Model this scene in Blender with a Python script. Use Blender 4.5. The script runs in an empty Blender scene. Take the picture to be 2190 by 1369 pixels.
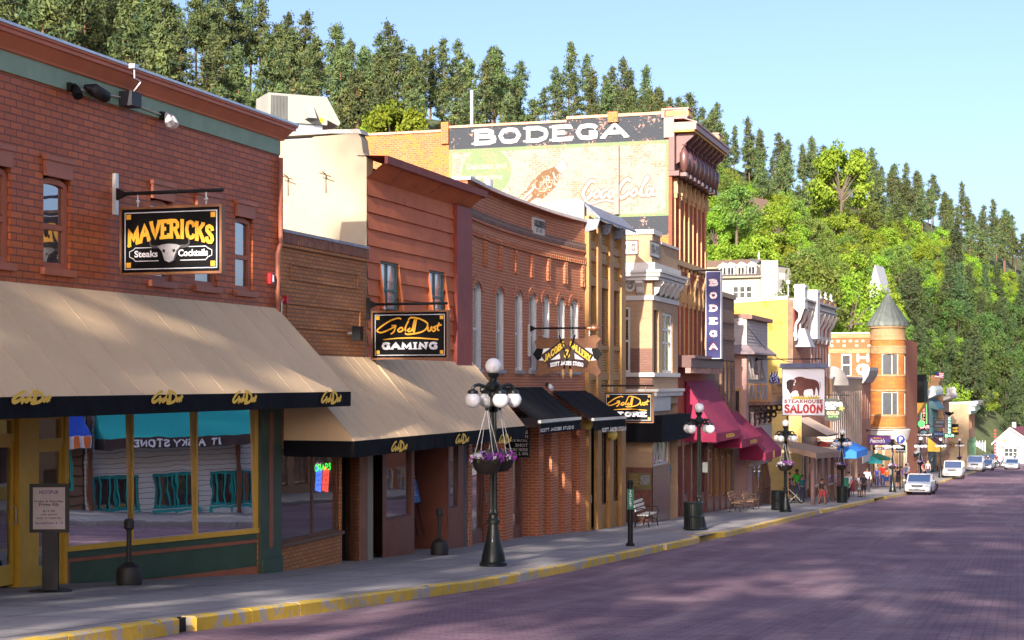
import bpy, bmesh, math, random
from mathutils import Vector as V, Matrix, noise as NZ
R = math.radians
rnd = random.Random(7)
S = bpy.context.scene
COL = S.collection
F, CX, CY = 3400.0, 1095.0, 815.0
cd = bpy.data.cameras.new('street_camera'); cam = bpy.data.objects.new('street_camera', cd); COL.objects.link(cam)
cd.sensor_width = 36; cd.lens = F/2190*36; cd.shift_y = (CY-684.5)/2190
cd.clip_start = .5; cd.clip_end = 4000
cam.rotation_euler = (R(90), 0, 0)
S.camera = cam
SUN_AZ, SUN_EL = R(14.2), R(20)      # the light travels toward this azimuth (right of +Y)
TRAVEL = V((math.sin(SUN_AZ)*math.cos(SUN_EL), math.cos(SUN_AZ)*math.cos(SUN_EL), -math.sin(SUN_EL)))
w = bpy.data.worlds.new("World"); S.world = w; w.use_nodes = True
nt = w.node_tree; bg = nt.nodes['Background']
sky = nt.nodes.new('ShaderNodeTexSky'); sky.sky_type = 'NISHITA'; sky.sun_disc = False
sky.sun_elevation = SUN_EL; sky.sun_rotation = SUN_AZ+math.pi; sky.altitude = 1400; sky.air_density = .8; sky.dust_density = 9; sky.ozone_density = 2.6
tm = nt.nodes.new('ShaderNodeMix'); tm.data_type = 'RGBA'; tm.blend_type = 'MULTIPLY'; tm.inputs[0].default_value = 1; tm.inputs[7].default_value = (1.03, .94, .96, 1)
nt.links.new(sky.outputs[0], tm.inputs[6]); nt.links.new(tm.outputs[2], bg.inputs[0]); bg.inputs[1].default_value = .135
sl = bpy.data.lights.new('evening_sun', 'SUN'); so = bpy.data.objects.new('evening_sun', sl); COL.objects.link(so)
sl.energy = 5; sl.angle = R(.55); sl.color = (1, .91, .8)
so.rotation_euler = TRAVEL.to_track_quat('-Z', 'Y').to_euler()
S.view_settings.view_transform = 'Standard'; S.view_settings.look = 'None'; S.view_settings.gamma = 1
S.view_settings.exposure = 1.27
S.render.engine = 'CYCLES'
S.cycles.max_bounces = 7; S.cycles.diffuse_bounces = 4; S.cycles.glossy_bounces = 3; S.cycles.transparent_max_bounces = 12
S.cycles.transmission_bounces = 3; S.cycles.use_denoising = True; S.cycles.caustics_reflective = False; S.cycles.caustics_refractive = False
S.cycles.sample_clamp_indirect = 6
def lerp(tab, x):
 if x <= tab[0][0]: a, b = tab[0], tab[1]
 elif x >= tab[-1][0]: a, b = tab[-2], tab[-1]
 else:
  for a, b in zip(tab, tab[1:]):
   if a[0] <= x <= b[0]: break
 return a[1]+(b[1]-a[1])*(x-a[0])/(b[0]-a[0])
GT = [(-300, -1.2), (-20, -1.2), (0, -1.4), (16.5, -2.5), (27, -3.36), (30.9, -3.6), (50.7, -4.75), (69.7, -5.74), (87.7, -6.7), (113, -7.9), (162, -9.85), (206, -11.55), (227, -12.35), (300, -15.5), (420, -17), (1000, -17)]
XT = [(-300, -108.95), (0, -13.55), (54, 3.62), (69.7, 8.6), (87.7, 14.5), (113, 23.6), (162, 40.3), (208, 56.6), (240, 68.6), (300, 90), (420, 133), (1000, 333)]
def G(Y): return lerp(GT, Y)          # pavement height
def FX(Y): return lerp(XT, Y)         # line of the house fronts
def P(px, py, Y): return V(((px-CX)/F*Y, Y, (CY-py)/F*Y))
def Yat(px, o=0.):                    # depth at which the front line (moved o out) is seen in this direction
 a, b = 3., 900.
 k = (px-CX)/F
 for _ in range(60):
  m = (a+b)/2
  if FX(m)+.953*o-k*(m-.303*o) < 0: a = m
  else: b = m
 return a
def gnd(py):                          # depth of the pavement seen at height py
 a, b = 4., 900.
 for _ in range(60):
  m = (a+b)/2
  if CY-G(m)/m*F > py: a = m
  else: b = m
 return a
class Frame:
 def __init__(s, p, q, bend=0.):
  s.O = V((p[0], p[1])); d = V((q[0], q[1]))-s.O; s.L = d.length; s.T = d/s.L; s.N = V((s.T.y, -s.T.x)); s.bend = bend
 def b(s, u):
  k = min(max(u/s.L, 0), 1); return -s.bend*4*k*(1-k)
 def __call__(s, u, o, z):
  p = s.O+s.T*u+s.N*(o+s.b(u)); return V((p.x, p.y, z))
 def uz(s, px, py, o=0.):
  d = V(((px-CX)/F, 1.))
  oo = o
  for _ in range(3 if s.bend else 1):
   A = s.O+s.N*oo
   det = d.x*-s.T.y+s.T.x*d.y
   t = (A.x*-s.T.y+s.T.x*A.y)/det
   u = (d*t-A).dot(s.T); oo = o+s.b(u)
  return u, (CY-py)/F*t
 def u(s, px, o=0.): return s.uz(px, CY, o)[0]
 def z(s, px, py, o=0.): return s.uz(px, py, o)[1]
 def perp(s, u, o=0.):
  p = s(u, o, 0); return Frame((p.x, p.y), (p.x+s.N.x, p.y+s.N.y))
def FR(px0, px1, bend=0., o=0.):
 ya, yb = Yat(px0, 0), Yat(px1, 0)
 f = Frame((FX(ya), ya), (FX(yb), yb), bend)
 if o: f.O = f.O+f.N*o
 return f
WL = {}
def loc_of(o): return WL.get(o.name, V((0, 0, 0))) if o else V((0, 0, 0))
TS = V((.303, .953, 0)); NS = V((.953, -.303, 0))
class MB:
 def __init__(s): s.v = []; s.f = []; s.m = []; s.uv = []
 def poly(s, pts, mi=0, uv=None):
  n = len(s.v); s.v += [V(p) for p in pts]; s.f.append(tuple(range(n, n+len(pts)))); s.m.append(mi); s.uv.append(uv)
 def mesh(s, vs, fs, mi=0):
  n = len(s.v); s.v += [V(p) for p in vs]
  for f in fs: s.f.append(tuple(i+n for i in f)); s.m.append(mi); s.uv.append(None)
 def box(s, fr, u0, u1, o0, o1, z0, z1, mi=0, du=None):
  if u1 < u0: u0, u1 = u1, u0
  if z1 < z0: z0, z1 = z1, z0
  if o1 < o0: o0, o1 = o1, o0
  n = 1
  if getattr(fr, 'bend', 0) and u1-u0 > .8: n = int((u1-u0)/.6)+1
  for i in range(n):
   a = u0+(u1-u0)*i/n; b = u0+(u1-u0)*(i+1)/n
   p = [fr(*q) for q in ((a, o0, z0), (b, o0, z0), (b, o1, z0), (a, o1, z0), (a, o0, z1), (b, o0, z1), (b, o1, z1), (a, o1, z1))]
   fs = [(0, 3, 2, 1), (4, 5, 6, 7), (2, 3, 7, 6), (0, 1, 5, 4)]
   if i == 0: fs.append((3, 0, 4, 7))
   if i == n-1: fs.append((1, 2, 6, 5))
   s.mesh(p, fs, mi)
 def bx(s, c, sx, sy, sz, mi=0):    # axis box round a centre
  s.box(lambda u, o, z: V((u, o, z)), c[0]-sx/2, c[0]+sx/2, c[1]-sy/2, c[1]+sy/2, c[2]-sz/2, c[2]+sz/2, mi)
 def tube(s, pts, r, n=8, mi=0, caps=True, sx=1.):
  pts = [V(p) for p in pts]; rs = r if isinstance(r, (list, tuple)) else [r]*len(pts)
  rings = []; prev = None
  for i, p in enumerate(pts):
   d = (pts[min(i+1, len(pts)-1)]-pts[max(i-1, 0)])
   d = d.normalized() if d.length > 1e-9 else V((0, 0, 1))
   if prev is None:
    x = d.orthogonal().normalized()
    if abs(d.z) > .99: x = V((1, 0, 0))
   else: x = (prev-d*prev.dot(d)).normalized()
   prev = x; y = d.cross(x)
   rings.append([p+(x*math.cos(2*math.pi*k/n)+y*math.sin(2*math.pi*k/n))*rs[i] for k in range(n)])
  vs = [q for g in rings for q in g]; fs = []
  for i in range(len(pts)-1):
   for k in range(n):
    a = i*n+k; b = i*n+(k+1) % n; fs.append((a, b, b+n, a+n))
  if caps: fs += [tuple(range(n-1, -1, -1)), tuple(range(len(vs)-n, len(vs)))]
  s.mesh(vs, fs, mi)
 def lathe(s, c, prof, n=20, mi=0, flute=0.):
  c = V(c); vs = []; fs = []
  for (r, z) in prof:
   for k in range(n):
    a = 2*math.pi*k/n; rr = r*(1-flute*(k % 2)); vs.append(c+V((rr*math.cos(a), rr*math.sin(a), z)))
  for i in range(len(prof)-1):
   for k in range(n): a = i*n+k; b = i*n+(k+1) % n; fs.append((a, b, b+n, a+n))
  fs += [tuple(range(n-1, -1, -1)), tuple(range(len(vs)-n, len(vs)))]
  s.mesh(vs, fs, mi)
 def ball(s, c, r, n=16, m=10, sc=(1, 1, 1), mi=0):
  c = V(c); vs = [c+V((0, 0, -r*sc[2]))]; fs = []
  for i in range(1, m):
   t = math.pi*i/m-math.pi/2
   for k in range(n): a = 2*math.pi*k/n; vs.append(c+V((r*sc[0]*math.cos(t)*math.cos(a), r*sc[1]*math.cos(t)*math.sin(a), r*sc[2]*math.sin(t))))
  vs.append(c+V((0, 0, r*sc[2]))); L = len(vs)-1
  for k in range(n): fs.append((0, 1+(k+1) % n, 1+k)); fs.append((L, L-n+k, L-n+(k+1) % n))
  for i in range(m-2):
   for k in range(n): a = 1+i*n+k; b = 1+i*n+(k+1) % n; fs.append((a, b, b+n, a+n))
  s.mesh(vs, fs, mi)
 def prism(s, pts, mp, o0, o1, mi=0):   # 2-D outline (x,y) mapped by mp(x,o,y)
  n = len(pts); vs = [mp(x, o1, y) for x, y in pts]+[mp(x, o0, y) for x, y in pts]
  s.mesh(vs, [tuple(range(n)), tuple(range(2*n-1, n-1, -1))]+[(i, n+i, n+(i+1) % n, (i+1) % n) for i in range(n)], mi)
 def sheet(s, pts, mp, o, mi=0): s.poly([mp(x, o, y) for x, y in pts], mi)
 def ribbon(s, pts, wd, mp, o, mi=0, eps=.0003):
  n = len(pts); L = []; ws = wd if isinstance(wd, (list, tuple)) else [wd]*n
  for i, p in enumerate(pts):
   a = V(pts[max(i-1, 0)]); b = V(pts[min(i+1, n-1)]); d = (b-a); d = d.normalized() if d.length > 1e-9 else V((1, 0))
   q = V((-d.y, d.x))*ws[i]/2; L.append((V(p)+q, V(p)-q))
  for i in range(n-1):
   oo = o+eps*i
   (a, b), (c, d) = L[i], L[i+1]
   s.poly([mp(b.x, oo, b.y), mp(d.x, oo, d.y), mp(c.x, oo, c.y), mp(a.x, oo, a.y)], mi)
  return o+eps*n
 def wall(s, fr, u0, u1, z0, z1, holes=(), o=0., depth=.15, mi=0, mr=None, du=None):
  hs = [h if len(h) > 4 else tuple(h)+(0,) for h in holes]
  us = {u0, u1}; zs = {z0, z1}
  for h in hs: us |= {min(max(h[0], u0), u1), min(max(h[1], u0), u1)}; zs |= {min(max(h[2], z0), z1), min(max(h[3], z0), z1)}
  if du:
   k = int((u1-u0)/du)+1; us |= {u0+(u1-u0)*i/k for i in range(k+1)}
  us = sorted(us); zs = sorted(zs); mr = mi if mr is None else mr
  for a, b in zip(us, us[1:]):
   if b-a < 1e-5: continue
   for c, d in zip(zs, zs[1:]):
    if d-c < 1e-5: continue
    x, y = (a+b)/2, (c+d)/2
    if any(h[0] < x < h[1] and h[2] < y < h[3] for h in hs): continue
    s.poly([fr(a, o, c), fr(b, o, c), fr(b, o, d), fr(a, o, d)], mi, [(a, c), (b, c), (b, d), (a, d)])
  for a, b, c, d, r in hs:
   i = o-depth; top = d-r
   s.poly([fr(a, o, c), fr(a, i, c), fr(a, i, top), fr(a, o, top)], mr); s.poly([fr(b, i, c), fr(b, o, c), fr(b, o, top), fr(b, i, top)], mr)
   s.poly([fr(a, o, c), fr(b, o, c), fr(b, i, c), fr(a, i, c)], mr)
   if not r: s.poly([fr(a, i, d), fr(b, i, d), fr(b, o, d), fr(a, o, d)], mr)
   else:
    n = 8; m = (a+b)/2; h2 = (b-a)/2
    A = [(m-h2*math.cos(math.pi*k/n), top+r*math.sin(math.pi*k/n)) for k in range(n+1)]
    for (x0, y0), (x1, y1) in zip(A, A[1:]):
     s.poly([fr(x0, o, y0), fr(x1, o, y1), fr(x1, o, d), fr(x0, o, d)], mi, [(x0, y0), (x1, y1), (x1, d), (x0, d)])
     s.poly([fr(x0, i, y0), fr(x1, i, y1), fr(x1, o, y1), fr(x0, o, y0)], mr)
 def shell(s, fr, u0, u1, z0, z1, dep, mi=0, roof=True, o=0., ml=None):
  ml = mi if ml is None else ml
  q = lambda a, b, c: fr(a, b, c)
  s.poly([q(u0, -dep, z0), q(u0, o, z0), q(u0, o, z1), q(u0, -dep, z1)], ml)
  s.poly([q(u1, o, z0), q(u1, -dep, z0), q(u1, -dep, z1), q(u1, o, z1)], mi)
  s.poly([q(u1, -dep, z0), q(u0, -dep, z0), q(u0, -dep, z1), q(u1, -dep, z1)], mi)
  if roof: s.poly([q(u0, o, z1-.06), q(u1, o, z1-.06), q(u1, -dep, z1-.06), q(u0, -dep, z1-.06)], mi)
 def build(s, name, mats, parent=None, smooth=False, fix=True):
  me = bpy.data.meshes.new(name); l = loc_of(parent)
  me.from_pydata([v-l for v in s.v], [], s.f)
  if not isinstance(mats, (list, tuple)): mats = [mats]
  for m in mats: me.materials.append(m)
  ul = me.uv_layers.new(name='UVMap').data; k = 0
  for pi, p in enumerate(me.polygons):
   p.material_index = s.m[pi]; p.use_smooth = bool(smooth)
   uv = s.uv[pi]
   if uv is None:
    n = p.normal
    if abs(n.z) > .72: uv = [(s.v[i].dot(TS), s.v[i].dot(NS)) for i in s.f[pi]]
    else:
     t = V((-n.y, n.x, 0)); t = t.normalized() if t.length > 1e-6 else V((1, 0, 0))
     uv = [(s.v[i].dot(t), s.v[i].z) for i in s.f[pi]]
   for q in uv: ul[k].uv = q; k += 1
  if smooth:
   bm = bmesh.new(); bm.from_mesh(me); bmesh.ops.remove_doubles(bm, verts=bm.verts, dist=1e-5)
   bmesh.ops.recalc_face_normals(bm, faces=bm.faces)
   if smooth == 'auto':
    for e in bm.edges:
     if len(e.link_faces) == 2 and e.calc_face_angle(0) > .6: e.smooth = False
   bm.to_mesh(me); bm.free()
  o = bpy.data.objects.new(name, me); COL.objects.link(o)
  if parent: o.parent = parent; WL[o.name] = l
  return o
def tag(o, label=None, cat=None, group=None, kind=None):
 if label: o['label'] = label
 if cat: o['category'] = cat
 if group: o['group'] = group
 if kind: o['kind'] = kind
 return o
def thing(name, label, cat, loc=(0, 0, 0), group=None):
 o = bpy.data.objects.new(name, None); o.empty_display_size = .3; COL.objects.link(o); o.location = loc; WL[o.name] = V(loc)
 return tag(o, label, cat, group)
def copy_tree(o, parent=None, label=None, group=None, kids=True):
 c = o.copy(); COL.objects.link(c)
 if parent: c.parent = parent
 if label: c['label'] = label
 if group: c['group'] = group
 if kids:
  for ch in list(o.children): copy_tree(ch, c)
 return c
MC = {}
def hexc(h, k=1.):
 f = lambda c: ((c/12.92) if c <= .04045 else ((c+.055)/1.055)**2.4)
 return tuple(min(1, f(int(h[i:i+2], 16)/255)*k) for i in (0, 2, 4))
def newmat(name):
 m = bpy.data.materials.new(name); m.use_nodes = True; nt = m.node_tree
 return m, nt, nt.nodes['Principled BSDF'], nt.nodes.new, nt.links.new
def nmix(nt, fac, a, b, mode='MIX'):
 n = nt.nodes.new('ShaderNodeMix'); n.data_type = 'RGBA'; n.blend_type = mode
 for sock, val in ((n.inputs[0], fac), (n.inputs[6], a), (n.inputs[7], b)):
  if hasattr(val, 'links') or hasattr(val, 'is_output'): nt.links.new(val, sock)
  elif isinstance(val, tuple): sock.default_value = (*val[:3], 1)
  else: sock.default_value = val
 return n.outputs[2]
def nnoise(nt, sc, detail=4, co=None, rough=.6, dist=0.):
 n = nt.nodes.new('ShaderNodeTexNoise'); n.inputs['Scale'].default_value = sc; n.inputs['Detail'].default_value = detail; n.inputs['Roughness'].default_value = rough; n.inputs['Distortion'].default_value = dist
 if co is None:
  t = nt.nodes.new('ShaderNodeTexCoord'); co = t.outputs['Object']
 nt.links.new(co, n.inputs['Vector']); return n.outputs['Fac']
def nramp(nt, fac, a, b, c0=0., c1=1.):
 n = nt.nodes.new('ShaderNodeMapRange'); n.inputs[1].default_value = a; n.inputs[2].default_value = b; n.inputs[3].default_value = c0; n.inputs[4].default_value = c1; n.clamp = True
 nt.links.new(fac, n.inputs[0]); return n.outputs[0]
def nbump(nt, fac, strength, dist=.02):
 n = nt.nodes.new('ShaderNodeBump'); n.inputs['Strength'].default_value = strength; n.inputs['Distance'].default_value = dist
 nt.links.new(fac, n.inputs['Height']); return n.outputs[0]
def sc3(c, k): return tuple(min(1, x*k) for x in c)
def M(name, col, rough=.65, metal=0., var=.22, sc=3., bump=.15, coat=0., emit=0., spec=.5, worn=None):
 if name in MC: return MC[name]
 if isinstance(col, str): col = hexc(col)
 m, nt, b, nn, ln = newmat(name)
 n = nnoise(nt, sc, 5); n2 = nnoise(nt, sc*6, 3)
 c = nmix(nt, nramp(nt, n, .3, .7), sc3(col, 1-var), sc3(col, 1+var))
 c = nmix(nt, nramp(nt, n2, .35, .65, 0, .5), c, sc3(col, 1-var*.7))
 if worn:
  wn = nnoise(nt, worn[2], 6, rough=.75); c = nmix(nt, nramp(nt, wn, worn[1], worn[1]+.06), c, worn[0])
 ln(c, b.inputs['Base Color'])
 b.inputs['Roughness'].default_value = rough; b.inputs['Metallic'].default_value = metal; b.inputs['Specular IOR Level'].default_value = spec
 b.inputs['Coat Weight'].default_value = coat; b.inputs['Coat Roughness'].default_value = .08
 if bump: ln(nbump(nt, n2, bump, .01), b.inputs['Normal'])
 if emit: b.inputs['Emission Color'].default_value = (*col, 1); b.inputs['Emission Strength'].default_value = emit
 MC[name] = m; return m
def BR(name, c1, c2, mort, bw=.24, bh=.08, ms=.012, var=.3, bump=.6, paint=None, streak=0., rough=.8, off=.5):
 if name in MC: return MC[name]
 c1, c2, mort = [hexc(c) if isinstance(c, str) else c for c in (c1, c2, mort)]
 m, nt, b, nn, ln = newmat(name)
 uv = nn('ShaderNodeTexCoord').outputs['UV']
 br = nn('ShaderNodeTexBrick'); ln(uv, br.inputs['Vector']); br.inputs['Scale'].default_value = 1; br.offset = off
 br.inputs['Brick Width'].default_value = bw; br.inputs['Row Height'].default_value = bh; br.inputs['Mortar Size'].default_value = ms; br.inputs['Mortar Smooth'].default_value = .2; br.inputs['Bias'].default_value = -.1
 br.inputs['Color1'].default_value = (*c1, 1); br.inputs['Color2'].default_value = (*c2, 1); br.inputs['Mortar'].default_value = (*mort, 1)
 n = nnoise(nt, 1.1, 5, uv, .65); n2 = nnoise(nt, 14, 3, uv)
 c = nmix(nt, nramp(nt, n, .3, .72, 0, var), br.outputs['Color'], sc3(c1, .45))
 c = nmix(nt, nramp(nt, n2, .55, .75, 0, var), c, sc3(c2, 1.35))
 if paint:   # worn paint over brick: (colour, cover threshold, scale)
  col, th, s = paint
  col = hexc(col) if isinstance(col, str) else col
  wn = nnoise(nt, s, 7, uv, .8); w2 = nnoise(nt, s*7, 3, uv, .6)
  mm = nn('ShaderNodeMath'); mm.operation = 'ADD'; ln(wn, mm.inputs[0]); ln(nramp(nt, w2, .3, .7, -.13, .13), mm.inputs[1])
  pc = nmix(nt, nramp(nt, br.outputs['Fac'], 0, 1, 0, .16), col, sc3(col, .6))
  pc = nmix(nt, nramp(nt, n, .35, .7, 0, .3), pc, sc3(col, .8))
  c = nmix(nt, nramp(nt, mm.outputs[0], th, th+.05), pc, c)
 ln(c, b.inputs['Base Color']); b.inputs['Roughness'].default_value = rough
 iv = nn('ShaderNodeMath'); iv.operation = 'SUBTRACT'; iv.inputs[0].default_value = 1; ln(br.outputs['Fac'], iv.inputs[1])
 ad = nn('ShaderNodeMath'); ad.operation = 'MULTIPLY_ADD'; ln(n2, ad.inputs[0]); ad.inputs[1].default_value = .4; ln(iv.outputs[0], ad.inputs[2])
 ln(nbump(nt, ad.outputs[0], bump, .012), b.inputs['Normal'])
 MC[name] = m; return m
def GLASS(name, tint=(.02, .025, .03), rough=.02, clear=0., wavy=.0, refl=1., fl=.22):
 if name in MC: return MC[name]
 m, nt, b, nn, ln = newmat(name)
 b.inputs['Base Color'].default_value = (*tint, 1); b.inputs['Roughness'].default_value = .4
 gl = nn('ShaderNodeBsdfGlossy'); gl.inputs['Roughness'].default_value = rough; gl.inputs['Color'].default_value = (refl, refl, refl, 1)
 if wavy:
  bp = nbump(nt, nnoise(nt, 1.3, 2), wavy, .05); ln(bp, gl.inputs['Normal'])
 fr = nn('ShaderNodeFresnel'); fr.inputs[0].default_value = 1.9
 base = b.outputs[0]
 if clear:
  tr = nn('ShaderNodeBsdfTransparent'); tr.inputs[0].default_value = (.85, .85, .82, 1)
  mx0 = nn('ShaderNodeMixShader'); mx0.inputs[0].default_value = clear; ln(b.outputs[0], mx0.inputs[1]); ln(tr.outputs[0], mx0.inputs[2]); base = mx0.outputs[0]
 mx = nn('ShaderNodeMixShader'); ln(nramp(nt, fr.outputs[0], 0, 1, fl, 1), mx.inputs[0]); ln(base, mx.inputs[1]); ln(gl.outputs[0], mx.inputs[2])
 ln(mx.outputs[0], nt.nodes['Material Output'].inputs[0])
 MC[name] = m; return m
GC = {}
def glyphs(t, bold=.0, shear=0., space=1.):
 k = (t, bold, shear, space)
 if k in GC: return GC[k]
 cu = bpy.data.curves.new('lettering', 'FONT'); cu.body = t; cu.size = 1; cu.offset = bold; cu.shear = shear; cu.resolution_u = 3; cu.space_character = space; cu.align_x = 'LEFT'
 ob = bpy.data.objects.new('lettering', cu); COL.objects.link(ob)
 me = bpy.data.meshes.new_from_object(ob.evaluated_get(bpy.context.evaluated_depsgraph_get()))
 vs = [(v.co.x, v.co.y) for v in me.vertices]; fs = [tuple(p.vertices) for p in me.polygons]
 bpy.data.objects.remove(ob); bpy.data.meshes.remove(me); bpy.data.curves.remove(cu)
 x0 = min(v[0] for v in vs); x1 = max(v[0] for v in vs); y0 = min(v[1] for v in vs); y1 = max(v[1] for v in vs)
 GC[k] = ([((x-x0)/(x1-x0), (y-y0)/(y1-y0)) for x, y in vs], fs)
 return GC[k]
def text(mb, t, mp, x0, x1, y0, y1, o=0., mi=0, bold=.02, warp=None, shear=0., space=1.):
 vs, fs = glyphs(t, bold, shear, space)
 q = []
 for a, b in vs:
  x, y = x0+(x1-x0)*a, y0+(y1-y0)*b
  if warp: x, y = warp(x, y, a, b)
  q.append(mp(x, o, y))
 mb.mesh(q, fs, mi)
ST = {'A': (1, [[(0, 0), (.5, 1), (1, 0)], [(.22, .36), (.78, .36)]]), 'B': (.85, [[(.1, 0), (.1, 1)], [(0, 1), (.6, 1), (.8, .87), (.8, .66), (.6, .54), (.1, .54)], [(.6, .54), (.9, .42), (.9, .13), (.65, 0), (0, 0)]]),
'C': (.85, [[(.9, .72), (.8, .93), (.5, 1), (.2, .92), (.06, .5), (.2, .08), (.5, 0), (.8, .07), (.9, .28)]]), 'D': (.9, [[(.1, 0), (.1, 1)], [(0, 1), (.55, 1), (.85, .8), (.9, .5), (.85, .2), (.55, 0), (0, 0)]]),
'E': (.8, [[(.1, 0), (.1, 1)], [(0, 1), (.8, 1), (.8, .8)], [(.1, .52), (.55, .52)], [(0, 0), (.85, 0), (.85, .22)]]),'F': (.78, [[(.1, 0), (.1, 1)], [(0, 1), (.78, 1), (.78, .8)], [(.1, .52), (.55, .52)]]), 'G': (.9, [[(.88, .74), (.78, .93), (.5, 1), (.2, .92), (.06, .5), (.2, .08), (.5, 0), (.85, .08), (.85, .42), (.55, .42)]]),
'H': (.95, [[(.1, 0), (.1, 1)], [(.85, 0), (.85, 1)], [(.1, .52), (.85, .52)]]), 'I': (.4, [[(.2, 0), (.2, 1)]]), 'J': (.7, [[(.6, 1), (.6, .2), (.4, 0), (.15, .05), (.05, .28)]]),
'K': (.95, [[(.12, 0), (.12, 1)], [(.85, 1), (.15, .42)], [(.38, .6), (.88, 0)]]), 'L': (.75, [[(.1, 1), (.1, 0)], [(0, 0), (.75, 0), (.75, .25)]]), 'M': (1.15, [[(.1, 0), (.1, 1), (.57, .2), (1.05, 1), (1.05, 0)]]),
'N': (1, [[(.1, 0), (.1, 1), (.88, 0), (.88, 1)]]), 'O': (.95, [[(.48, 1), (.2, .92), (.06, .5), (.2, .08), (.48, 0), (.76, .08), (.9, .5), (.76, .92), (.48, 1)]]), 'R': (.9, [[(.1, 0), (.1, 1)], [(0, 1), (.6, 1), (.82, .87), (.82, .64), (.6, .5), (.1, .5)], [(.5, .5), (.9, 0)]]),
'S': (.75, [[(.7, .75), (.62, .95), (.35, 1), (.1, .9), (.08, .68), (.35, .54), (.62, .42), (.7, .2), (.55, .03), (.3, 0), (.08, .08), (.04, .28)]]), 'T': (.85, [[(.02, .8), (.02, 1), (.83, 1), (.83, .8)], [(.42, 1), (.42, 0)]]),
'U': (.95, [[(.1, 1), (.1, .25), (.3, 0), (.6, 0), (.82, .25), (.82, 1)]]), 'V': (.95, [[(0, 1), (.47, 0), (.95, 1)]]), 'Y': (.9, [[(0, 1), (.45, .5), (.9, 1)], [(.45, .5), (.45, 0)]]), 'W': (1.25, [[(0, 1), (.32, 0), (.62, .8), (.92, 0), (1.25, 1)]]),
'P': (.85, [[(.1, 0), (.1, 1)], [(0, 1), (.6, 1), (.82, .87), (.82, .6), (.6, .46), (.1, .46)]]), ' ': (.45, [])}
def slab(mb, t, mp, x0, x1, y0, y1, o=0., mi=0, wt=.2, serif=.34, warp=None, gap=.28):
 W = sum(ST[c][0] for c in t)+gap*(len(t)-1); sx = (x1-x0)/W; sy = y1-y0; x = 0; e = o
 for c in t:
  wd, pl = ST[c]
  for p in pl:
   pts = []
   for a, b in zip(p, p[1:]): pts += [V(a)+(V(b)-V(a))*k/2 for k in range(2)]
   pts.append(V(p[-1]))
   pts = [(x0+(x+q.x)*sx, y0+(wt*.4+q.y*(1-wt*.8))*sy) for q in pts]
   if warp: pts = [warp(*q, (q[0]-x0)/(x1-x0), (q[1]-y0)/sy) for q in pts]
   e = mb.ribbon(pts, wt*(sx+sy)/2*1.05, mp, e, mi, .0002)
   if serif:
    for q in (p[0], p[-1]):
     if q[1] in (0, 1):
      ln = [(x0+(x+q[0]+d*serif)*sx, y0+(wt*.3+q[1]*(1-wt*.6))*sy) for d in (-.5, 0, .5)]
      if warp: ln = [warp(*g, (g[0]-x0)/(x1-x0), (g[1]-y0)/sy) for g in ln]
      e = mb.ribbon(ln, wt*sy*.6, mp, e, mi, .0002)
  x += wd+gap
 return e
def smooth_line(p, n=5):
 q = [V(a) for a in p]; out = []
 for i in range(len(q)-1):
  a, b, c, d = q[max(i-1, 0)], q[i], q[i+1], q[min(i+2, len(q)-1)]
  for k in range(n):
   t = k/n; out.append(.5*((2*b)+(c-a)*t+(2*a-5*b+4*c-d)*t*t+(3*b-a-3*c+d)*t*t*t))
 out.append(q[-1]); return [(v.x, v.y) for v in out]
def strokes(mb, lines, mp, x0, x1, y0, y1, wd, o=0., mi=0, n=5, taper=True):
 e = o
 for l in lines:
  pts = [(x0+(x1-x0)*a, y0+(y1-y0)*b) for a, b in smooth_line(l, n)]
  m = len(pts); ws = [wd*(.55+.45*math.sin(math.pi*(i+.5)/m)) if taper else wd for i in range(m)]
  e = mb.ribbon(pts, ws, mp, e, mi, .0002)
GOLD = [[(.38, .93), (.33, .98), (.2, .85), (.05, .55), (0, .38), (.07, .3), (.2, .45), (.3, .62), (.23, .62)], [(.3, .62), (.27, .35), (.22, .22)], [(.37, .52), (.33, .4), (.36, .33), (.41, .4), (.4, .52), (.37, .52)], [(.5, .85), (.45, .5), (.46, .35)],
[(.53, .5), (.49, .4), (.52, .33), (.57, .5), (.6, .92), (.57, .42), (.6, .35)], [(.63, .95), (.61, .6), (.59, .27)], [(.5, .88), (.55, 1), (.68, .93), (.8, .72), (.78, .45), (.68, .28), (.5, .2), (.45, .26)],
[(.82, .55), (.81, .4), (.84, .35), (.87, .55), (.87, .36)], [(.94, .56), (.9, .52), (.93, .44), (.91, .34), (.88, .36)], [(.99, .75), (.96, .45), (.99, .36)], [(.94, .58), (1.03, .64)]]
GOLDU = [[(.05, .0), (.3, .06), (.6, .07), (.95, -.01), (.88, .02)]]
# =============== ground, road, pavement, hill ===============
def strip(name, mat, o0, o1, dz, y0=-260, y1=330, st=3., swap=False, kind='structure', nx=1, label=None):
 mb = MB(); n = int((y1-y0)/st)
 for i in range(n):
  a = y0+(y1-y0)*i/n; b = y0+(y1-y0)*(i+1)/n
  for j in range(nx):
   p = o0+(o1-o0)*j/nx; q = o0+(o1-o0)*(j+1)/nx
   pts = [V((FX(a)+p, a, G(a)+dz)), V((FX(a)+q, a, G(a)+dz)), V((FX(b)+q, b, G(b)+dz)), V((FX(b)+p, b, G(b)+dz))]
   uv = [(v.dot(NS), v.dot(TS)) if swap else (v.dot(TS), v.dot(NS)) for v in pts]
   mb.poly(pts, 0, uv)
 o = mb.build(name, mat); o['kind'] = kind
 return o
m_earth = M('earth', (.09, .085, .05), .95, var=.4, sc=.15, bump=.3)
m_road = BR('road_pavers', (.215, .135, .17), (.31, .20, .235), (.12, .08, .10), .23, .11, .009, .35, .3, rough=.62)
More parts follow.
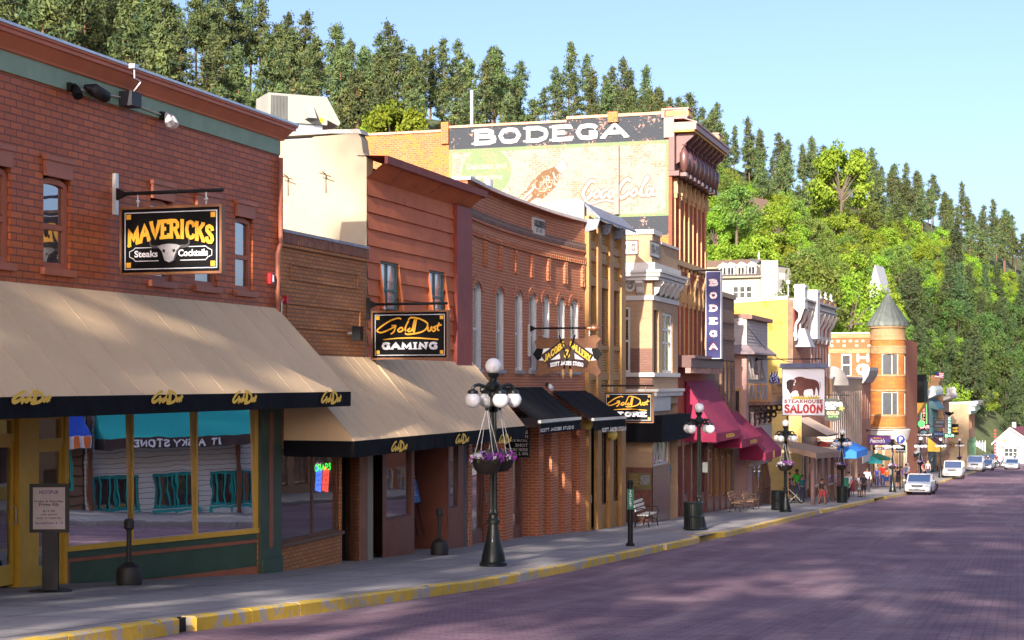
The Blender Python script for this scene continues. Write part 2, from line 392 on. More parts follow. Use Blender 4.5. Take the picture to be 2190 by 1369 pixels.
def add_patches(m, col, th0, th1, s, k, sv=None):
 nt = m.node_tree; b = nt.nodes['Principled BSDF']; l = b.inputs['Base Color'].links[0].from_socket
 uv = nt.nodes.new('ShaderNodeTexCoord').outputs['UV']
 if sv: mp_ = nt.nodes.new('ShaderNodeMapping'); mp_.inputs['Scale'].default_value = sv; nt.links.new(uv, mp_.inputs[0]); uv = mp_.outputs[0]
 n = nnoise(nt, s, 6, uv, .7); c = nmix(nt, nramp(nt, n, th0, th1, 0, k), l, col); nt.links.new(c, b.inputs['Base Color'])
m_road.node_tree.nodes['Principled BSDF'].inputs['Specular IOR Level'].default_value = .02
add_patches(m_road, (.44, .34, .33), .5, .75, .12, .6); add_patches(m_road, (.09, .05, .065), .52, .72, .5, .5); add_patches(m_road, (.42, .32, .32), .5, .72, .55, .55, (1, .05, 1)); add_patches(m_road, (.10, .055, .07), .55, .7, .8, .5, (1, .04, 1))
m_walk = BR('pavement_slabs', (.36, .33, .315), (.39, .36, .345), (.12, .11, .10), 1.5, 1.5, .018, .25, .15, rough=.8, off=0)
m_walk.node_tree.nodes['Principled BSDF'].inputs['Specular IOR Level'].default_value = .1
add_patches(m_walk, (.15, .135, .135), .52, .7, .7, .6); add_patches(m_walk, (.10, .09, .09), .6, .66, 2.3, .6); add_patches(m_walk, (.40, .38, .36), .58, .75, .35, .5)
m_kerb = M('kerb_paint', (.72, .46, .04), .7, var=.15, sc=2, bump=.3, worn=((.42, .39, .35), .5, 2.6))
m_conc = M('worn_concrete', (.33, .31, .29), .85, var=.25, sc=2, bump=.3)
mb = MB(); ys = [-300, -60, 0]+[10*i for i in range(1, 34)]+[420, 600, 1000]; xs = [-700, -300, -100, -30, 0, 30, 100, 300, 700]
for a, b in zip(ys, ys[1:]):
 for p, q in zip(xs, xs[1:]): mb.poly([V((FX(a)+p, a, G(a)-.45)), V((FX(a)+q, a, G(a)-.45)), V((FX(b)+q, b, G(b)-.45)), V((FX(b)+p, b, G(b)-.45))])
tag(mb.build('ground', m_earth), kind='structure')
strip('road', m_road, 4.50, 17.0, -.16, swap=True, nx=2, y1=420)
strip('pavement', m_walk, -6, 4.42, 0)
strip('pavement', m_walk, 17.2, 22, 0, y1=200)
def kerb(y0, y1, mat, ra=False, rb=False, o=4.42, side=1):
 mb = MB(); y = y0
 while y < y1-.05:
  e = min(y1, y+1.25); d = .008
  n = 1
  def off(t):
   k = 0
   if ra and t < y0+1.6: k = max(k, 1-(t-y0)/1.6)
   if rb and t > y1-1.6: k = max(k, 1-(y1-t)/1.6)
   return o-.55*k*k
  for i in range(2):
   a = y+(e-y)*i/2+(d if i == 0 else 0); b = y+(e-y)*(i+1)/2-(d if i == 1 else 0)
   j = rnd.uniform(-.006, .006)
   A = V((FX(a)+off(a), a, G(a))); B = V((FX(b)+off(b), b, G(b)))
   wv = V((.17*side, 0, 0)); up = V((0, 0, .012+j)); dn = V((0, 0, -.3)); ch = V((.03*side, 0, 0)); c2 = V((0, 0, -.025))
   mb.poly([A+up, A+wv-ch+up, B+wv-ch+up, B+up]); mb.poly([A+wv-ch+up, A+wv+up+c2, B+wv+up+c2, B+wv-ch+up]); mb.poly([A+wv+up+c2, A+wv+dn, B+wv+dn, B+wv+up+c2])
   if i == 0: mb.poly([A+up, A+dn, A+wv+dn, A+wv+up+c2, A+wv-ch+up])
   else: mb.poly([B+up, B+wv-ch+up, B+wv+up+c2, B+wv+dn, B+dn])
  y = e
 return tag(mb.build('kerb', mat), kind='structure')
for a, b, r1, r2 in ((-60, 17.0, 0, 0), (17.35, 40.2, 0, 0), (40.6, 46.2, 0, 1), (47.6, 72, 1, 0), (72.4, 96, 0, 1), (100, 117, 1, 1), (122, 150, 1, 0), (150.4, 215, 0, 0)): kerb(a, b, m_kerb, r1, r2)
kerb(-60, 260, m_conc, o=17.2, side=-1)
for y in (17.2, 40.4, 72.2):
 mb = MB(); f = Frame((FX(y-.3)+4.45, y-.3), (FX(y+.3)+4.45, y+.3)); mb.box(f, 0, .62, -.06, .02, G(y)-.3, G(y)-.02)
 tag(mb.build('kerb_drain', M('drain_dark', (.02, .02, .02), .9)), kind='structure')
def tabs(k): return lambda px: lerp(k, px)
h_foot = tabs([(-3000, 60), (0, 95), (560, 120), (1000, 150), (1500, 205), (1760, 235), (1950, 275), (2190, 330), (2700, 380), (5000, 400)])
h_fz = tabs([(-3000, -2), (560, -3), (1000, -5), (1500, -4), (1950, -9), (2190, -15), (2700, -16), (5000, -16)])
h_ridge = tabs([(-3000, 170), (0, 225), (560, 300), (1000, 345), (1400, 420), (1900, 560), (2190, 680), (2700, 720), (5000, 700)])
h_ry = tabs([(-3000, -300), (-300, -20), (0, 120), (300, 165), (560, 205), (800, 245), (1000, 262), (1200, 280), (1400, 305), (1500, 338), (1650, 395), (1900, 440), (2000, 480), (2190, 560), (2500, 610), (5000, 640)])
def hill_pt(px, t):
 yf, yr = h_foot(px), h_ridge(px); zf = h_fz(px); zr = (CY-h_ry(px))/F*yr
 if t <= 1: Y = yf+(yr-yf)*t; z = zf+(zr-zf)*(t**.9)
 else: Y = yr+(t-1)*260; z = zr-(t-1)*60
 X = (px-CX)/F*Y
 z += (NZ.noise(V((X*.03, Y*.03, 0)))*3+NZ.noise(V((X*.1, Y*.1, 3)))*1.0)*min(1, t*4)
 return V((X, Y, z))
m_hill = M('hill_undergrowth', (.075, .095, .03), .95, var=.55, sc=.12, bump=.5, worn=((.15, .13, .07), .62, .25))
mb = MB(); px = [-3000+75*i for i in range(108)]; ts = [-.12]+[i/22 for i in range(23)]+[1.15, 1.6, 2.2]
grid = [[hill_pt(p, t) if t >= 0 else hill_pt(p, 0)+V((0, -12, -4)) for t in ts] for p in px]
vs = [v for r in grid for v in r]; n = len(ts)
mb.mesh(vs, [(i*n+j, (i+1)*n+j, (i+1)*n+j+1, i*n+j+1) for i in range(len(px)-1) for j in range(n-1)])
tag(mb.build('hill', m_hill, smooth=True), kind='structure')
# =============== shared building bits ===============
G_DARK = GLASS('window_glass', (.012, .014, .018), .02, wavy=.02)
G_CLEAR = GLASS('shop_glass', (.01, .01, .01), .01, clear=.8, wavy=.012)
G_UP = GLASS('old_window_glass', (.03, .03, .035), .02, wavy=.12)
m_white = M('white_paint', (.62, .61, .58), .5, var=.08, bump=.05)
m_black = M('black_metal', (.010, .010, .011), .5, var=.2, spec=.25)
m_iron = M('dark_iron', (.010, .014, .013), .4, var=.2, coat=.12, spec=.3)
m_steel = M('galvanised_steel', (.55, .56, .57), .4, .7, var=.15)
m_dark = M('dark_interior', (.005, .004, .004), .9)  # near-black colour stands in for the unlit depth of the shops
m_roof = M('tar_roof', (.12, .12, .125), .9)
m_gold = M('gold_lettering', (.85, .42, .03), .45, var=.06, bump=0)
m_wlet = M('white_lettering', (.82, .82, .84), .5, var=.04, bump=0)
m_blk = M('black_sign_face', (.003, .003, .004), .5, var=.2, bump=0, spec=.15)
def win(root, fr, u0, u1, z0, z1, o=-.1, fw=.06, mf=None, mg=None, bars=((), (.5,)), th=.07, arch=0., sill=None, curtain=None, name='window'):
 mb = MB(); mf = mf or m_white; mg = mg or G_UP
 i0, i1 = o-th, o
 top = z1-arch
 mb.box(fr, u0, u0+fw, i0, i1, z0, top); mb.box(fr, u1-fw, u1, i0, i1, z0, top); mb.box(fr, u0+fw, u1-fw, i0, i1, z0, z0+fw)
 if not arch: mb.box(fr, u0+fw, u1-fw, i0, i1, z1-fw, z1)
 else:
  m = (u0+u1)/2; h = (u1-u0)/2; A = [(m-h*math.cos(math.pi*k/8), top+arch*math.sin(math.pi*k/8)) for k in range(9)]; B = [(m-(h-fw)*math.cos(math.pi*k/8), top+(arch-fw)*math.sin(math.pi*k/8)) for k in range(9)]
  for k in range(8):
   mb.poly([fr(A[k][0], i1, A[k][1]), fr(B[k][0], i1, B[k][1]), fr(B[k+1][0], i1, B[k+1][1]), fr(A[k+1][0], i1, A[k+1][1])])
   mb.poly([fr(B[k][0], i1, B[k][1]), fr(B[k][0], i0, B[k][1]), fr(B[k+1][0], i0, B[k+1][1]), fr(B[k+1][0], i1, B[k+1][1])])
 for b in bars[0]: x = u0+(u1-u0)*b; mb.box(fr, x-fw*.4, x+fw*.4, i0+.01, i1-.012, z0+fw, (z1 if not arch else z1-.02)-fw)
 for b in bars[1]: y = z0+(z1-z0)*b; mb.box(fr, u0+fw, u1-fw, i0+.012, i1-.006, y-fw*.45, y+fw*.45)
 wo = mb.build(name, mf, root)
 pb = MB(); g = o-th*.6
 pts = [fr(u0+fw*.5, g, z0+fw*.5), fr(u1-fw*.5, g, z0+fw*.5), fr(u1-fw*.5, g, top)]
 if arch:
  m = (u0+u1)/2; h = (u1-u0)/2-fw*.5; pts = pts[:2]+[fr(m+h*math.cos(math.pi*k/8), g, top+(arch-fw*.5)*math.sin(math.pi*k/8)) for k in range(9)]
 else: pts = pts[:2]+[fr(u1-fw*.5, g, z1-fw*.5), fr(u0+fw*.5, g, z1-fw*.5)]
 pb.poly(pts); pb.build('pane', mg, wo)
 if sill:
  sb = MB(); sb.box(fr, u0-.06, u1+.06, o-.02, .07, z0-.1, z0-.003); sb.build('sill', sill, wo)
 if curtain:
  cb = MB(); g -= .06; k = 8
  for i in range(k):
   a = u0+(u1-u0)*(.15+.6*i/k); b = u0+(u1-u0)*(.15+.6*(i+1)/k); q = .03*(i % 2)
   cb.poly([fr(a, g-q, z0), fr(b, g-.03+q, z0), fr(b, g-.03+q, z1), fr(a, g-q, z1)])
  cb.build('curtain', curtain, wo)
 return wo
def door(root, fr, u0, u1, z0, z1, mf, mg, o=-.1, st=.12, kick=.35, name='door', th=.06):
 mb = MB(); mb.box(fr, u0, u0+st, o-th, o, z0, z1); mb.box(fr, u1-st, u1, o-th, o, z0, z1); mb.box(fr, u0+st, u1-st, o-th, o, z1-st, z1); mb.box(fr, u0+st, u1-st, o-th, o, z0, z0+kick)
 d = mb.build(name, mf, root); g = MB(); g.poly([fr(u0+st, o-th*.5, z0+kick), fr(u1-st, o-th*.5, z0+kick), fr(u1-st, o-th*.5, z1-st), fr(u0+st, o-th*.5, z1-st)]); g.build('pane', mg, d)
 h = MB(); x = u1-st*.5; h.tube([fr(x, o+.002, z0+.9), fr(x, o+.06, z0+.92), fr(x, o+.06, z0+1.15), fr(x, o+.002, z0+1.17)], .012, 6); h.build('handle', m_steel, d)
 return d
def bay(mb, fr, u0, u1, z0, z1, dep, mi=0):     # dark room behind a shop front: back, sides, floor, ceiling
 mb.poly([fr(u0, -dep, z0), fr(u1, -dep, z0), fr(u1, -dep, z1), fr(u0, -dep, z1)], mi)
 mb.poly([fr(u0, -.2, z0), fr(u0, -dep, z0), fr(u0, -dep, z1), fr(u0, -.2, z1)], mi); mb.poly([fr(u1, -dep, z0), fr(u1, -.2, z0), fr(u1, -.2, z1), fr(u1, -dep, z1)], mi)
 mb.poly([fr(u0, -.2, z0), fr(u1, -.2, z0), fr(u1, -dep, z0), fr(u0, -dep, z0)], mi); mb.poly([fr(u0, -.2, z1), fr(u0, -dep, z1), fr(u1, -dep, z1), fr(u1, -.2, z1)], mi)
def base_of(fr, k=.5):
 p = fr(fr.L*k, 0, 0); return V((p.x, p.y, G(p.y)))
TRIM = lambda: M('terracotta_trim', (.40, .13, .07), .55, var=.12, bump=.08)
# =============== red brick corner building (left) ===============
f1 = Frame((FX(12), 12), (FX(Yat(597)), Yat(597))); L1 = f1.L
b1 = thing('brick_building', 'two storey red brick building with green frieze and terracotta cornice at the left edge', 'building', base_of(f1, .8))
m_b1 = BR('red_glazed_brick', (.56, .13, .03), (.40, .085, .022), (.17, .05, .025), .27, .10, .011, .3, .7, rough=.55)
add_patches(m_b1, (.52, .17, .09), .55, .8, .45, .35)
zt = f1.z(597, 333)
wpx = [(-34, 22, 325, 560), (92, 150, 345, 571), (322, 368, 417, 603), (417, 465, 425, 612), (503, 541, 445, 622)]
zw1, zw0 = f1.z(522, 446), f1.z(522, 622)
ws = [(f1.u(a), f1.u(b)) for a, b, c, d in wpx]; ws = [(a-8.2, b-8.2) for a, b in ws[:2] if a > 8.3]+ws
zs1 = f1.z(590, 870)       # soffit of the shop front
gz = lambda fr, u: G(fr(u, 0, 0).y)
us0, us1 = f1.u(-420), f1.u(552)
mb = MB()
mb.wall(f1, 0, L1, -6, zt, [(a, b, zw0, zw1) for a, b in ws]+[(us0, us1, -6.01, zs1)], 0, .16)
mb.shell(f1, 0, L1, -6, 3.35, 12)
mb.poly([f1(L1, 0, 3.2), f1(L1, -.32, 3.2), f1(L1, -.32, zt+.56), f1(L1, 0, zt+.56)]); mb.poly([f1(0, -.32, 3.2), f1(L1, -.32, 3.2), f1(L1, -.32, zt+.56), f1(0, -.32, zt+.56)])
mb.build('wall', m_b1, b1)
ROOMD = MB(); mb = MB()
mb.box(f1, 0, L1-.02, 0, .035, zt, zt+.3); mb.build('frieze', M('green_frieze', (.24, .34, .22), .6, var=.18, sc=1.2, worn=((.28, .33, .24), .62, 1.5)), b1)
mb = MB(); zc = zt+.27
prof = [(.037, zc), (.07, zc+.01), (.08, zc+.04), (.19, zc+.19), (.23, zc+.2), (.23, zc+.245), (.26, zc+.26), (.26, zc+.29), (0.0, zc+.31)]
for (a, b), (c, d) in zip(prof, prof[1:]): mb.poly([f1(0, a, b), f1(L1+a, a, b), f1(L1+c, c, d), f1(0, c, d)])
mb.poly([f1(L1+a, a, b) for a, b in prof]+[f1(L1, 0, zc)])
for (a, b), (c, d) in zip(prof, prof[1:]): mb.poly([f1(L1+a, a, b), f1(L1+a, -.3, b), f1(L1+c, -.3, d), f1(L1+c, c, d)])
mb.build('cornice', M('cornice_paint', (.52, .15, .065), .5, var=.12, sc=2), b1)
mb = MB(); mb.box(f1, 0, L1+.27, -.34, .275, zc+.292, zc+.33); mb.build('roof_flashing', m_steel, b1)
m_cur = M('lace_curtain', (.55, .45, .32), .9, var=.25, sc=9)
for i, (a, b) in enumerate(ws):
 mo = MB()    # flat outer casing
 mo.box(f1, a-.0, b+.0, .004, .05, zw1-.16, zw1+.12); mo.box(f1, a-.03, b+.03, .004, .075, zw1+.06, zw1+.125)
 mo.build('window_head', TRIM(), b1)
 win(b1, f1, a, b, zw0, zw1-.16, -.05, .085, TRIM(), G_UP, ((), (.46,)), .08, .12, TRIM(), m_cur if i in (2, 3) else None)
pA = V((-7.08, 25.2)); pB = V((f1(us1, 0, 0).x, f1(us1, 0, 0).y))
fs = Frame(pA, pB); fd = Frame((pA.x-.318*7.2, pA.y-7.2*.953/1.0), pA)
m_yel = M('mustard_paint', (.66, .38, .04), .4, var=.15, sc=2, coat=.2)
m_grn = M('dark_green_paint', (.045, .085, .05), .5, var=.2, sc=2); m_terr = M('terracotta_strip', (.30, .10, .05), .55)
zsill = -2.62; ztop = zs1-.02
mb = MB(); k0 = -.08
mb.box(fs, 0, fs.L, -.22, -.02, -4.2, zsill-.09); mb.build('kick_plate', m_grn, b1)
mb = MB()
for z0, z1 in ((-4.2, -3.22), ): pass
mb.box(fs, .02, fs.L-.02, -.019, .012, zsill-.26, zsill-.2); mb.box(fs, .02, .08, -.019, .01, -4.2, zsill-.27); mb.box(fs, .02, fs.L-.02, -.019, .011, -3.60, -3.30)
mb.build('kick_trim', m_terr, b1)
mb = MB(); mb.box(fs, 0, fs.L, -.2, .03, zsill-.088, zsill); mb.box(fs, 0, .07, -.12, .0, zsill, ztop); mb.box(fs, fs.L-.07, fs.L, -.12, 0, zsill, ztop)
for px in (283, 420):
 u = fs.u(px); mb.box(fs, u-.022, u+.022, -.1, .015, zsill, ztop)
sw = mb.build('shop_window', m_yel, b1)
mb = MB(); mb.poly([fs(.05, -.03, zsill), fs(fs.L-.05, -.03, zsill), fs(fs.L-.05, -.073, ztop), fs(.05, -.073, ztop)]); mb.build('pane', GLASS('big_pane', (.006, .006, .006), .006, clear=.2, wavy=.02, fl=.85), sw)
mb = MB(); bay(mb, fs, .02, fs.L-.02, -4, ztop, 3.2); bay(mb, fd, -3, fd.L, -4, ztop, 2.6)
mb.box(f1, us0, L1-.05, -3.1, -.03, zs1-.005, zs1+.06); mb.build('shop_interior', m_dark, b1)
u = fd.L; x = lambda p: fd.u(p)
segs = [(x(-190), x(-60)), (x(-62), x(32)), (x(78), x(136))]
for a, b in segs:
 gzz = G(fd((a+b)/2, 0, 0).y)
 door(b1, fd, a, b, gzz+.01, gzz+2.15, m_yel, G_CLEAR, -.02, .07, .3)
 mb = MB(); mb.box(fd, a, b, -.1, 0, gzz+2.152, gzz+2.28); mb.box(fd, a, b, -.1, 0, ztop-.1, ztop); mb.box(fd, a, a+.06, -.1, 0, gzz+2.28, ztop-.1); mb.box(fd, b-.06, b, -.1, 0, gzz+2.28, ztop-.1)
 t = mb.build('transom', m_yel, b1); mb = MB(); mb.poly([fd(a, -.05, gzz+2.2), fd(b, -.05, gzz+2.2), fd(b, -.05, ztop), fd(a, -.05, ztop)]); mb.build('pane', G_CLEAR, t)
mb = MB(); mb.box(fd, x(34), x(76), -.16, .06, -4.5, ztop); mb.box(fd, x(137), fd.L+.02, -.14, .03, -4.5, ztop); mb.build('door_post', m_yel, b1)
mb = MB(); ua, ub = f1.u(553), L1; mb.box(f1, ua, ub, -.25, .05, -6, zs1+.3)
mb.box(f1, ua+.02, ub-.02, .05, .09, -6, -3.2); mb.build('corner_pilaster', m_grn, b1)
mb = MB(); mb.box(f1, (ua+ub)/2-.08, (ua+ub)/2+.05, .051, .065, -3.0, zs1-.1); mb.build('pilaster_panel', m_terr, b1)
mb = MB(); mb.tube([f1(L1-.06, .06, zt-.05), f1(L1-.06, .06, f1.z(590, 520)), f1(L1-.2, .07, f1.z(590, 545)), f1(L1-.2, .07, zs1+.3)], .045, 8); mb.build('downpipe', TRIM(), b1, smooth=True)
# =============== orange-brown single storey shop ===============
f2 = FR(600, 783); L2 = f2.L
b2 = thing('brick_shop', 'low orange brown brick shop front between the red brick building and the red panelled house', 'building', base_of(f2))
m_b2 = BR('orange_brown_brick', (.56, .215, .06), (.44, .145, .04), (.20, .115, .065), .21, .075, .012, .35, .7)
z2 = f2.z(700, 517)
uw0, uw1 = .02, f2.u(730); zk = f2.z(660, 1150); zs2 = -1.25
mb = MB(); mb.wall(f2, 0, L2, -6, z2, [(uw0+.02, uw1, zk, zs2), (uw1+.03, f2.u(768), -6.01, zs2)], 0, .2); mb.shell(f2, 0, L2, -6, z2, 12, roof=True)
for a, b, c, d in ((620, 765, 562, 598), (612, 770, 645, 700)):
 u0, u1 = f2.u(a), f2.u(b); za, zb = f2.z(a, c), f2.z(a, d)
 for q in ((u0, u1, za-.04, za), (u0, u1, zb, zb+.04), (u0, u0+.05, zb+.04, za-.04), (u1-.05, u1, zb+.04, za-.04)): mb.box(f2, q[0], q[1], .003, .025, q[2], q[3])
mb.box(f2, 0, L2, .002, .05, z2-.26, z2-.2)
mb.build('wall', m_b2, b2)
mb = MB()
n = 26
for i in range(n): mb.box(f2, L2*i/n+.008, L2*(i+1)/n-.008, -.3, .06+.004*(i % 3), z2-.19, z2)
mb.build('parapet_course', M('soldier_brick', (.24, .10, .06), .8, var=.3, sc=5), b2)
mb = MB(); mb.box(f2, -.02, L2, -.45, .08, z2+.003, z2+.06); mb.build('coping', M('grey_coping', (.30, .31, .34), .6), b2)
win(b2, f2, uw0+.02, uw1, zk, zs2, -.06, .06, M('brown_frame', (.13, .06, .04), .5), G_CLEAR, ((.56,), ()), .06)
mb = MB(); mb.box(f2, 0, uw1+.03, .002, .06, zk-.07, zk-.002); mb.build('window_ledge', M('brown_ledge', (.16, .085, .05), .6), b2)
mb = MB(); bay(mb, f2, uw0, uw1, -4, zs2, 1.6); bay(mb, f2, uw1+.05, f2.u(768), -4.2, zs2, 1.9); mb.build('shop_interior', m_dark, b2)
m_rp = M('red_brown_panel', (.20, .062, .035), .5, var=.2, sc=2)
mb = MB(); mb.box(f2, f2.u(768), L2+.04, -.3, .02, -6, zs2); mb.build('timber_post', M('timber_post_paint', (.27, .11, .055), .6), b2)
dd = door(b2, f2, uw1+.12, f2.u(766), G(f2(L2, 0, 0).y)+.02, -1.4, M('dark_door', (.05, .022, .015), .5), G_DARK, -1.2)
# =============== red panelled two storey house with stucco flank ===============
f3 = FR(784, 1000); L3 = f3.L
b3 = thing('panelled_house', 'two storey house with rust red board front and bare cream stucco flank', 'building', base_of(f3))
m_b3 = M('rust_boards', (.54, .14, .045), .7, var=.2, sc=1.2, bump=.25, worn=((.30, .075, .045), .6, 1.3)); m_b3d = M('rust_trim', (.26, .045, .03), .6)
z3 = f3.z(1000, 412); zs3 = -1.3
w3 = [(f3.u(810), f3.u(850), f3.z(830, 664), f3.z(830, 561)), (f3.u(914), f3.u(949), 0, 0)]
w3[1] = (w3[1][0], w3[1][1], w3[0][2], w3[0][3])
nb = 11; zb0, zb1 = .4, z3-.42; up = f3.u(968)
mb = MB()
for i in range(nb):
 a = zb0+(zb1-zb0)*i/nb; b = zb0+(zb1-zb0)*(i+1)/nb
 hs = [(q[0], q[1], max(q[2], a-1), min(q[3], b+1)) for q in w3 if q[2] < b and q[3] > a]
 fo = lambda u, o, z, a=a, b=b: f3(u, o+.045*(b-z)/(b-a), z)
 mb.wall(fo, 0, up, a, b, hs, 0, .14)
 mb.poly([f3(0, .045, a), f3(0, 0, a), f3(up, 0, a), f3(up, .045, a)])
mb.wall(f3, 0, L3, -1.5, zb0, (), .0); mb.build('wall', m_b3, b3)
mb = MB(); mb.box(f3, up, L3-.02, -.2, .12, -1.5, zb1); mb.build('corner_board', m_b3d, b3)
mb = MB()
mb.poly([f3(-.03, .0, zb1), f3(L3+.05, 0.0, zb1), f3(L3+.05, .42, z3-.1), f3(-.03, .42, z3-.1)]); mb.build('soffit', m_b3, b3)
mb = MB(); mb.box(f3, -.05, L3+.08, .425, .5, z3-.14, z3+.02); mb.poly([f3(-.05, .5, z3+.022), f3(L3+.08, .5, z3+.022), f3(L3+.08, -.2, z3+.06), f3(-.05, -.2, z3+.06)])
mb.poly([f3(L3+.08, .5, z3+.02), f3(L3+.08, -.2, z3+.06), f3(L3+.08, -.2, z3-.3), f3(L3+.08, .42, z3-.14)]); mb.build('eave', M('eave_red', (.24, .06, .04), .7, worn=((.36, .13, .08), .6, 3)), b3)
m_teal = M('faded_teal_paint', (.10, .20, .19), .6)
m_cg = GLASS('pale_glass', (.42, .47, .5), .03, wavy=.05)  # pale base colour in the panes, nothing hangs behind them
for q in w3: win(b3, f3, *q, -.01, .05, m_teal, m_cg, ((.5,), (.42,)), .08)
fp3 = f3.perp(0)
m_cream = M('cream_stucco', (.34, .29, .205), .85, var=.1, sc=.7, bump=.35, worn=((.31, .225, .125), .6, .5))
zp = fp3.z(700, 288)
mb = MB()
edge = [(-12, -6), (.0, -6), (.0, z3+.0), (-.08, z3+.12), (-.12, zp-.12), (-.2, zp), (-1.2, zp-.03), (-1.25, zp-.06), (-4.2, zp-.1), (-4.25, zp-.02), (-12, zp-.1)]
mb.prism(edge, fp3, -.35, .0)
mb.build('stucco_flank', m_cream, b3)
mb = MB(); mb.prism([(-.1, zp-.02), (-.16, zp+.08), (-.8, zp+.1), (-4, zp+.05), (-12, zp+.02), (-12, zp-.04), (-4, zp-.0), (-.8, zp+.02)], fp3, -.4, .02); mb.build('parapet_cap', M('patched_cap', (.38, .36, .33), .8, var=.25, sc=3, bump=.5), b3)
mb = MB(); mb.box(f3, .35, L3, -12, -.2, z3-.3, z3-.1); mb.box(f3, L3-.2, L3, -12, -.01, -6, z3-.31); mb.build('roof', m_roof, b3)
for px, py in ((615, 378), (696, 372)):
 mb = MB(); u, z = fp3.uz(px, py); mb.tube([fp3(u, 0, z), fp3(u+.06, .3, z+.01)], .012, 5); mb.tube([fp3(u+.01, .004, z-.02), fp3(u+.02, .02, z-.4)], .01, 5); mb.tube([fp3(u-.05, .2, z+.0), fp3(u+.22, .22, z-.09)], .012, 5); mb.build('iron_bracket', M('rusty_iron', (.10, .055, .03), .8), b3)  # a thin dark rod also runs down the wall below each bracket
gz3 = G(f3(L3/2, 0, 0).y)
mb = MB(); ua, ub = f3.u(820), f3.u(888)
mb.wall(f3, ua, ub, -6, zs3, [(ua+.22, ub-.16, f3.z(855, 1108), -1.5)], -.02, .08); mb.build('shop_panel', m_rp, b3); mb = MB(); mb.wall(f3, f3.u(960), L3, -6, zs3, [(f3.u(964), f3.u(982), f3.z(975, 1085), -1.5)], -.02, .08)
mb.build('shop_panel', m_rp, b3)
win(b3, f3, ua+.22, ub-.16, f3.z(855, 1108), -1.5, -.06, .05, M('brown_frame', (.13, .06, .04)), G_CLEAR, ((), ()), .05, name='shop_window')
win(b3, f3, f3.u(964), f3.u(982), f3.z(975, 1085), -1.5, -.06, .04, M('brown_frame', (.13, .06, .04)), G_DARK, ((), ()), .05, name='shop_window')
door(b3, f3, .1, ua-.05, gz3+.2, -1.5, m_black, G_DARK, -.35)
fr3 = Frame(f3(ub, -.9, 0).xy, f3(f3.u(960), -.9, 0).xy)
mb = MB(); mb.wall(fr3, 0, fr3.L, -6, zs3, [(.05, fr3.L-.05, -2.75, -1.5)], 0, .08); mb.box(f3, ub-.06, ub, -1, -.03, -6, zs3); mb.box(f3, f3.u(960), f3.u(960)+.06, -1, -.03, -6, zs3); mb.build('recess_panel', m_rp, b3)
win(b3, fr3, .05, fr3.L-.05, -2.75, -1.5, -.03, .05, M('brown_frame', (.13, .06, .04)), G_DARK, ((.35, .65), ()), .05, name='recess_window')
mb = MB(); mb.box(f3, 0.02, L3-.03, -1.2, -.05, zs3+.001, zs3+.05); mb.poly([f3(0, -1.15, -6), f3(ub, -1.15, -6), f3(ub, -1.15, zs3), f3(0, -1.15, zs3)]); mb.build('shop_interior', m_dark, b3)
# =============== pink-red brick building with seven arched windows ===============
f4 = FR(1000, 1250, bend=.3); L4 = f4.L
b4 = thing('arched_window_building', 'pinkish red brick two storey building with seven tall white arched windows', 'building', base_of(f4))
m_b4 = BR('pink_red_brick', (.52, .125, .05), (.41, .085, .04), (.52, .32, .16), .23, .083, .013, .25, .7)
z4 = f4.z(1125, 443)+.05; zs4 = -1.0
wc = [(1012, 1029), (1061, 1077), (1102, 1117), (1132, 1147), (1161, 1175), (1194, 1208), (1220, 1237)]
zw1, zw0 = 2.47, .30
w4 = [(f4.u(a), f4.u(b), zw0, zw1, .2) for a, b in wc]
mb = MB(); mb.wall(f4, 0, L4, zs4, z4, w4, 0, .16, mr=1, du=.7); mb.shell(f4, 0, L4, -6, z4, 13)
mb.box(f4, 0, L4, .003, .055, z4-.95, z4-.88); mb.box(f4, 0, L4, .003, .07, z4-1.2, z4-1.1)
n = 62
for i in range(n): u = L4*(i+.25)/n; mb.box(f4, u, u+L4/n*.5, .003, .08, z4-1.32, z4-1.205)
for i in range(8):
 u = .15+(L4-.5)*i/7
 for k, (dz, dh) in enumerate(((0, .5), (.09, .34), (.18, .5))): mb.box(f4, u+dz, u+dz+.06, .003, .07, z4-1.52-dh, z4-1.36)
for a, b, c, d, r in w4:   # arched hood course
 m = (a+b)/2; h = (b-a)/2
 A = [(m-(h+.04)*math.cos(math.pi*k/8), d-r+(r+.05)*math.sin(math.pi*k/8)) for k in range(9)]; B = [(m-(h+.2)*math.cos(math.pi*k/8), d-r+(r+.22)*math.sin(math.pi*k/8)) for k in range(9)]
 for k in range(8):
  q = [A[k], B[k], B[k+1], A[k+1]]; mb.mesh([f4(x, .035, y) for x, y in q]+[f4(x, .002, y) for x, y in q], [(0, 1, 2, 3), (1, 5, 6, 2), (3, 7, 4, 0), (0, 4, 5, 1), (2, 6, 7, 3)])
mb.build('wall', [m_b4, m_white], b4)
mb = MB(); mb.box(f4, -.02, L4+.02, -.4, .09, z4+.003, z4+.09); mb.build('coping', M('pale_coping', (.66, .60, .55), .7), b4)
mb = MB(); mb.box(f4, 0, L4, .004, .045, z4-.86, z4-.66); mb.build('dark_brick_course', BR('dark_course', (.12, .05, .04), (.26, .10, .07), (.3, .2, .14), .12, .2, .02, .3), b4)
for a, b, c, d, r in w4:
 win(b4, f4, a, b, c, d, -.09, .075, m_white, G_UP, ((), (.47,)), .06, r, M('grey_sill', (.34, .32, .31), .7))
plq = f4.u(1149), f4.z(1149, 484)
mb = MB(); mb.box(f4, plq[0]-.52, plq[0]+.52, .003, .06, plq[1]-.24, plq[1]+.22); pq = mb.build('name_plaque', M('plaque_stone', (.62, .55, .47), .7), b4)
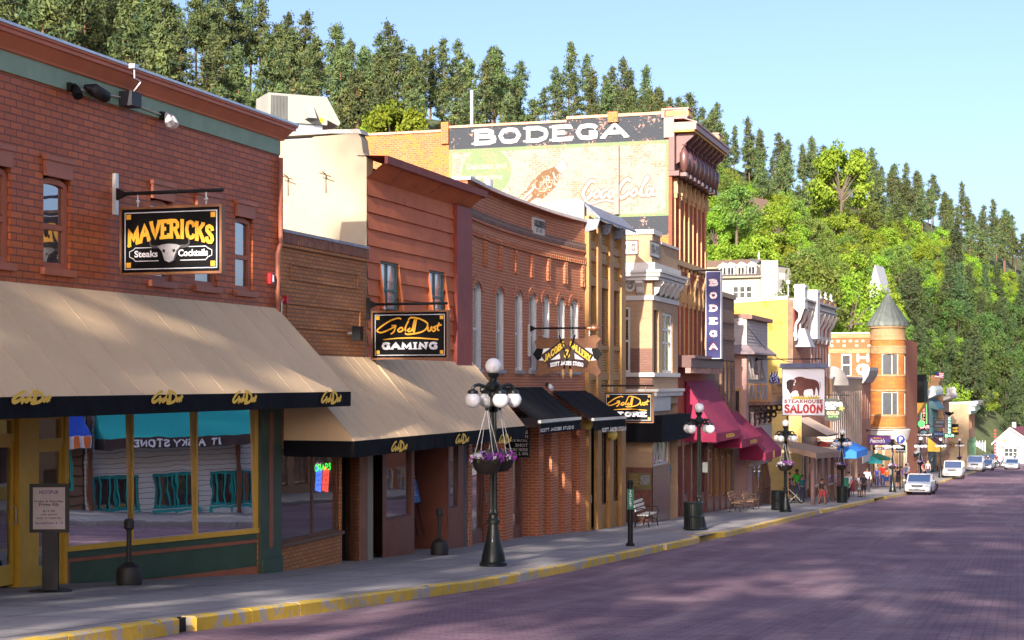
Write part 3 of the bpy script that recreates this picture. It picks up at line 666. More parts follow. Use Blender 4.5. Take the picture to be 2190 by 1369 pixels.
mb = MB(); slab(mb, 'GOLDBERG', f4, plq[0]-.45, plq[0]+.45, plq[1]-.04, plq[1]+.16, .063, wt=.24, serif=.3); text(mb, 'EST. 1876', f4, plq[0]-.28, plq[0]+.28, plq[1]-.19, plq[1]-.08, .063); mb.build('lettering', M('dark_lettering', (.05, .03, .025), .7), pq)
pp = [(990, 1006), (1076, 1094), (1149, 1159), (1177, 1191), (1205, 1220), (1237, 1251)]
for a, b in pp: mb = MB(); mb.box(f4, max(.0, f4.u(a)), f4.u(b), -.5, .05, -6, zs4-.001); mb.build('brick_pier', m_b4, b4)
mb = MB(); mb.box(f4, 0.02, L4-.02, -.3, .02, zs4+.003-.32, zs4-.003); mb.build('shop_beam', m_rp, b4)
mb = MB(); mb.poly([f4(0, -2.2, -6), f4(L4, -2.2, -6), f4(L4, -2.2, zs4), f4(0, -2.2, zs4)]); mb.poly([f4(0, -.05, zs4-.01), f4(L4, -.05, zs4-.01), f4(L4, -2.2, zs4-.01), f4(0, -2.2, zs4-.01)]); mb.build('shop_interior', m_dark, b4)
m_tim = M('brown_timber', (.17, .07, .035), .5, var=.2)
for (a, b), (c, d) in zip(pp, pp[1:]):
 ua, ub = f4.u(b), f4.u(c); gg = G(f4((ua+ub)/2, 0, 0).y)
 if ub-ua < .3: continue
 if ub-ua > 1.9:
  k = ua+(ub-ua)*.62
  win(b4, f4, ua+.03, k-.05, gg+.3, zs4-.33, -.22, .07, m_tim, G_CLEAR, ((), ()), .06, name='shop_window')
  mb = MB(); mb.box(f4, ua+.03, k-.05, -.3, -.2, -6, gg+.299); mb.box(f4, k-.048, k+.03, -.3, -.15, -6, zs4-.33); mb.build('stall_riser', m_rp, b4)
  door(b4, f4, k+.04, ub-.02, gg+.02, zs4-.4, m_tim, G_DARK, -.5, .13, .6)
 else:
  win(b4, f4, ua+.02, ub-.02, gg+.45, zs4-.33, -.22, .06, m_tim, G_CLEAR, ((), (.75,)), .06, name='shop_window')
  mb = MB(); mb.box(f4, ua+.02, ub-.02, -.3, -.2, -6, gg+.449); mb.build('stall_riser', m_rp, b4)
# =============== yellow-brown boarded building ===============
f5 = FR(1250.5, 1330); L5 = f5.L
b5 = thing('timber_building', 'narrow yellow brown boarded building with three tall window bays and slate edged roof', 'building', base_of(f5))
z5 = f5.z(1329, 492); zs5 = -1.0
m_b5 = BR('ochre_boards', (.46, .29, .11), (.40, .24, .09), (.16, .08, .03), 3.0, .085, .014, .2, .5)
m_b5t = M('brown_frame_timber', (.38, .19, .05), .6, var=.18, sc=3)
pil = [(1249.5, 1255), (1270, 1278), (1296, 1304), (1321, 1331)]
pu = [(max(0, f5.u(a)), min(L5, f5.u(b))) for a, b in pil]
zwt, zwb = f5.z(1310, 622), f5.z(1310, 741)
mb = MB(); hs = [(pu[i][1], pu[i+1][0], zwb, zwt) for i in range(3)]
mb.wall(f5, 0, L5, zs5, z5, hs, 0, .12); mb.shell(f5, .4, L5, -6, z5-.5, 12); mb.build('wall', m_b5, b5)
mb = MB()
for a, b in pu: mb.box(f5, a, b, .002, .14, -6, z5)
for i in range(3):
 a, b = pu[i][1], pu[i+1][0]
 for za, zb in ((z5-.25, z5), (f5.z(1310, 547), f5.z(1310, 533)), (f5.z(1310, 572), f5.z(1310, 561)), (zwt+.003, f5.z(1310, 603)), (zwb-.14, zwb-.003), (.02, .3), (zs5-.2, zs5+.2)): mb.box(f5, a, b, .002, .09, za, zb)
mb.build('timber_frame', m_b5t, b5)
mb = MB()
for i in range(3):
 a, b = pu[i][1], pu[i+1][0]; m = f5.z(1310, 554)
 for k in range(3): x = a+(b-a)*(k+.5)/3; mb.box(f5, x-.12, x+.12, .003, .03, m-.1, m+.1)
mb.build('ornament_panels', M('ochre_ornament', (.50, .33, .15), .7), b5)
for a, b, c, d in hs: win(b5, f5, a+.01, b-.01, c, d, -.05, .05, M('dull_red_sash', (.22, .09, .06), .5), G_DARK, ((), (.36,)), .06)
mb = MB()
k = 3
for i in range(k):
 a, b = L5*i/k-.05, L5*(i+1)/k+.05
 mb.mesh([f5(a, .0, z5+.42), f5(b, .0, z5+.42), f5(b, .5, z5-.05), f5(a, .5, z5-.05), f5(a, .5, z5-.12), f5(b, .5, z5-.12), f5(a+.02, .02, z5+.3), f5(b-.02, .02, z5+.3)], [(0, 1, 2, 3), (3, 2, 5, 4), (4, 5, 7, 6), (0, 3, 4, 6), (1, 7, 5, 2)])
 for x in (a+.03,): mb.poly([f5(x, .02, z5-.1), f5(x, .5, z5-.1), f5(x, .4, z5-.42), f5(x, .02, z5-.5)]); mb.poly([f5(x+.3, .02, z5-.1), f5(x, .5, z5-.1), f5(x, .4, z5-.42), f5(x+.3, .02, z5-.5)])
mb.build('slate_edge', M('blue_slate', (.17, .19, .24), .55, var=.25, sc=5), b5)
fp5 = f5.perp(0); zz = z5+.55
mb = MB(); mb.prism([(-9, -5), (-.02, -5), (-.02, zz-.1), (-.25, zz+.02), (-.7, zz), (-2.2, zz-.2), (-2.6, zz-.25), (-9, zz-.3)], fp5, -.3, -.01); mb.build('white_flank', M('limewashed_brick', (.30, .285, .26), .85, var=.1, sc=1.5, bump=.4), b5)
gg = G(f5(L5/2, 0, 0).y)
for i in range(3):
 a, b = pu[i][1], pu[i+1][0]
 if i == 0: door(b5, f5, a, b, gg+.02, zs5-.2, m_tim, G_DARK, -.12)
 else:
  win(b5, f5, a, b, gg+.8, zs5-.2, -.06, .05, m_tim, G_CLEAR, ((), (.3, .75)), .05, name='shop_window')
  mb = MB(); mb.box(f5, a, b, -.1, .02, -6, gg+.79); mb.build('stall_riser', m_b5t, b5)
mb = MB(); mb.poly([f5(0, -.6, -6), f5(L5, -.6, -6), f5(L5, -.6, zs5), f5(0, -.6, zs5)]); mb.build('shop_interior', m_dark, b5)
# =============== tan brick corner building, 1910 ===============
c6 = V((5.03, 57.0)); d6 = V((.318, 1)).normalized(); f6 = Frame(c6, c6+d6*4.5); L6 = f6.L; g6 = f6.perp(0)
b6 = thing('tan_brick_building', 'tan brick two storey building with white cornice and painted date plates', 'building', V((c6.x, c6.y, G(57))))
m_b6 = BR('tan_brick', (.42, .27, .15), (.37, .23, .125), (.34, .24, .16), .24, .085, .008, .18, .4)
m_b6_shade = BR('shadow_toned_brick', (.20, .10, .07), (.17, .085, .06), (.12, .06, .045), .24, .085, .008, .2, .4)  # darker copy of the tan brick, with a cast shadow put into its colour
m_w6 = M('weathered_white', (.55, .52, .47), .65, var=.1, sc=2, worn=((.5, .45, .38), .66, 3))
Z = lambda y: g6.z(1380, y)
W6 = 5.2; zl = Z(866)
wL = (g6.u(1312), g6.u(1348), Z(797), Z(655))
mb = MB(); mb.wall(g6, -W6, 0, Z(745), Z(500), [(wL[0], wL[1], Z(745)-1, wL[3])], 0, .14)
wF = [(f6.u(1398), f6.u(1409), Z(797), Z(662)), (f6.u(1417), f6.u(1438), Z(797), Z(664))]
mb.wall(f6, 0, L6, zl, Z(578), wF, 0, .16); zp2 = f6.z(1412, 522)
mb.wall(f6, 0, f6.u(1412), Z(578), Z(500)); mb.wall(f6, f6.u(1412), L6, Z(578), zp2)
mb.poly([f6(f6.u(1412), 0, zp2), f6(f6.u(1412), -3, zp2), f6(f6.u(1412), -3, Z(500)), f6(f6.u(1412), 0, Z(500))])
mb.poly([f6(L6, 0, -6), f6(L6, -5, -6), f6(L6, -5, zp2), f6(L6, 0, zp2)])
mb.poly([f6(0, -W6, Z(500)), f6(0, 0, Z(500)), f6(f6.u(1412), 0, Z(500)), f6(f6.u(1412), -W6, Z(500))]); mb.poly([f6(L6, 0, zp2), f6(L6, -5, zp2), f6(1, -5, zp2), f6(1, 0, zp2)])
mb.build('wall', m_b6, b6)
mb = MB(); mb.wall(g6, -W6, 0, zl, Z(745), [(wL[0], wL[1], wL[2], Z(745)+1)], 0, .14); mb.build('shadowed_lower_wall', m_b6_shade, b6)  # shadow across the flank, drawn as a band of darker brick
mb = MB()
def wrap(mb, z0, z1, o0, o1, ue=None, left=W6):
 ue = L6 if ue is None else ue
 mb.box(g6, -left, o1, o0+.001, o1, z0, z1); mb.box(f6, o1*0-.0, ue, o0+.001, o1-.0015, z0+.001, z1-.001)
wrap(mb, Z(501), Z(491), 0, .07, f6.u(1412)); mb.box(f6, f6.u(1412)+.01, L6+.02, -.3, .06, zp2+.002, zp2+.09)
mb.build('coping', m_w6, b6)
mb = MB()
wrap(mb, Z(578), Z(562), 0, .12);
for zc0, zc1, o in ((Z(600), Z(593), .28), (Z(592.5), Z(585), .36), (Z(584.5), Z(578.5), .42)): wrap(mb, zc0, zc1, 0, o)
wrap(mb, Z(642), Z(632), 0, .06); wrap(mb, Z(806), Z(797), 0, .1)
mb.build('cornice', m_w6, b6)
for u in (.45, 1.3, 2.15, 3.0, 3.85):
 mb = MB(); pr = [(0, Z(601)), (.34, Z(601)), (.34, Z(606)), (.2, Z(614)), (.14, Z(625)), (.0, Z(631))]
 mb.prism(pr, lambda x, o, y, u=u: f6(u+o, x+.001, y), -.11, .11); mb.build('cornice_bracket', m_w6, b6)
mb = MB(); mb.prism([(0, Z(601)), (.34, Z(601)), (.34, Z(606)), (.2, Z(614)), (.14, Z(625)), (.0, Z(631))], lambda x, o, y: g6(-.42+o, x+.001, y), -.13, .13)
mb.build('cornice_bracket', m_w6, b6)
mb = MB()
for a, b in ((.6, 1.15), (1.45, 2.0), (2.3, 2.85), (3.15, 3.7)): mb.box(f6, a, b, .002, .02, Z(630), Z(602))
mb.build('black_frieze_panels', m_black, b6)
mb = MB(); u, z = g6.uz(1348, 612);
ring = [(u+.21*math.cos(2*math.pi*k/24), z+.21*math.sin(2*math.pi*k/24)) for k in range(24)]
mb.prism(ring, g6, .002, .05); v6 = mb.build('round_vent', m_w6, b6)
mb = MB(); mb.ball(g6(u, .05, z), .11, 16, 8); mb.build('vent_boss', M('grey_boss', (.25, .24, .23), .6), v6, smooth=True)
def plate(fr, x0, x1, y0, y1, t, name='date_plate'):
 a, b = fr.u(x0), fr.u(x1); za, zb = fr.z((x0+x1)/2, y1), fr.z((x0+x1)/2, y0)
 mb = MB(); mb.box(fr, a, b, .002, .03, za, zb); p = mb.build(name, m_dark_brown, b6)
 mb = MB(); mb.box(fr, a+.05, b-.05, .031, .034, za+.05, zb-.05); mb.build('plate_face', m_w6, p)
 mb = MB(); text(mb, t, fr, a+.12, b-.1, za+.13, zb-.12, .037, bold=.03); mb.build('lettering', m_dark_brown, p)
m_dark_brown = M('dark_brown_paint', (.06, .035, .025), .6)
plate(g6, 1318, 1366, 514, 546, '1910'); plate(f6, 1389.5, 1408.5, 517, 552, '1876-1910')
win(b6, g6, *wL, -.05, .09, m_white, G_DARK, ((), (.82, .48)), .07)
win(b6, f6, *wF[1], -.05, .1, m_white, G_UP, ((.45,), (.72, .5)), .07)
win(b6, f6, *wF[0], -.12, .04, M('dark_sash', (.07, .05, .04)), G_DARK, ((), (.5,)), .03)
mb = MB(); wrap(mb, Z(848), Z(836), 0, .2); wrap(mb, Z(838), Z(832), 0, .28); wrap(mb, Z(880), Z(849), 0, .1, L6*.6); mb.build('lower_cornice', m_w6, b6)
m_blkfab = M('black_canvas', (.007, .007, .009), .85, var=.3, bump=.1, spec=.15)
mb = MB(); wrap(mb, Z(945), Z(889), 0, .45, L6+.3); mb.build('black_fascia', m_blkfab, b6)
gz6 = G(57); zg = Z(1000)
mb = MB(); mb.wall(g6, -W6, 0, zg, zl, (), 0)
fu = f6.u(1432)
mb.wall(f6, 0, fu, zg, zl, [(.18, fu-.06, zg+.02, Z(947))], 0, .12)
mb.build('lower_wall', m_b6, b6)
mb = MB(); mb.wall(g6, -W6, 0, -6.5, zg, (), .02); mb.wall(f6, -.0, fu, -6.5, zg, (), .021); mb.poly([g6(-W6, 0, zg), g6(0, 0, zg), g6(.02, .02, zg), g6(-W6, .02, zg)])
mb.build('granite_base', M('red_granite', (.17, .075, .055), .22, var=.3, sc=9, bump=0), b6)
win(b6, f6, .18, fu-.06, zg+.02, Z(947), -.05, .06, m_white, G_CLEAR, ((.33, .66), ()), .06, name='shop_window')
door(b6, f6, fu+.25, L6-.1, gz6-.1, Z(946), m_steel, G_CLEAR, -.3, .09, .15)
mb = MB(); mb.poly([f6(0, -1.2, -6.5), f6(L6, -1.2, -6.5), f6(L6, -1.2, zl), f6(0, -1.2, zl)]); mb.build('shop_interior', m_dark, b6)
sh = tag(None or thing('shop_shirt', 'teal shirt hanging in the glass doorway beneath the black fascia', 'shirt', f6(fu+.75, -.22, gz6)), None)
mb = MB(); mb.prism([(-.16, -.3), (.16, -.3), (.17, .1), (.3, .0), (.36, .1), (.18, .32), (.07, .34), (0, .3), (-.07, .34), (-.18, .32), (-.36, .1), (-.3, 0), (-.17, .1)], lambda x, o, y: f6(fu+.75+x, -.2+o, gz6+1.55+y), -.04, .04); mb.build('shirt_body', M('teal_cloth', (.02, .16, .22), .9), sh)
mb = MB(); mb.prism([(-.1, .08), (0, .14), (.1, .08), (.09, .05), (0, .1), (-.09, .05)], lambda x, o, y: f6(fu+.75+x, -.155+o, gz6+1.55+y), 0, .004); mb.build('shirt_print', m_gold, sh)
# =============== tall painted-flank saloon ===============
f7 = FR(1437, 1511); L7 = f7.L
b7 = thing('tall_saloon_building', 'tall red brick building with bracketed cornice and faded painted advertising flank', 'building', base_of(f7))
m_b7 = BR('deep_red_brick', (.46, .09, .03), (.35, .06, .025), (.16, .055, .04), .22, .075, .01, .2, .4)
m_b7o = BR('orange_old_brick', (.36, .12, .035), (.30, .08, .025), (.33, .22, .12), .24, .085, .014, .3, .6, paint=((.42, .17, .03), .46, .8))
m_gw = BR('white_ghost_paint', (.36, .15, .09), (.40, .2, .13), (.33, .27, .22), .24, .085, .014, .25, .5, paint=((.25, .23, .205), .515, 1.1))
m_gb = BR('black_ghost_paint', (.42, .20, .13), (.35, .15, .1), (.3, .27, .25), .24, .085, .014, .25, .5, paint=((.03, .036, .046), .60, 1.3))
m_gg = BR('green_ghost_paint', (.34, .15, .09), (.36, .16, .1), (.3, .26, .19), .24, .085, .014, .25, .5, paint=((.15, .21, .10), .54, 1.3))
m_gw2 = BR('white_letter_paint', (.5, .3, .22), (.6, .4, .3), (.7, .65, .6), .24, .085, .014, .2, .4, paint=((.42, .41, .40), .64, 1.2))
m_gbr = BR('brown_ghost_paint', (.42, .19, .09), (.36, .15, .07), (.6, .5, .4), .24, .085, .014, .3, .5, paint=((.15, .075, .03), .52, 1.6))
g7 = f7.perp(0)
U7 = lambda px: g7.u(px); Z7 = lambda px, py: g7.z(px, py)
uL = U7(960); zt = Z7(1400, 246)
zG = Z7(1400, 300); zg2 = Z7(1400, 308); zw0 = Z7(1400, 462); zb0 = Z7(1400, 503)
mb = MB()   # materials: 0 red, 1 black, 2 green, 3 white, 4 orange
uR = U7(1430)
st_u = U7(1212); zstep = Z7(1212, 262)
def band(u0, u1, z0, z1, mi): mb.wall(g7, u0, u1, z0, z1, (), 0, mi=mi)
band(uR, 0, -6, zt+.3, 0)
band(st_u, uR, zG, zt-.0, 1); band(uL, st_u, zG, zstep, 1); band(uL, uR, zg2, zG, 2)
ug = U7(1423); band(ug, uR, zw0, zg2, 2); band(U7(968), ug, zw0+.12, zg2, 3); band(uL, U7(968), zw0, zg2, 2); band(U7(968), ug, zw0, zw0+.12, 2)
band(uL, uR, zb0, zw0, 1); band(uL, uR, -6, zb0, 4)
ul0, ul1 = -24, uL; zo = Z7(860, 287)
band(ul0, ul1, -6, zo, 4)
mb.poly([g7(uL, 0, zo), g7(uL, -12, zo), g7(uL, -12, zstep), g7(uL, 0, zstep)], 0)
mb.poly([g7(uL, 0, zstep), g7(st_u, 0, zstep), g7(st_u, -8, zstep), g7(uL, -8, zstep)], 0); mb.poly([g7(st_u, 0, zt), g7(0, 0, zt), g7(0, -7, zt), g7(st_u, -7, zt)], 0)
mb.poly([g7(ul0, 0, zo-.05), g7(uL, 0, zo-.05), g7(uL, -8, zo-.05), g7(ul0, -8, zo-.05)], 0)
fl = mb.build('painted_flank', [m_b7, m_gb, m_gg, m_gw, m_b7o], b7)
m_cap7 = M('flank_coping', (.50, .30, .20), .8, var=.3, sc=2)
mb = MB(); mb.box(g7, st_u, uR, -.35, .05, zt+.002, zt+.12); mb.box(g7, uL, st_u, -.35, .05, zstep+.002, zstep+.1); mb.box(g7, ul0, uL, -.35, .06, zo+.002, zo+.1)
mb.build('coping', m_cap7, b7)
mb = MB()
for px, w_, top in ((953, .16, zstep+.25), (1312, .2, zt+.2)):
 u = U7(px); mb.box(g7, u-w_, u+w_, -.2, .13, zt-.22 if px > 1000 else zo-.5, top)
mb.build('flank_pier', m_b7o, b7)
u = U7(1322)
mb = MB()
for za, zb, mi in ((zG+.003, zt-.25, 0), (zw0+.1, zg2-.003, 1), (zb0, zw0-.003, 0)): mb.box(g7, u-.13, u+.06, .002, .16 if za < zG else .014, za, zb, mi)
mb.build('flank_pilaster', [m_gb, m_gw, m_gb], b7)
mb = MB(); slab(mb, 'BODEGA', g7, U7(1015), U7(1340), Z7(1180, 302), Z7(1180, 270), .02, wt=.22, serif=.25, gap=.26); mb.build('painted_name', m_gw2, b7)
mb = MB(); u, z = g7.uz(1040, 368); mb.poly([g7(u+1.06*math.cos(2*math.pi*k/40), .006, z+.98*math.sin(2*math.pi*k/40)) for k in range(40)]); mb.build('painted_disc', m_gg, b7)
mb = MB(); text(mb, 'Delicious and', g7, u-.85, u+.85, z+.12, z+.36, .009, bold=.03); text(mb, 'Refreshing', g7, u-.7, u+.7, z-.34, z-.1, .009, bold=.03); mb.build('painted_slogan', M('pale_slogan', (.34, .36, .24), .9, var=.2), b7)
bx, bz = g7.uz(1165, 392); an = R(42); k = 1.12
def bot(x, y): return (bx+k*(x*math.cos(an)-y*math.sin(an)), bz+k*(x*math.sin(an)+y*math.cos(an)))
out = [(-1.25, -.28), (-1.2, -.36), (-.7, -.3), (-.35, -.37), (.2, -.38), (.62, -.2), (.95, -.16), (1.0, -.19), (1.06, -.19), (1.06, .19), (1.0, .19), (.95, .16), (.62, .2), (.2, .38), (-.35, .37), (-.7, .3), (-1.2, .36), (-1.25, .28)]
mb = MB(); mb.poly([g7(*(lambda q: (q[0], .007, q[1]))(bot(*p))) for p in out]); mb.build('painted_bottle', m_gbr, b7)
bmap = lambda x, o, y: g7(bot(x, y)[0], o, bot(x, y)[1])
m_pw = M('faded_white_paint', (.29, .265, .24), .9, var=.15, sc=5); m_pb = M('faded_brown_line', (.17, .085, .045), .9, var=.3, sc=6)
mb = MB()
SCR = {'Coca': [[(.2, .86), (.12, .95), (.04, .7), (0, .35), (.06, .1), (.13, .2), (.17, .4)], [(.26, .5), (.2, .3), (.24, .15), (.3, .3), (.28, .5), (.26, .5)], [(.43, .5), (.36, .45), (.33, .2), (.38, .15), (.44, .3)], [(.56, .5), (.49, .45), (.47, .2), (.52, .15), (.57, .48), (.57, .2), (.6, .16)]],
 'Cola': [[(.2, .86), (.12, .95), (.04, .7), (0, .35), (.06, .1), (.15, .2), (.2, .4)], [(.29, .5), (.23, .3), (.27, .15), (.33, .3), (.31, .5), (.29, .5)], [(.38, .2), (.42, .6), (.5, .95), (.46, 1.0), (.41, .5), (.42, .18), (.47, .2)], [(.6, .5), (.52, .45), (.5, .2), (.55, .15), (.61, .48), (.61, .2), (.66, .2)]]}
for l in ([(-1.05, .12), (-.8, .16), (-.5, .15), (-.35, .2)], [(-1.08, -.02), (-.9, .02), (-.62, .03)]): mb.ribbon(smooth_line(l), .09, bmap, .012)
strokes(mb, [[(a, b) for a, b in l] for l in SCR['Coca']], bmap, -.35, .75, -.05, .3, .035, .012); strokes(mb, SCR['Cola'], bmap, .0, 1.0, -.3, .05, .035, .012)
mb.mesh([bmap(x, .010, y) for x, y in ((-1.0, -.33), (-.45, -.34), (-.55, -.18), (-.8, -.12), (-1.05, -.2))], [(0, 1, 2, 3, 4)])
mb.mesh([bmap(x, .011, y) for x, y in ((.66, -.17), (1.03, -.17), (1.03, .17), (.66, .17))], [(0, 1, 2, 3)])
mb.build('bottle_highlights', m_pw, b7)
mb = MB(); x0, x1, y0, y1 = U7(1247), U7(1398), Z7(1320, 428), Z7(1320, 382)
def line2(L, o):
 for l in L: mb.ribbon([(x0+(x1-x0)*a, y0+(y1-y0)*b) for a, b in smooth_line(l)], .12, g7, o)
for wd, o, mi in ((.17, .012, 1), (.12, .02, 0)):
 for nm, a0, a1 in (('Coca', 0, .78), ('Cola', .5, 1.3)):
  for l in SCR[nm]: mb.ribbon([(x0+(x1-x0)*(a0+(a1-a0)*a)+(b-.3)*.12, y0+(y1-y0)*b) for a, b in smooth_line(l)], wd if l[0] != (.2, .86) else wd*1.25, g7, o if not (nm == 'Cola') else o+.001, mi, .0001)
 mb.ribbon([(x0+(x1-x0)*a, y0+(y1-y0)*b) for a, b in smooth_line([(.02, .05), (.12, -.12), (.3, .02), (.45, -.08)])], wd*.8, g7, o+.002, mi, .0001)
mb.build('painted_script', [m_pw, m_pb], b7)
mb = MB(); text(mb, 'DRINK', g7, U7(1250), U7(1300), Z7(1275, 371), Z7(1275, 361), .01, bold=.02); text(mb, 'IN BOTTLES', g7, U7(1338), U7(1412), Z7(1370, 371), Z7(1370, 361), .01, bold=.02); mb.build('painted_small_words', M('pale_tan_letters', (.34, .28, .22), .9), b7)
zf = Z7(1437, 250); zc0 = Z7(1437, 372)
m_buff = M('buff_stone', (.50, .30, .13), .65, var=.15, sc=3); m_plum = M('plum_trim', (.13, .055, .05), .5, var=.2, sc=3); m_mauve = M('mauve_trim', (.32, .175, .145), .5, var=.12, sc=3); m_och = M('ochre_panel', (.62, .33, .03), .5)
wu = [(L7*(i+.5)/4-.42+.05, L7*(i+.5)/4+.42+.05) for i in range(4)]
rows = [(f7.z(1475, 566), f7.z(1475, 388)), (f7.z(1475, 764), f7.z(1475, 608))]
mb = MB(); hs = [(a, b, c+.05, d-.1, .4) for c, d in rows for a, b in wu]
mb.wall(f7, 0, L7, -1.8, zf, hs, 0, .28); mb.poly([f7(L7, 0, -7), f7(L7, -12, -7), f7(L7, -12, zf), f7(L7, 0, zf)]); mb.wall(f7, 0, L7, -8, -1.8, [(.3, L7-.3, -8.1, -2.2)], -.05); mb.build('front_wall', m_b7, b7)
mb = MB()
for c, d in rows:
 for a, b in wu:
  for x in (a-.07, b): mb.box(f7, x, x+.07, .002, .05, c, d-.55)
  m = (a+b)/2
  A = [(m-.42*math.cos(math.pi*k/10), d-.5+.42*math.sin(math.pi*k/10)) for k in range(11)]; B = [(m-.6*math.cos(math.pi*k/10), d-.52+(.55+.25*math.sin(math.pi*k/10)**6)*math.sin(math.pi*k/10)) for k in range(11)]
  for k in range(10):
   q = [A[k], B[k], B[k+1], A[k+1]]; mb.mesh([f7(x, .13, y) for x, y in q]+[f7(x, .002, y) for x, y in q], [(0, 1, 2, 3), (1, 5, 6, 2), (3, 7, 4, 0)])
  for x in (a-.16, b-.03): mb.box(f7, x, x+.19, .003, .15, d-.86, d-.5); mb.box(f7, x+.02, x+.15, .003, .12, d-1.02, d-.87)
  mb.box(f7, m-.06, m+.06, .05, .17, d+.2, d+.42)
 mb.box(f7, -.02, L7, .002, .14, c-.22, c)
 for i in range(9): u = .2+(L7-.5)*i/8; mb.box(f7, u, u+.1, .002, .1, c-.42, c-.221)
mb.build('window_stonework', m_buff, b7)
for (c, d) in rows:
 for a, b in wu: win(b7, f7, a, b, c+.05, d-.1, -.16, .08, M('buff_sash', (.42, .26, .11), .5), G_DARK, ((), (.45,)), .08, .4)
mb = MB(); o = 0
zt7 = Z7(1437, 240)
def cb(o0, o1, za, zb, mi=0, ue=L7, ub=-.1): mb.box(f7, ub, ue, o0, o1, za, zb, mi)
top = zt7
cb(-.1, .62, top-.28, top-.22, 0); cb(-.1, .98, top-.72, top-.5, 0); cb(-.1, 1.02, top-.495, top-.42, 0); cb(-.1, .9, top-.8, top-.723, 1); cb(-.1, .12, top-2.3, top-.83, 2)
mb.prism([(.9, top-.42), (1.02, top-.42), (.62, top-.29), (.5, top-.29)], lambda x, o, y: f7(o, x, y), -.1, L7)
cb(-.1, .3, -.1+top-2.4, top-2.31, 2)
mb.build('cornice', [m_mauve, m_och, m_plum], b7)
for ua, ub in ((-.12, .75), (L7-.75, L7+.1)):
 mb = MB(); mb.box(f7, ua, ub, -.4, .66, top-.218, top+.08, 0); mb.box(f7, ua+.08, ub-.08, .661, .68, top-.16, top+.02, 1); mb.box(f7, ua-.01, ua-.0, -.2, .6, top-.16, top+.02, 1); mb.box(f7, ua-.03, ub+.03, -.4, .7, top+.082, top+.14, 0); mb.build('cornice_block', [m_mauve, m_och], b7)
for i in range(9):
 u = .3+(L7-.6)*i/8
 mb = MB(); mb.prism([(.13, top-2.0), (.3, top-1.9), (.34, top-1.45), (.5, top-1.2), (.62, top-1.1), (.8, top-.95), (.84, top-.82), (.13, top-.82)], lambda x, o, y, u=u: f7(u+o, x, y), -.09, .09)
 mb.build('cornice_bracket', m_plum, b7)
 if i % 2 == 0 or 1:
  mb = MB(); p = f7(u, .42, 0); mb.lathe((p.x, p.y, 0), [(.05, top-2.35), (.14, top-2.2), (.19, top-1.9), (.19, top-1.6), (.08, top-1.42), (.05, top-1.35), (.11, top-1.27), (.08, top-1.16), (.02, top-1.12)], 12); mb.box(f7, u-.16, u+.16, .13, .55, top-2.5, top-2.36); mb.build('turned_pendant', M('plum_pendant', (.11, .045, .04), .4, coat=.3), b7, smooth='auto')
mb = MB(); mb.box(f7, -.12, .0, -.3, .1, top-1.0, top+.15); mb.build('corner_pier', m_mauve, b7)
ze = f7.z(1490, 780)
mb = MB(); mb.box(f7, .1, L7-.2, .02, .75, ze-.15, ze+.2, 0); mb.box(f7, .1, L7-.2, .02, .9, ze+.201, ze+.32, 0)
for i in range(22): u = .15+(L7-.6)*i/21; mb.box(f7, u, u+.14, .5, .72, ze-.38, ze-.152, 1)
mb.build('entrance_canopy', [m_plum, m_mauve], b7)
mb = MB(); gz7 = G(66); mb.box(f7, 0, L7, -.6, -.3, -9, -2.2)
mb.build('shop_interior', m_dark, b7)
m_mar = M('maroon_shopfront', (.16, .05, .04), .35, var=.15, coat=.3)
mb = MB()
for u in (0, 1.6, 3.3, 5.0, L7-.3): mb.box(f7, u, u+.3, -.28, .1, -9, -2.2);
mb.box(f7, 0, L7, -.3, .05, -2.6, -2.2); mb.build('shop_pilasters', m_mar, b7)
for i, (a, b) in enumerate(((.3, 1.6), (1.9, 3.3), (3.6, 5.0), (5.3, L7-.3))):
 g_ = G(f7((a+b)/2, 0, 0).y)
 if i == 2: door(b7, f7, a+.1, b-.1, g_+.1, -2.7, m_mar, G_CLEAR, -.2)
 else:
  win(b7, f7, a+.03, b-.03, g_+.9, -2.62, -.1, .08, m_mar, G_CLEAR, ((), (.75,)), .08, name='shop_window')
  mb = MB(); mb.box(f7, a, b, -.2, -.02, -9, g_+.89); mb.box(f7, a+.15, b-.15, -.019, .01, g_+.3, g_+.75); mb.build('stall_riser', m_mar, b7)
# =============== dark brown brick building behind the tall blue sign ===============
f8 = FR(1511, 1570); L8 = f8.L
b8 = thing('narrow_brick_building', 'narrow dark brown brick building squeezed behind the tall blue vertical sign', 'building', base_of(f8))
m_b8 = BR('dark_brown_brick', (.17, .085, .05), (.13, .06, .035), (.24, .16, .11), .24, .09, .014, .25, .5)
z8 = f8.z(1566, 641)
hs8 = [(L8-3.2+i*1.0, L8-2.6+i*1.0, -2.2, .75) for i in range(3)]
mb = MB(); mb.wall(f8, 0, L8, -2.6, z8, hs8, 0, .2); mb.shell(f8, 0, L8, -8, 1.2, 12); mb.box(f8, 0, L8-.003, -.35, -.21, 1.0, z8); mb.wall(f8, 0, L8, -9, -2.6, [(.4, L8-.4, -9.1, -3)], 0)
for z in (.95, 1.9, 2.7): mb.box(f8, 0, L8, .002, .05, z, z+.09)
for i in range(4): u = L8-3.75+i*1.0; mb.box(f8, u, u+.42, .002, .1, -2.3, .9)
mb.build('wall', m_b8, b8)
mb = MB(); mb.box(f8, 0, L8+.02, -.3, .1, z8+.002, z8+.22); mb.build('coping', M('brown_stone_cap', (.30, .21, .14), .7), b8)
for q in hs8: win(b8, f8, *q, -.1, .05, M('dark_sash', (.07, .05, .04)), G_DARK, ((), (.5,)), .06)
mb = MB(); mb.box(f8, 0, L8, .002, .3, -2.75, -2.62, 0)
for i in range(12): mb.box(f8, L8-2.4+i*.2, L8-2.29+i*.2, .05, .28, -3.15, -2.752, 1)
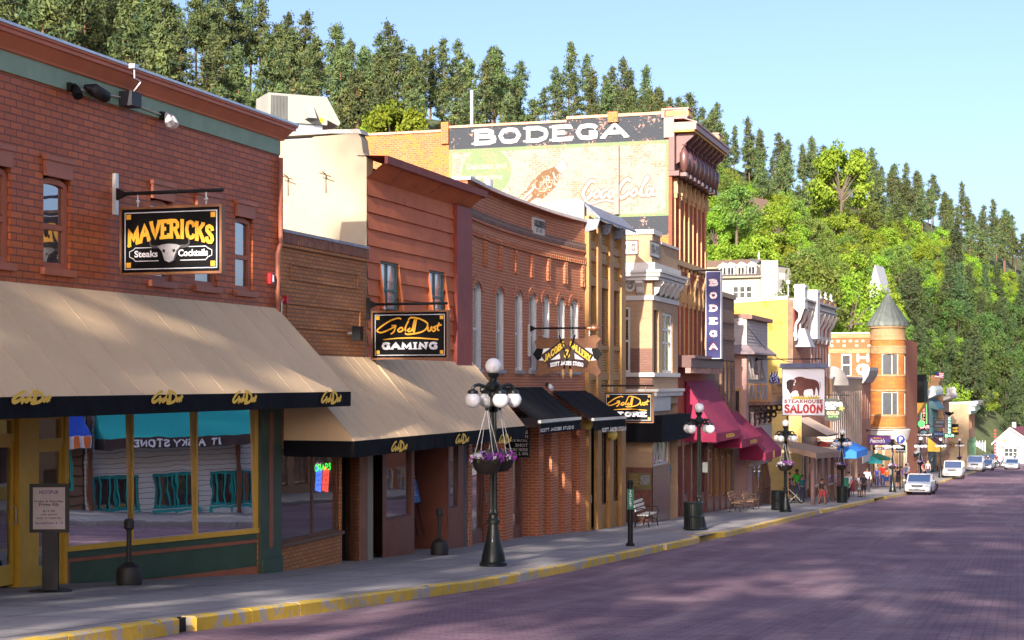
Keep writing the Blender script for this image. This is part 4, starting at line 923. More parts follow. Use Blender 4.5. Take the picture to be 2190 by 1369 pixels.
mb.box(f8, L8-2.5, L8, .002, .05, -3.2, -2.752, 0); mb.build('shop_cornice', [m_mauve, m_buff], b8)
mb = MB(); mb.poly([f8(0, -.5, -9), f8(L8, -.5, -9), f8(L8, -.5, -2.9), f8(0, -.5, -2.9)]); mb.build('shop_interior', m_dark, b8)
for i in range(4):
 a, b = .4+(L8-.8)*i/4, .4+(L8-.8)*(i+1)/4; g_ = G(f8(a, 0, 0).y)
 win(b8, f8, a+.1, b-.1, g_+.6, -3.05, -.1, .09, M('mustard_frame', (.40, .20, .03), .4), G_CLEAR, ((), (.8,)), .08, name='shop_window')
 mb = MB(); mb.box(f8, a, b, -.2, -.03, -9, g_+.59); mb.box(f8, a-.08, a+.09, -.18, .02, -9, -3); mb.build('stall_riser', m_mar, b8)
# =============== pink and white clapboard house with balcony ===============
f9 = FR(1597, 1641); L9 = f9.L; g9 = f9.perp(0)
b9 = thing('clapboard_house', 'pink clapboard house with peeling white upper storey and carved balcony', 'house', base_of(f9))
m_pink = M('pink_clapboard', (.42, .24, .20), .7, var=.12, sc=2); m_peel = M('peeling_white_boards', (.42, .36, .34), .75, var=.12, sc=2, worn=((.40, .27, .24), .58, 3))
zt9 = f9.z(1634, 690); zm = g9.z(1590, 752);
def clap(mb, fr, u0, u1, z0, z1, st=.14, hs=(), mi=0):
 n = max(1, int((z1-z0)/st))
 for i in range(n):
  a = z0+(z1-z0)*i/n; b = z0+(z1-z0)*(i+1)/n
  fo = lambda u, o, z, a=a, b=b: fr(u, o+.03*(b-z)/(b-a), z)
  h2 = [(q[0], q[1], max(q[2], a-1), min(q[3], b+1)) for q in hs if q[2] < b and q[3] > a]
  mb.wall(fo, u0, u1, a, b, h2, 0, .1, mi=mi); mb.poly([fr(u0, .03, a), fr(u0, 0, a), fr(u1, 0, a), fr(u1, .03, a)], mi)
h9 = [(.5+i*1.7, 1.25+i*1.7, f9.z(1608, 812), f9.z(1608, 766)) for i in range(3) if 1.3+i*1.7 < L9]
mb = MB(); clap(mb, f9, 0, L9, -2.2, zt9, .16, h9); clap(mb, g9, -.9, 0, zm, zt9+.1, .16); mb.poly([f9(0, 0, zt9), f9(L9, 0, zt9), f9(L9, -.9, zt9), f9(0, -.9, zt9)]); mb.poly([f9(L9, 0, -9), f9(L9, -.9, -9), f9(L9, -.9, zt9), f9(L9, 0, zt9)]); mb.poly([f9(0, -.9, -3), f9(L9, -.9, -3), f9(L9, -.9, zt9), f9(0, -.9, zt9)]); mb.poly([f9(0, -.9, -2.4), f9(L9, -.9, -2.4), f9(L9, -9, -2.4), f9(0, -9, -2.4)]); mb.build('upper_wall', m_peel, b9)
mb = MB(); clap(mb, g9, -4, 0, -9, zm, .15); clap(mb, f9, 0, L9, -9, -2.2, .15, [(1.6, L9-.1, -9.1, -4.2)]); mb.build('pink_wall', m_pink, b9)
mb = MB(); mb.box(g9, -1.0, .12, .0, .12, zt9+.1, zt9+.24); mb.box(f9, -.1, L9+.1, -.2, .28, zt9+.002, zt9+.2); mb.build('top_moulding', M('faded_brown_red', (.25, .12, .09), .7), b9)
mb = MB(); mb.mesh([g9(-4, .0, zm+.35), g9(.02, .0, zm+.35), g9(.5, .6, zm-.05), g9(-4, .6, zm-.05), g9(-4, .0, zm-.12), g9(.02, 0, zm-.12), g9(.5, .6, zm-.14), g9(-4, .6, zm-.14)], [(0, 1, 2, 3), (4, 7, 6, 5), (3, 2, 6, 7)])
mb.mesh([f9(0, .0, zm+.35), f9(L9, 0, zm+.35), f9(L9, .5, zm-.05), f9(-.6, .5, zm-.05), f9(0, 0, zm-.12), f9(L9, 0, zm-.12), f9(L9, .5, zm-.14), f9(-.6, .5, zm-.14)], [(0, 1, 2, 3), (4, 7, 6, 5), (3, 2, 6, 7), (1, 5, 6, 2)])
mb.build('pent_roof', M('slate_shingle', (.22, .17, .18), .8, var=.3, sc=5), b9)
for q in h9: win(b9, f9, *q, -.05, .08, M('cream_sash', (.55, .45, .33)), G_DARK, ((), (.5,)), .06)
mb = MB(); mb.box(g9, -.62, -.3, .035, .09, g9.z(1585, 935), g9.z(1585, 830)); bo = mb.build('side_window', M('ochre_frame', (.42, .22, .06), .5), b9); mb = MB(); mb.box(g9, -.55, -.37, .091, .095, g9.z(1585, 930), g9.z(1585, 836)); mb.build('pane', G_DARK, bo)
m_bal = M('balcony_timber', (.30, .15, .055), .6, var=.2, sc=4); m_bald = M('dark_carved_timber', (.055, .03, .02), .7)
u9 = .35; gb = f9.perp(u9); oB = gb.u(1648); zb0, zb1 = gb.z(1630, 855), gb.z(1630, 820)
ue = L9-.2
mb = MB(); mb.box(f9, u9, ue, .0, oB, zb0-.28, zb0-.1); mb.build('balcony_floor', M('balcony_fascia', (.13, .06, .05), .6), b9)
mb = MB()
for (fr, a, b, o) in ((gb, .0, oB-.06, 0), (f9, u9+.06, ue, oB-.04)):
 mb.box(fr, a, b, o-.03, o+.03, zb1-.08, zb1); mb.box(fr, a, b, o-.03, o+.03, zb0-.1, zb0)
 n = max(3, int((b-a)/.3))
 for i in range(n):
  u0, u1 = a+(b-a)*(i+.08)/n, a+(b-a)*(i+.92)/n; m = (u0+u1)/2; h = (u1-u0)/2; zz0, zz1 = zb0, zb1-.08; q = (zz0+zz1)/2
  for s in (-1, 1): mb.prism([(m+s*h, zz0), (m+s*h, zz1), (m+s*h*.35, zz1), (m+s*h*.75, q+.1), (m+s*h*.25, q), (m+s*h*.75, q-.1), (m+s*h*.35, zz0)], fr, o-.015, o+.015)
mb.box(gb, oB-.06, oB+.06, -.06, .06, zb0-.1, zb1+.12); mb.box(f9, ue-.1, ue+.02, oB-.08, oB+.04, zb0-.1, zb1+.12)
mb.build('balcony_rail', m_bal, b9)
for i in range(4):
 u = u9+.2+(ue-u9-.4)*i/3; fb = f9.perp(u)
 mb = MB()
 for (x, z, r) in ((.15, -.5, .16), (.42, -.52, .17), (.7, -.5, .15), (.15, -.85, .15), (.4, -.87, .13), (.14, -1.15, .12)):
  c = [(x+r*math.cos(2*math.pi*k/12), zb0+z+.03+r*math.sin(2*math.pi*k/12)) for k in range(13)]; mb.tube([fb(a, 0, b) for a, b in c], .055, 5)
 mb.build('scroll_bracket', m_bald, b9)
mb = MB(); mb.box(f9, .2, L9, .01, .25, -4.3, zb0-1.35);
for i in range(5): p = f9(.4+(L9-.6)*i/4, .2, 0); mb.lathe((p.x, p.y, 0), [(.06, zb0-1.4), (.1, zb0-1.1), (.07, zb0-.8), (.1, zb0-.72), (.1, zb0-.62)], 8)
mb.build('pale_balusters', M('pale_pink_trim', (.48, .36, .31), .6), b9)
mb = MB(); mb.tube([f9(ue-.1, oB, zb0-.28), f9(ue-.1, oB, G(f9(ue, 0, 0).y))], .06, 8); mb.build('balcony_post', m_bal, b9)
g_ = G(f9(3, 0, 0).y)
for a, b in ((1.7, 3.6), (3.8, L9-.2)):
 win(b9, f9, a, b, g_+.5, -4.25, -.08, .08, M('ochre_frame', (.42, .22, .06)), G_CLEAR, ((.5,), ()), .06, name='shop_window')
# =============== yellow flanked brick block with ornate white cornice ===============
f10 = FR(1697, 1772); L10 = f10.L; g10 = f10.perp(0)
b10 = thing('ornate_cornice_building', 'red brick block with yellow stucco flank and ornate white bracketed cornice', 'building', base_of(f10))
m_b10 = BR('orange_red_brick', (.36, .10, .045), (.29, .075, .033), (.45, .25, .15), .24, .085, .014, .2, .4)
m_ys = M('yellow_stucco', (.40, .27, .065), .85, var=.14, sc=.5, bump=.3, worn=((.33, .18, .02), .55, .7))
z10 = g10.z(1690, 640); uY = g10.u(1685)
mb = MB(); mb.prism([(-14, -9), (uY, -9), (uY, z10), (-7, z10-.35), (-14, z10-.5)], g10, -.4, 0); mb.build('yellow_flank', m_ys, b10)
mb = MB(); mb.prism([(-14, z10-.49), (-7, z10-.34), (uY, z10+.01), (uY, z10+.2), (-7, z10-.1), (-14, z10-.3)], g10, -.5, .04); mb.build('flank_cap', M('pale_grey_cap', (.58, .60, .62), .6), b10)
mb = MB(); mb.box(g10, uY, -.02, -.2, .03, -9, z10+.05); mb.build('corner_quoin', M('dark_quoin', (.20, .13, .08), .8, var=.35, sc=2), b10)
wz0, wz1 = f10.z(1750, 772), f10.z(1750, 736)
h10 = [(L10*.45+i*1.25, L10*.45+.62+i*1.25, wz0-1, wz1, .25) for i in range(6) if L10*.45+.7+i*1.25 < L10]
mb = MB(); mb.wall(f10, 0, L10, -3.2, z10+.2, h10, 0, .15); mb.shell(f10, .6, L10, -9, z10-.3, 12, o=-.02); mb.wall(f10, 0, L10, -9, -3.2, [(.3, L10-.3, -9.1, -4.4)]); mb.build('front_wall', m_b10, b10)
for q in h10: win(b10, f10, q[0], q[1], q[2], q[3], -.05, .09, m_white, G_UP, ((), (.5,)), .06, .25)
m_oc = M('white_cornice', (.46, .43, .40), .55, var=.08); m_rdp = M('red_recess', (.34, .06, .04), .6)
zq = z10
mb = MB(); mb.box(f10, -.05, L10, .002, .10, zq-2.2, zq-1.95); mb.box(f10, -.05, L10, .002, .5, zq-.55, zq-.42); mb.box(f10, -.05, L10, .002, .62, zq-.415, zq-.3); mb.box(f10, -.05, L10, .002, .45, zq-.295, zq-.05); mb.box(f10, -.05, L10, -.2, .7, zq-.045, zq+.06); mb.build('cornice', m_oc, b10)
mb = MB(); mb.box(f10, 0, L10, .003, .04, zq-1.94, zq-.56); mb.build('cornice_recess', m_rdp, b10)
for i in range(9):
 u = .15+(L10-.3)*i/8; mb = MB()
 mb.prism([(.04, zq-2.45), (.18, zq-2.4), (.22, zq-2.2), (.16, zq-1.9), (.18, zq-1.5), (.4, zq-1.2), (.5, zq-.9), (.62, zq-.56), (.04, zq-.56), (.3, zq-.8), (.28, zq-1.1), (.08, zq-1.4), (.04, zq-1.8)], lambda x, o, y, u=u: f10(u+o, x, y), -.12, .12)
 mb.build('cornice_bracket', m_oc, b10)
for i in range(3):
 u = L10*(.55+.17*i); mb = MB(); mb.box(f10, u, u+.9, -.2, .6, zq+.065, zq+.4, 0); mb.box(f10, u+.1, u+.8, .601, .63, zq+.1, zq+.3, 1); mb.build('crest_block', [m_bald, m_och], b10)
 mb = MB(); p = f10(u+.45, .3, 0); mb.lathe((p.x, p.y, 0), [(.16, zq+.4), (.18, zq+.5), (.07, zq+.6), (.12, zq+.75), (.02, zq+.95)], 10); mb.build('urn', m_oc, b10, smooth='auto')
for (xa, xb, ya, yb, o) in ((1699, 1721, 608, 660, .02), (1727, 1748, 620, 655, -.6)):
 fo = f10.perp(.02 if xa < 1720 else 4.2, o); a, b = fo.u(xa), fo.u(xb); mb = MB(); mb.box(fo, a, b, -1.1, 0, fo.z(xa, yb)-2.0*(xa > 1720), fo.z(xa, ya)); mb.box(fo, a-.04, b+.04, -1.14, .04, fo.z(xa, ya)-.2, fo.z(xa, ya)-.08); mb.build('chimney', M('white_chimney', (.55, .53, .5), .8, var=.08), b10)
mb = MB(); q = f10(L10*.5, -1.5, 0); mb.tube([(q.x, q.y, z10-.5), (q.x, q.y, f10.z(1752, 603))], .03, 6); mb.box(f10, L10*.5-.15, L10*.5+.15, -1.6, -1.4, f10.z(1752, 612), f10.z(1752, 604)); mb.build('roof_antenna', m_white, b10)
m_yw = M('yellow_boards', (.60, .40, .12), .7, var=.15, sc=2)
mb = MB(); mb.wall(g10, -4.5, .5, -9, g10.z(1690, 885), (), .12); mb.build('yellow_lower_wall', m_yw, b10)
mb = MB(); mb.wall(f10, 0, L10, -9, -3.2, [(1+i*1.7, 2.2+i*1.7, -9.1, -4.2) for i in range(5)], .1, .25); mb.build('brown_shopfront', m_tim, b10)
for i in range(5):
 a = 1+i*1.7; g_ = G(f10(a, 0, 0).y); win(b10, f10, a+.02, a+1.18, g_+.5, -4.22, -.02, .1, M('cream_sash', (.55, .45, .33)), G_CLEAR, ((), (.7,)), .06, name='shop_window')
mb = MB(); u0, z0 = f10.uz(1712, 742, .3); mb.mesh([f10(u0, 0, z0), f10(u0+1.8, 0, z0), f10(u0+1.8, .9, z0), f10(u0, .9, z0), f10(u0+.3, 0, z0+1.1), f10(u0+1.5, 0, z0+1.1), f10(u0+1.5, .5, z0+1.1), f10(u0+.3, .5, z0+1.1)], [(0, 3, 2, 1), (4, 5, 6, 7), (0, 4, 7, 3), (1, 2, 6, 5), (2, 3, 7, 6)]); mb.build('window_hood', M('hood_grey', (.26, .26, .28)), b10)
po = thing('timber_porch', 'weathered timber porch roof on brown posts standing over the pavement', 'porch', f10(-6, 2, G(88)))
zq = -3.72
mb = MB(); mb.mesh([f10(-10.6, .15, zq+.55), f10(-.6, .15, zq+.2), f10(-.6, 3.0, zq-.35), f10(-10.6, 3.0, zq), f10(-10.6, .15, zq+.4), f10(-.6, .15, zq+.05), f10(-.6, 3.0, zq-.65), f10(-10.6, 3.0, zq-.3)], [(0, 1, 2, 3), (4, 7, 6, 5), (3, 2, 6, 7), (0, 3, 7, 4), (1, 5, 6, 2)]); mb.build('porch_roof', M('weathered_planks', (.33, .21, .14), .8, var=.3, sc=4), po)
for i in range(5):
 u = -10.4+i*2.3; p = f10(u, 2.8, 0); mb = MB(); mb.box(f10, u-.09, u+.09, 2.7, 2.88, G(p.y)-.1, zq-.3-.035*(u+10.6)); mb.build('post', M('porch_post_paint', (.11, .045, .04), .6), po)
mb = MB()
for a, b in ((-10.3, -8.2), (-5.7, -3.6)): g_ = G(f10(a, 2.8, 0).y); mb.box(f10, a, b, 2.75, 2.83, g_+.9, g_+.98)
mb.build('porch_rail', M('pale_pink_trim', (.48, .36, .31)), po)
# =============== low tan shop with battens ===============
f11 = FR(1779, 1843); L11 = f11.L; g11 = f11.perp(0)
b11 = thing('tan_batten_shop', 'low tan shop with vertical battens and brick base beside the round tower', 'building', base_of(f11))
z11 = g11.z(1776, 810); m_tan = M('tan_boards', (.38, .24, .145), .7, var=.1, sc=2)
mb = MB(); mb.wall(f11, 0, L11, -5, z11); mb.wall(g11, -8, 0, -9, z11); mb.shell(f11, 0, L11, -9, z11, 8); mb.build('wall', m_tan, b11)
mb = MB()
for i in range(16): u = L11*(i+.5)/16; mb.box(f11, u-.04, u+.04, .002, .06, -4.9, z11-.9)
mb.build('battens', M('grey_battens', (.36, .29, .24), .7), b11)
mb = MB(); mb.box(g11, -8, .1, -.3, .08, z11+.002, z11+.14); mb.box(f11, 0, L11, -.3, .1, z11+.003, z11+.142); mb.build('coping', M('grey_coping', (.30, .31, .34)), b11)
mb = MB(); mb.wall(f11, 0, L11, -9.5, -5, [(2+i*3.4, 4+i*3.4, G(f11(3+i*3.4, 0, 0).y)+.7, -5.6) for i in range(4)], .02, .2); mb.build('brick_base', BR('orange_base_brick', (.40, .17, .08), (.30, .12, .055), (.25, .15, .1), .24, .085, .012), b11)
for i in range(4): win(b11, f11, 2+i*3.4, 4+i*3.4, G(f11(3+i*3.4, 0, 0).y)+.7, -5.6, -.08, .1, M('cream_sash', (.55, .45, .33)), G_CLEAR, ((.5,), ()), .06, name='shop_window')
f11b = FR(1843, 1862)
b11b = thing('red_brick_shop', 'narrow red brick shop with curved grey metal cornice left of the round tower', 'building', base_of(f11b))
z11b = f11b.z(1846, 820); mb = MB(); Lb = f11b.L
hb = [(Lb*(i+.25)/4, Lb*(i+.6)/4, -3, z11b-.8) for i in range(4)]
mb.wall(f11b, 0, Lb, -9.5, z11b+.6, hb, 0, .2); mb.shell(f11b, 0, Lb, -9.5, z11b+.6, 8); mb.build('wall', m_b10, b11b)
for q in hb: win(b11b, f11b, *q, -.05, .1, M('pale_red_sash', (.5, .3, .25)), G_DARK, ((), (.5,)), .05)
mb = MB(); mb.prism([(.02, z11b), (.15, z11b+.05), (.5, z11b+.6), (.62, z11b+1.0), (.62, z11b+1.25), (.02, z11b+1.25)], lambda x, o, y: f11b(o, x, y), -.1, Lb+.1); mb.build('metal_cornice', M('grey_tin_cornice', (.27, .26, .255), .5, var=.1), b11b)
mb = MB(); mb.box(f11b, 0, Lb, .02, .12, -6.4, -5.6); mb.build('shop_sign_band', m_w6, b11b)
mb = MB(); gq = FR(1862, 1890); mb.prism([(-1.2, 0), (1.2, 0), (1.2, .15), (1.05, .65), (.75, 1.05), (.4, 1.25), (0, 1.32), (-.4, 1.25), (-.75, 1.05), (-1.05, .65), (-1.2, .15)], lambda x, o, y: g11(g11.u(1772)+x, o, z11-.1+y*1.0-.35), -1.3, -1.0); tag(mb.build('roof_gable', m_w6), 'white rounded false gable standing on the roof of the low tan shop', 'gable')
# =============== hotel with round tower ===============
YT = 141.0; ct = V(((1899-CX)/F*YT, YT)); sT = F/YT; rt = 36.5/sT; zz = lambda y: (CY-y)/F*YT
b12 = thing('tower_hotel', 'orange sandstone hotel with round corner tower and green conical roof', 'building', V((ct.x, ct.y, G(YT))))
m_sand = BR('orange_sandstone', (.40, .145, .022), (.30, .085, .02), (.24, .115, .035), .62, .30, .02, .35, 1.0)
m_sand2 = BR('pale_sandstone', (.36, .22, .10), (.29, .165, .07), (.35, .24, .13), .9, .34, .03, .3, 1.0)
m_hb = BR('hotel_brick', (.36, .10, .03), (.30, .08, .026), (.36, .13, .06), .24, .085, .01, .15, .4)
def drum(mb, z0, z1, r, mi=0, skip=None, n=32, rot=0.):
 for k in range(n):
  if skip and k in skip: continue
  a0, a1 = 2*math.pi*k/n+rot, 2*math.pi*(k+1)/n+rot
  mb.poly([V((ct.x+r*math.cos(a), ct.y+r*math.sin(a), z)) for a, z in ((a0, z0), (a1, z0), (a1, z1), (a0, z1))], mi, [(r*a0, z0), (r*a1, z0), (r*a1, z1), (r*a0, z1)])
def k_of(px): # sector seen at px
 s = (px-1899)/36.5; a = -math.pi/2+math.asin(max(-1, min(1, s)))-0.24*0; return int((a % (2*math.pi))/(2*math.pi)*32)
kw = [[k_of(1885), k_of(1893), k_of(1901), k_of(1908)], [k_of(1930), k_of(1934)]]
skip = set(k for q in kw for k in range(min(q), max(q)+1))
mb = MB()
drum(mb, zz(742), zz(726), rt); drum(mb, zz(755), zz(742), rt*1.03, 1); drum(mb, zz(803), zz(755), rt, 0, skip); drum(mb, zz(836), zz(803), rt); drum(mb, zz(888), zz(836), rt, 0, skip); drum(mb, zz(914), zz(888), rt); drum(mb, -10, zz(914), rt*.9, 1)
drum(mb, zz(698), zz(726), rt*1.0, 1)
for y, r in ((726, 1.05), (742, 1.05), (755, 1.05), (835, 1.04), (803, 1.03), (888, 1.03), (914, 1.06)): mb.lathe((ct.x, ct.y, 0), [(rt*.95, zz(y)-.1), (rt*r, zz(y)-.08), (rt*r, zz(y)+.06), (rt*.95, zz(y)+.1)], 32, 1)
mb.build('tower_wall', [m_sand, m_sand2], b12)
for za, zb in ((zz(803), zz(757)), (zz(888), zz(838))):
 for q in kw:
  k0, k1 = min(q), max(q); mb = MB(); pb = MB(); r = rt*.985
  a0, a1 = 2*math.pi*k0/32, 2*math.pi*(k1+1)/32
  fw = Frame((ct.x+r*math.cos(a0), ct.y+r*math.sin(a0)), (ct.x+r*math.cos(a1), ct.y+r*math.sin(a1)))
  win(b12, fw, 0, fw.L, za, zb, .0, .09, M('white_frame', (.42, .39, .33)), M('dark_pane', (.035, .045, .055), .25), ((.62,) if k1-k0 > 2 else (), ()), .1)
mb = MB(); n = 40
pr = [(rt*1.2, zz(698)), (rt*1.16, zz(690)), (rt*.62, zz(660)), (rt*.12, zz(632)), (.06, zz(628))]
mb.lathe((ct.x, ct.y, 0), pr, n, 0, .04); mb.lathe((ct.x, ct.y, 0), [(.05, zz(628)), (.14, zz(625)), (.05, zz(622)), (.02, zz(616))], 10, 0); mb.build('cone_roof', M('verdigris_tiles', (.125, .145, .125), .7, var=.25, sc=3), b12)
mb = MB(); mb.lathe((ct.x, ct.y, 0), [(rt*.9, zz(704)), (rt*1.12, zz(702)), (rt*1.12, zz(698.5)), (rt*.9, zz(698.3))], 32); mb.build('tower_eave', m_sand2, b12)
tq = V((FX(170)-FX(141), 29)).normalized(); f12 = Frame(ct+tq*.6, ct+tq*20); g12 = f12.perp(0, -.2)
uA, uB = g12.u(1740), g12.u(1866); Z12 = lambda y: g12.z(1820, y)
hw = [(g12.u(1799), g12.u(1821), Z12(806), Z12(757)), (g12.u(1750), g12.u(1775), Z12(806), Z12(757))]
mb = MB(); mb.wall(g12, uA-6, uB, -10, Z12(746), hw, 0, .15); mb.wall(g12, uA-6, uB, Z12(746), Z12(722)); mb.poly([g12(uA-6, 0, Z12(722)), g12(uB, 0, Z12(722)), g12(uB, -16, Z12(722)), g12(uA-6, -16, Z12(722))])
mb.wall(f12, 0, 19, -10, Z12(722), (), .9); mb.build('wall', m_hb, b12)
mb = MB(); mb.box(g12, uA-6, uB, .002, .12, Z12(756), Z12(746)); mb.box(g12, uA-6, uB, -.3, .1, Z12(723), Z12(714)); mb.build('stone_bands', m_sand2, b12)
mb = MB(); mb.box(g12, uA-6, uB+.1, -.4, .16, Z12(713.5), Z12(711)); mb.build('coping', m_white, b12)
mb = MB()
for i in range(28):
 u = uA-4+i*.55; y = 727 if i % 2 else 737
 if u < uB-.4: mb.box(g12, u, u+.26, .002, .03, Z12(y+5), Z12(y))
 u += .27
 if i % 2 == 0 and u < uB-.4: mb.box(g12, u-.28, u-.02, .002, .03, Z12(732), Z12(728))
mb.build('chequer_stones', M('pale_chequer', (.55, .42, .30), .8), b12)
for q in hw: win(b12, g12, *q, -.02, .13, m_white, G_DARK, ((), (.52,)), .08)
mb = MB(); a, b = g12.u(1832), g12.u(1859); slab(mb, 'H', g12, a, b, Z12(775), Z12(756), .02, wt=.2, serif=.1); slab(mb, 'O', g12, a, b, Z12(801), Z12(779), .02, wt=.24, serif=0); slab(mb, 'T', g12, a, b, Z12(824), Z12(806), .02, wt=.34, serif=.4); mb.build('painted_lettering', M('white_wall_paint', (.6, .59, .56), .8, var=.05), b12)
mb = MB(); mb.lathe((ct.x, ct.y, 0), [(rt*.95, zz(917)), (rt*1.25, zz(917)), (rt*1.3, zz(919)), (rt*1.15, zz(940)), (rt*.95, zz(941))], 28); mb.build('tin_canopy', M('weathered_tin', (.50, .46, .42), .5, .3, var=.2), b12)
g_ = G(YT)
mb = MB()
for i in range(7): a = -math.pi*(.05+.9*i/6); mb.lathe((ct.x+rt*1.02*math.cos(a), ct.y+rt*1.02*math.sin(a), 0), [(.12, g_-.1), (.12, zz(940))], 8)
mb.build('shop_columns', M('cream_sash', (.55, .45, .33)), b12)
# =============== the far row ===============
def row_house(px0, px1, ytop, label, mat, dep=8, wn=3, wz=(.35, .75), wmat=None, name='row_building', cap=None, o=0., shop=None, capo=.25):
 f = FR(px0, px1, o=o); L = f.L; z1 = f.z((px0+px1)/2, ytop); g_ = G(f(L/2, 0, 0).y); h = z1-g_
 b = thing(name, label, 'building', base_of(f))
 z0, za = g_+h*wz[0], g_+h*wz[1]
 hs = [(L*(i+.22)/wn, L*(i+.72)/wn, z0, za) for i in range(wn)]
 sh = g_+2.7
 mb = MB(); mb.wall(f, 0, L, sh, z1, hs, 0, .2); mb.wall(f, 0, L, g_-1, sh, [(.3, L-.3, g_-1.1, sh-.4)], 0, .2); mb.shell(f, 0, L, g_-1, z1, dep); mb.build('wall', mat, b)
 for q in hs: win(b, f, *q, -.06, .1, wmat or m_white, G_DARK, ((), (.5,)), .06)
 if cap:
  mb = MB(); mb.prism([(.02, z1-.55), (.12, z1-.5), (capo*.7, z1-.25), (capo, z1-.1), (capo, z1+.12), (-.3, z1+.12)], lambda x, o_, y: f(o_, x, y), -.05, L+.05); mb.build('cornice', cap, b)
 n = max(2, int(L/1.8)); sm = shop or m_tim
 for i in range(n):
  a, c = .3+(L-.6)*i/n, .3+(L-.6)*(i+1)/n; win(b, f, a, c, g_+.1+.5*(i % 2), sh-.42, -.1, .1, sm, G_DARK, ((), (.75,)), .08, name='shop_window')
 mb = MB(); mb.poly([f(0, -.3, g_-1), f(L, -.3, g_-1), f(L, -.3, sh), f(0, -.3, sh)]); mb.build('shop_interior', m_dark, b)
 return b, f, z1
m_pinkb = M('pink_render', (.36, .17, .12), .8, var=.12); m_artd = M('ochre_render', (.33, .19, .08), .8, var=.15)
bq, fq, zq = row_house(1941, 1958, 840, 'low brown brick building with black and gold balcony box just right of the tower', BR('row_brick', (.36, .16, .10), (.3, .12, .08), (.3, .18, .12)), wn=3)
mb = MB(); mb.box(fq, .5, 4.5, .1, 1.6, zq-1.0, zq+1.2, 0); mb.prism([(.1, zq-1.0), (1.6, zq-1.0), (.9, zq-2.2), (.1, zq-2.4)], lambda x, o, y: fq(o, x, y), .5, 4.5, 1)
for u in (.9, 2.3, 3.7): mb.prism([(u, zq+1.2), (u+1, zq+1.2), (u+.5, zq+1.9)], fq, .2, 1.5, 0)
mb.build('oriel_box', [m_blk, m_och], bq)
b_, f_, z_ = row_house(1958, 1985, 836, 'salmon rendered building with a plain white coping past the tower', m_pinkb, cap=m_white, wn=4)
b_, f_, z_ = row_house(1985, 2002, 842, 'teal metal fronted building with rounded bay and ornate pale cornice', M('teal_metal_front', (.05, .13, .14), .5, var=.15), cap=M('pale_mint_cornice', (.50, .58, .54), .6), wn=3, capo=.9, wmat=M('dark_teal', (.03, .08, .09)), shop=M('dark_teal', (.03, .08, .09)))
mb = MB()
for i in range(9): mb.tube([f_(f_.L*.15+i*f_.L*.085, .25, z_-5.2), f_(f_.L*.15+i*f_.L*.085, .25, z_-1.6)], .12, 6)
mb.box(f_, f_.L*.1, f_.L*.9, .02, .24, z_-5.2, z_-1.6); mb.prism([(.0, z_-.7), (.5, z_-.9), (1.1, z_-1.7), (1.1, z_-1.9), (0, z_-1.6)], lambda x, o, y: f_(o, x, y), f_.L*.1, f_.L*.9); mb.build('rounded_bay', M('bay_teal', (.05, .15, .17), .5), b_)
mb = MB();
for i in range(10): mb.ball(f_(f_.L*(i+.5)/10, .4, z_+.25+.2*(i % 2)), .5, 8, 6)
mb.build('cornice_ornament', M('pale_mint_cornice', (.50, .58, .54)), b_, smooth=True)
b_, f_, z_ = row_house(2002, 2012, 832, 'ochre stepped art deco front between the teal building and the white corniced one', m_artd, wn=2)
mb = MB(); L_ = f_.L; mb.box(f_, L_*.1, L_*.9, -1, .25, z_+.01, z_+.9); mb.box(f_, L_*.25, L_*.75, -1, .35, z_+.91, z_+1.7)
for u in (.1, .37, .63, .86): mb.box(f_, L_*u, L_*u+.5, .003, .3, z_-6, z_)
mb.build('stepped_parapet', m_artd, b_)
b_, f_, z_ = row_house(2012, 2030, 849, 'pale peach building with swelling white cornice before the rough stone flank', M('peach_render', (.36, .2, .13), .8), cap=m_oc, wn=4, capo=1.2)
mb = MB()
for i in range(5): p = f_(f_.L*(i+.3)/5, .8, 0); mb.lathe((p.x, p.y, 0), [(.35, z_+.12), (.4, z_+.4), (.15, z_+.6), (.3, z_+.9), (.05, z_+1.3)], 8)
mb.build('urns', m_oc, b_, smooth=True)
YS = 222.; cS = V(((2072-CX)/F*YS, YS)); dS = V((FX(250)-FX(220), 30)).normalized(); fS = Frame(cS, cS+dS*12); gS = fS.perp(0)
bS = thing('stone_flank_building', 'brick building with rough pale stone flank and mint green cornice at the street end', 'building', V((cS.x, cS.y, G(YS))))
zS = gS.z(2070, 863); gz_ = G(YS)
mb = MB(); mb.prism([(-12, gz_-1), (0, gz_-1), (0, zS), (-3, zS-.1), (-6, zS-.8), (-12, zS-1.2)], gS, -.5, 0); mb.build('stone_flank', M('rough_stone', (.34, .25, .15), .9, var=.3, sc=.5, bump=.8, worn=((.56, .42, .10), .66, .35)), bS)
mb = MB(); mb.prism([(-12, zS-1.19), (-6, zS-.79), (-3, zS-.09), (.1, zS+.01), (.1, zS+.25), (-3, zS+.15), (-6, zS-.55), (-12, zS-.95)], gS, -.6, .06); mb.build('flank_cap', m_white, bS)
hs = [(1+i*2.6, 2.2+i*2.6, gz_+5.4, gz_+8.2) for i in range(4)]
mb = MB(); mb.wall(fS, 0, 11.5, gz_+4, zS, hs, 0, .25); mb.poly([fS(0, 0, zS-.3), fS(11.5, 0, zS-.3), fS(11.5, -10, zS-.3), fS(0, -10, zS-.3)]); mb.poly([fS(11.5, 0, gz_-2), fS(11.5, -10, gz_-2), fS(11.5, -10, zS), fS(11.5, 0, zS)]); mb.build('front_wall', BR('tan_red_brick', (.40, .20, .09), (.32, .15, .07), (.3, .2, .12)), bS)
for q in hs: win(bS, fS, *q, -.1, .12, M('dark_sash', (.07, .05, .04)), G_DARK, ((), (.5,)), .08)
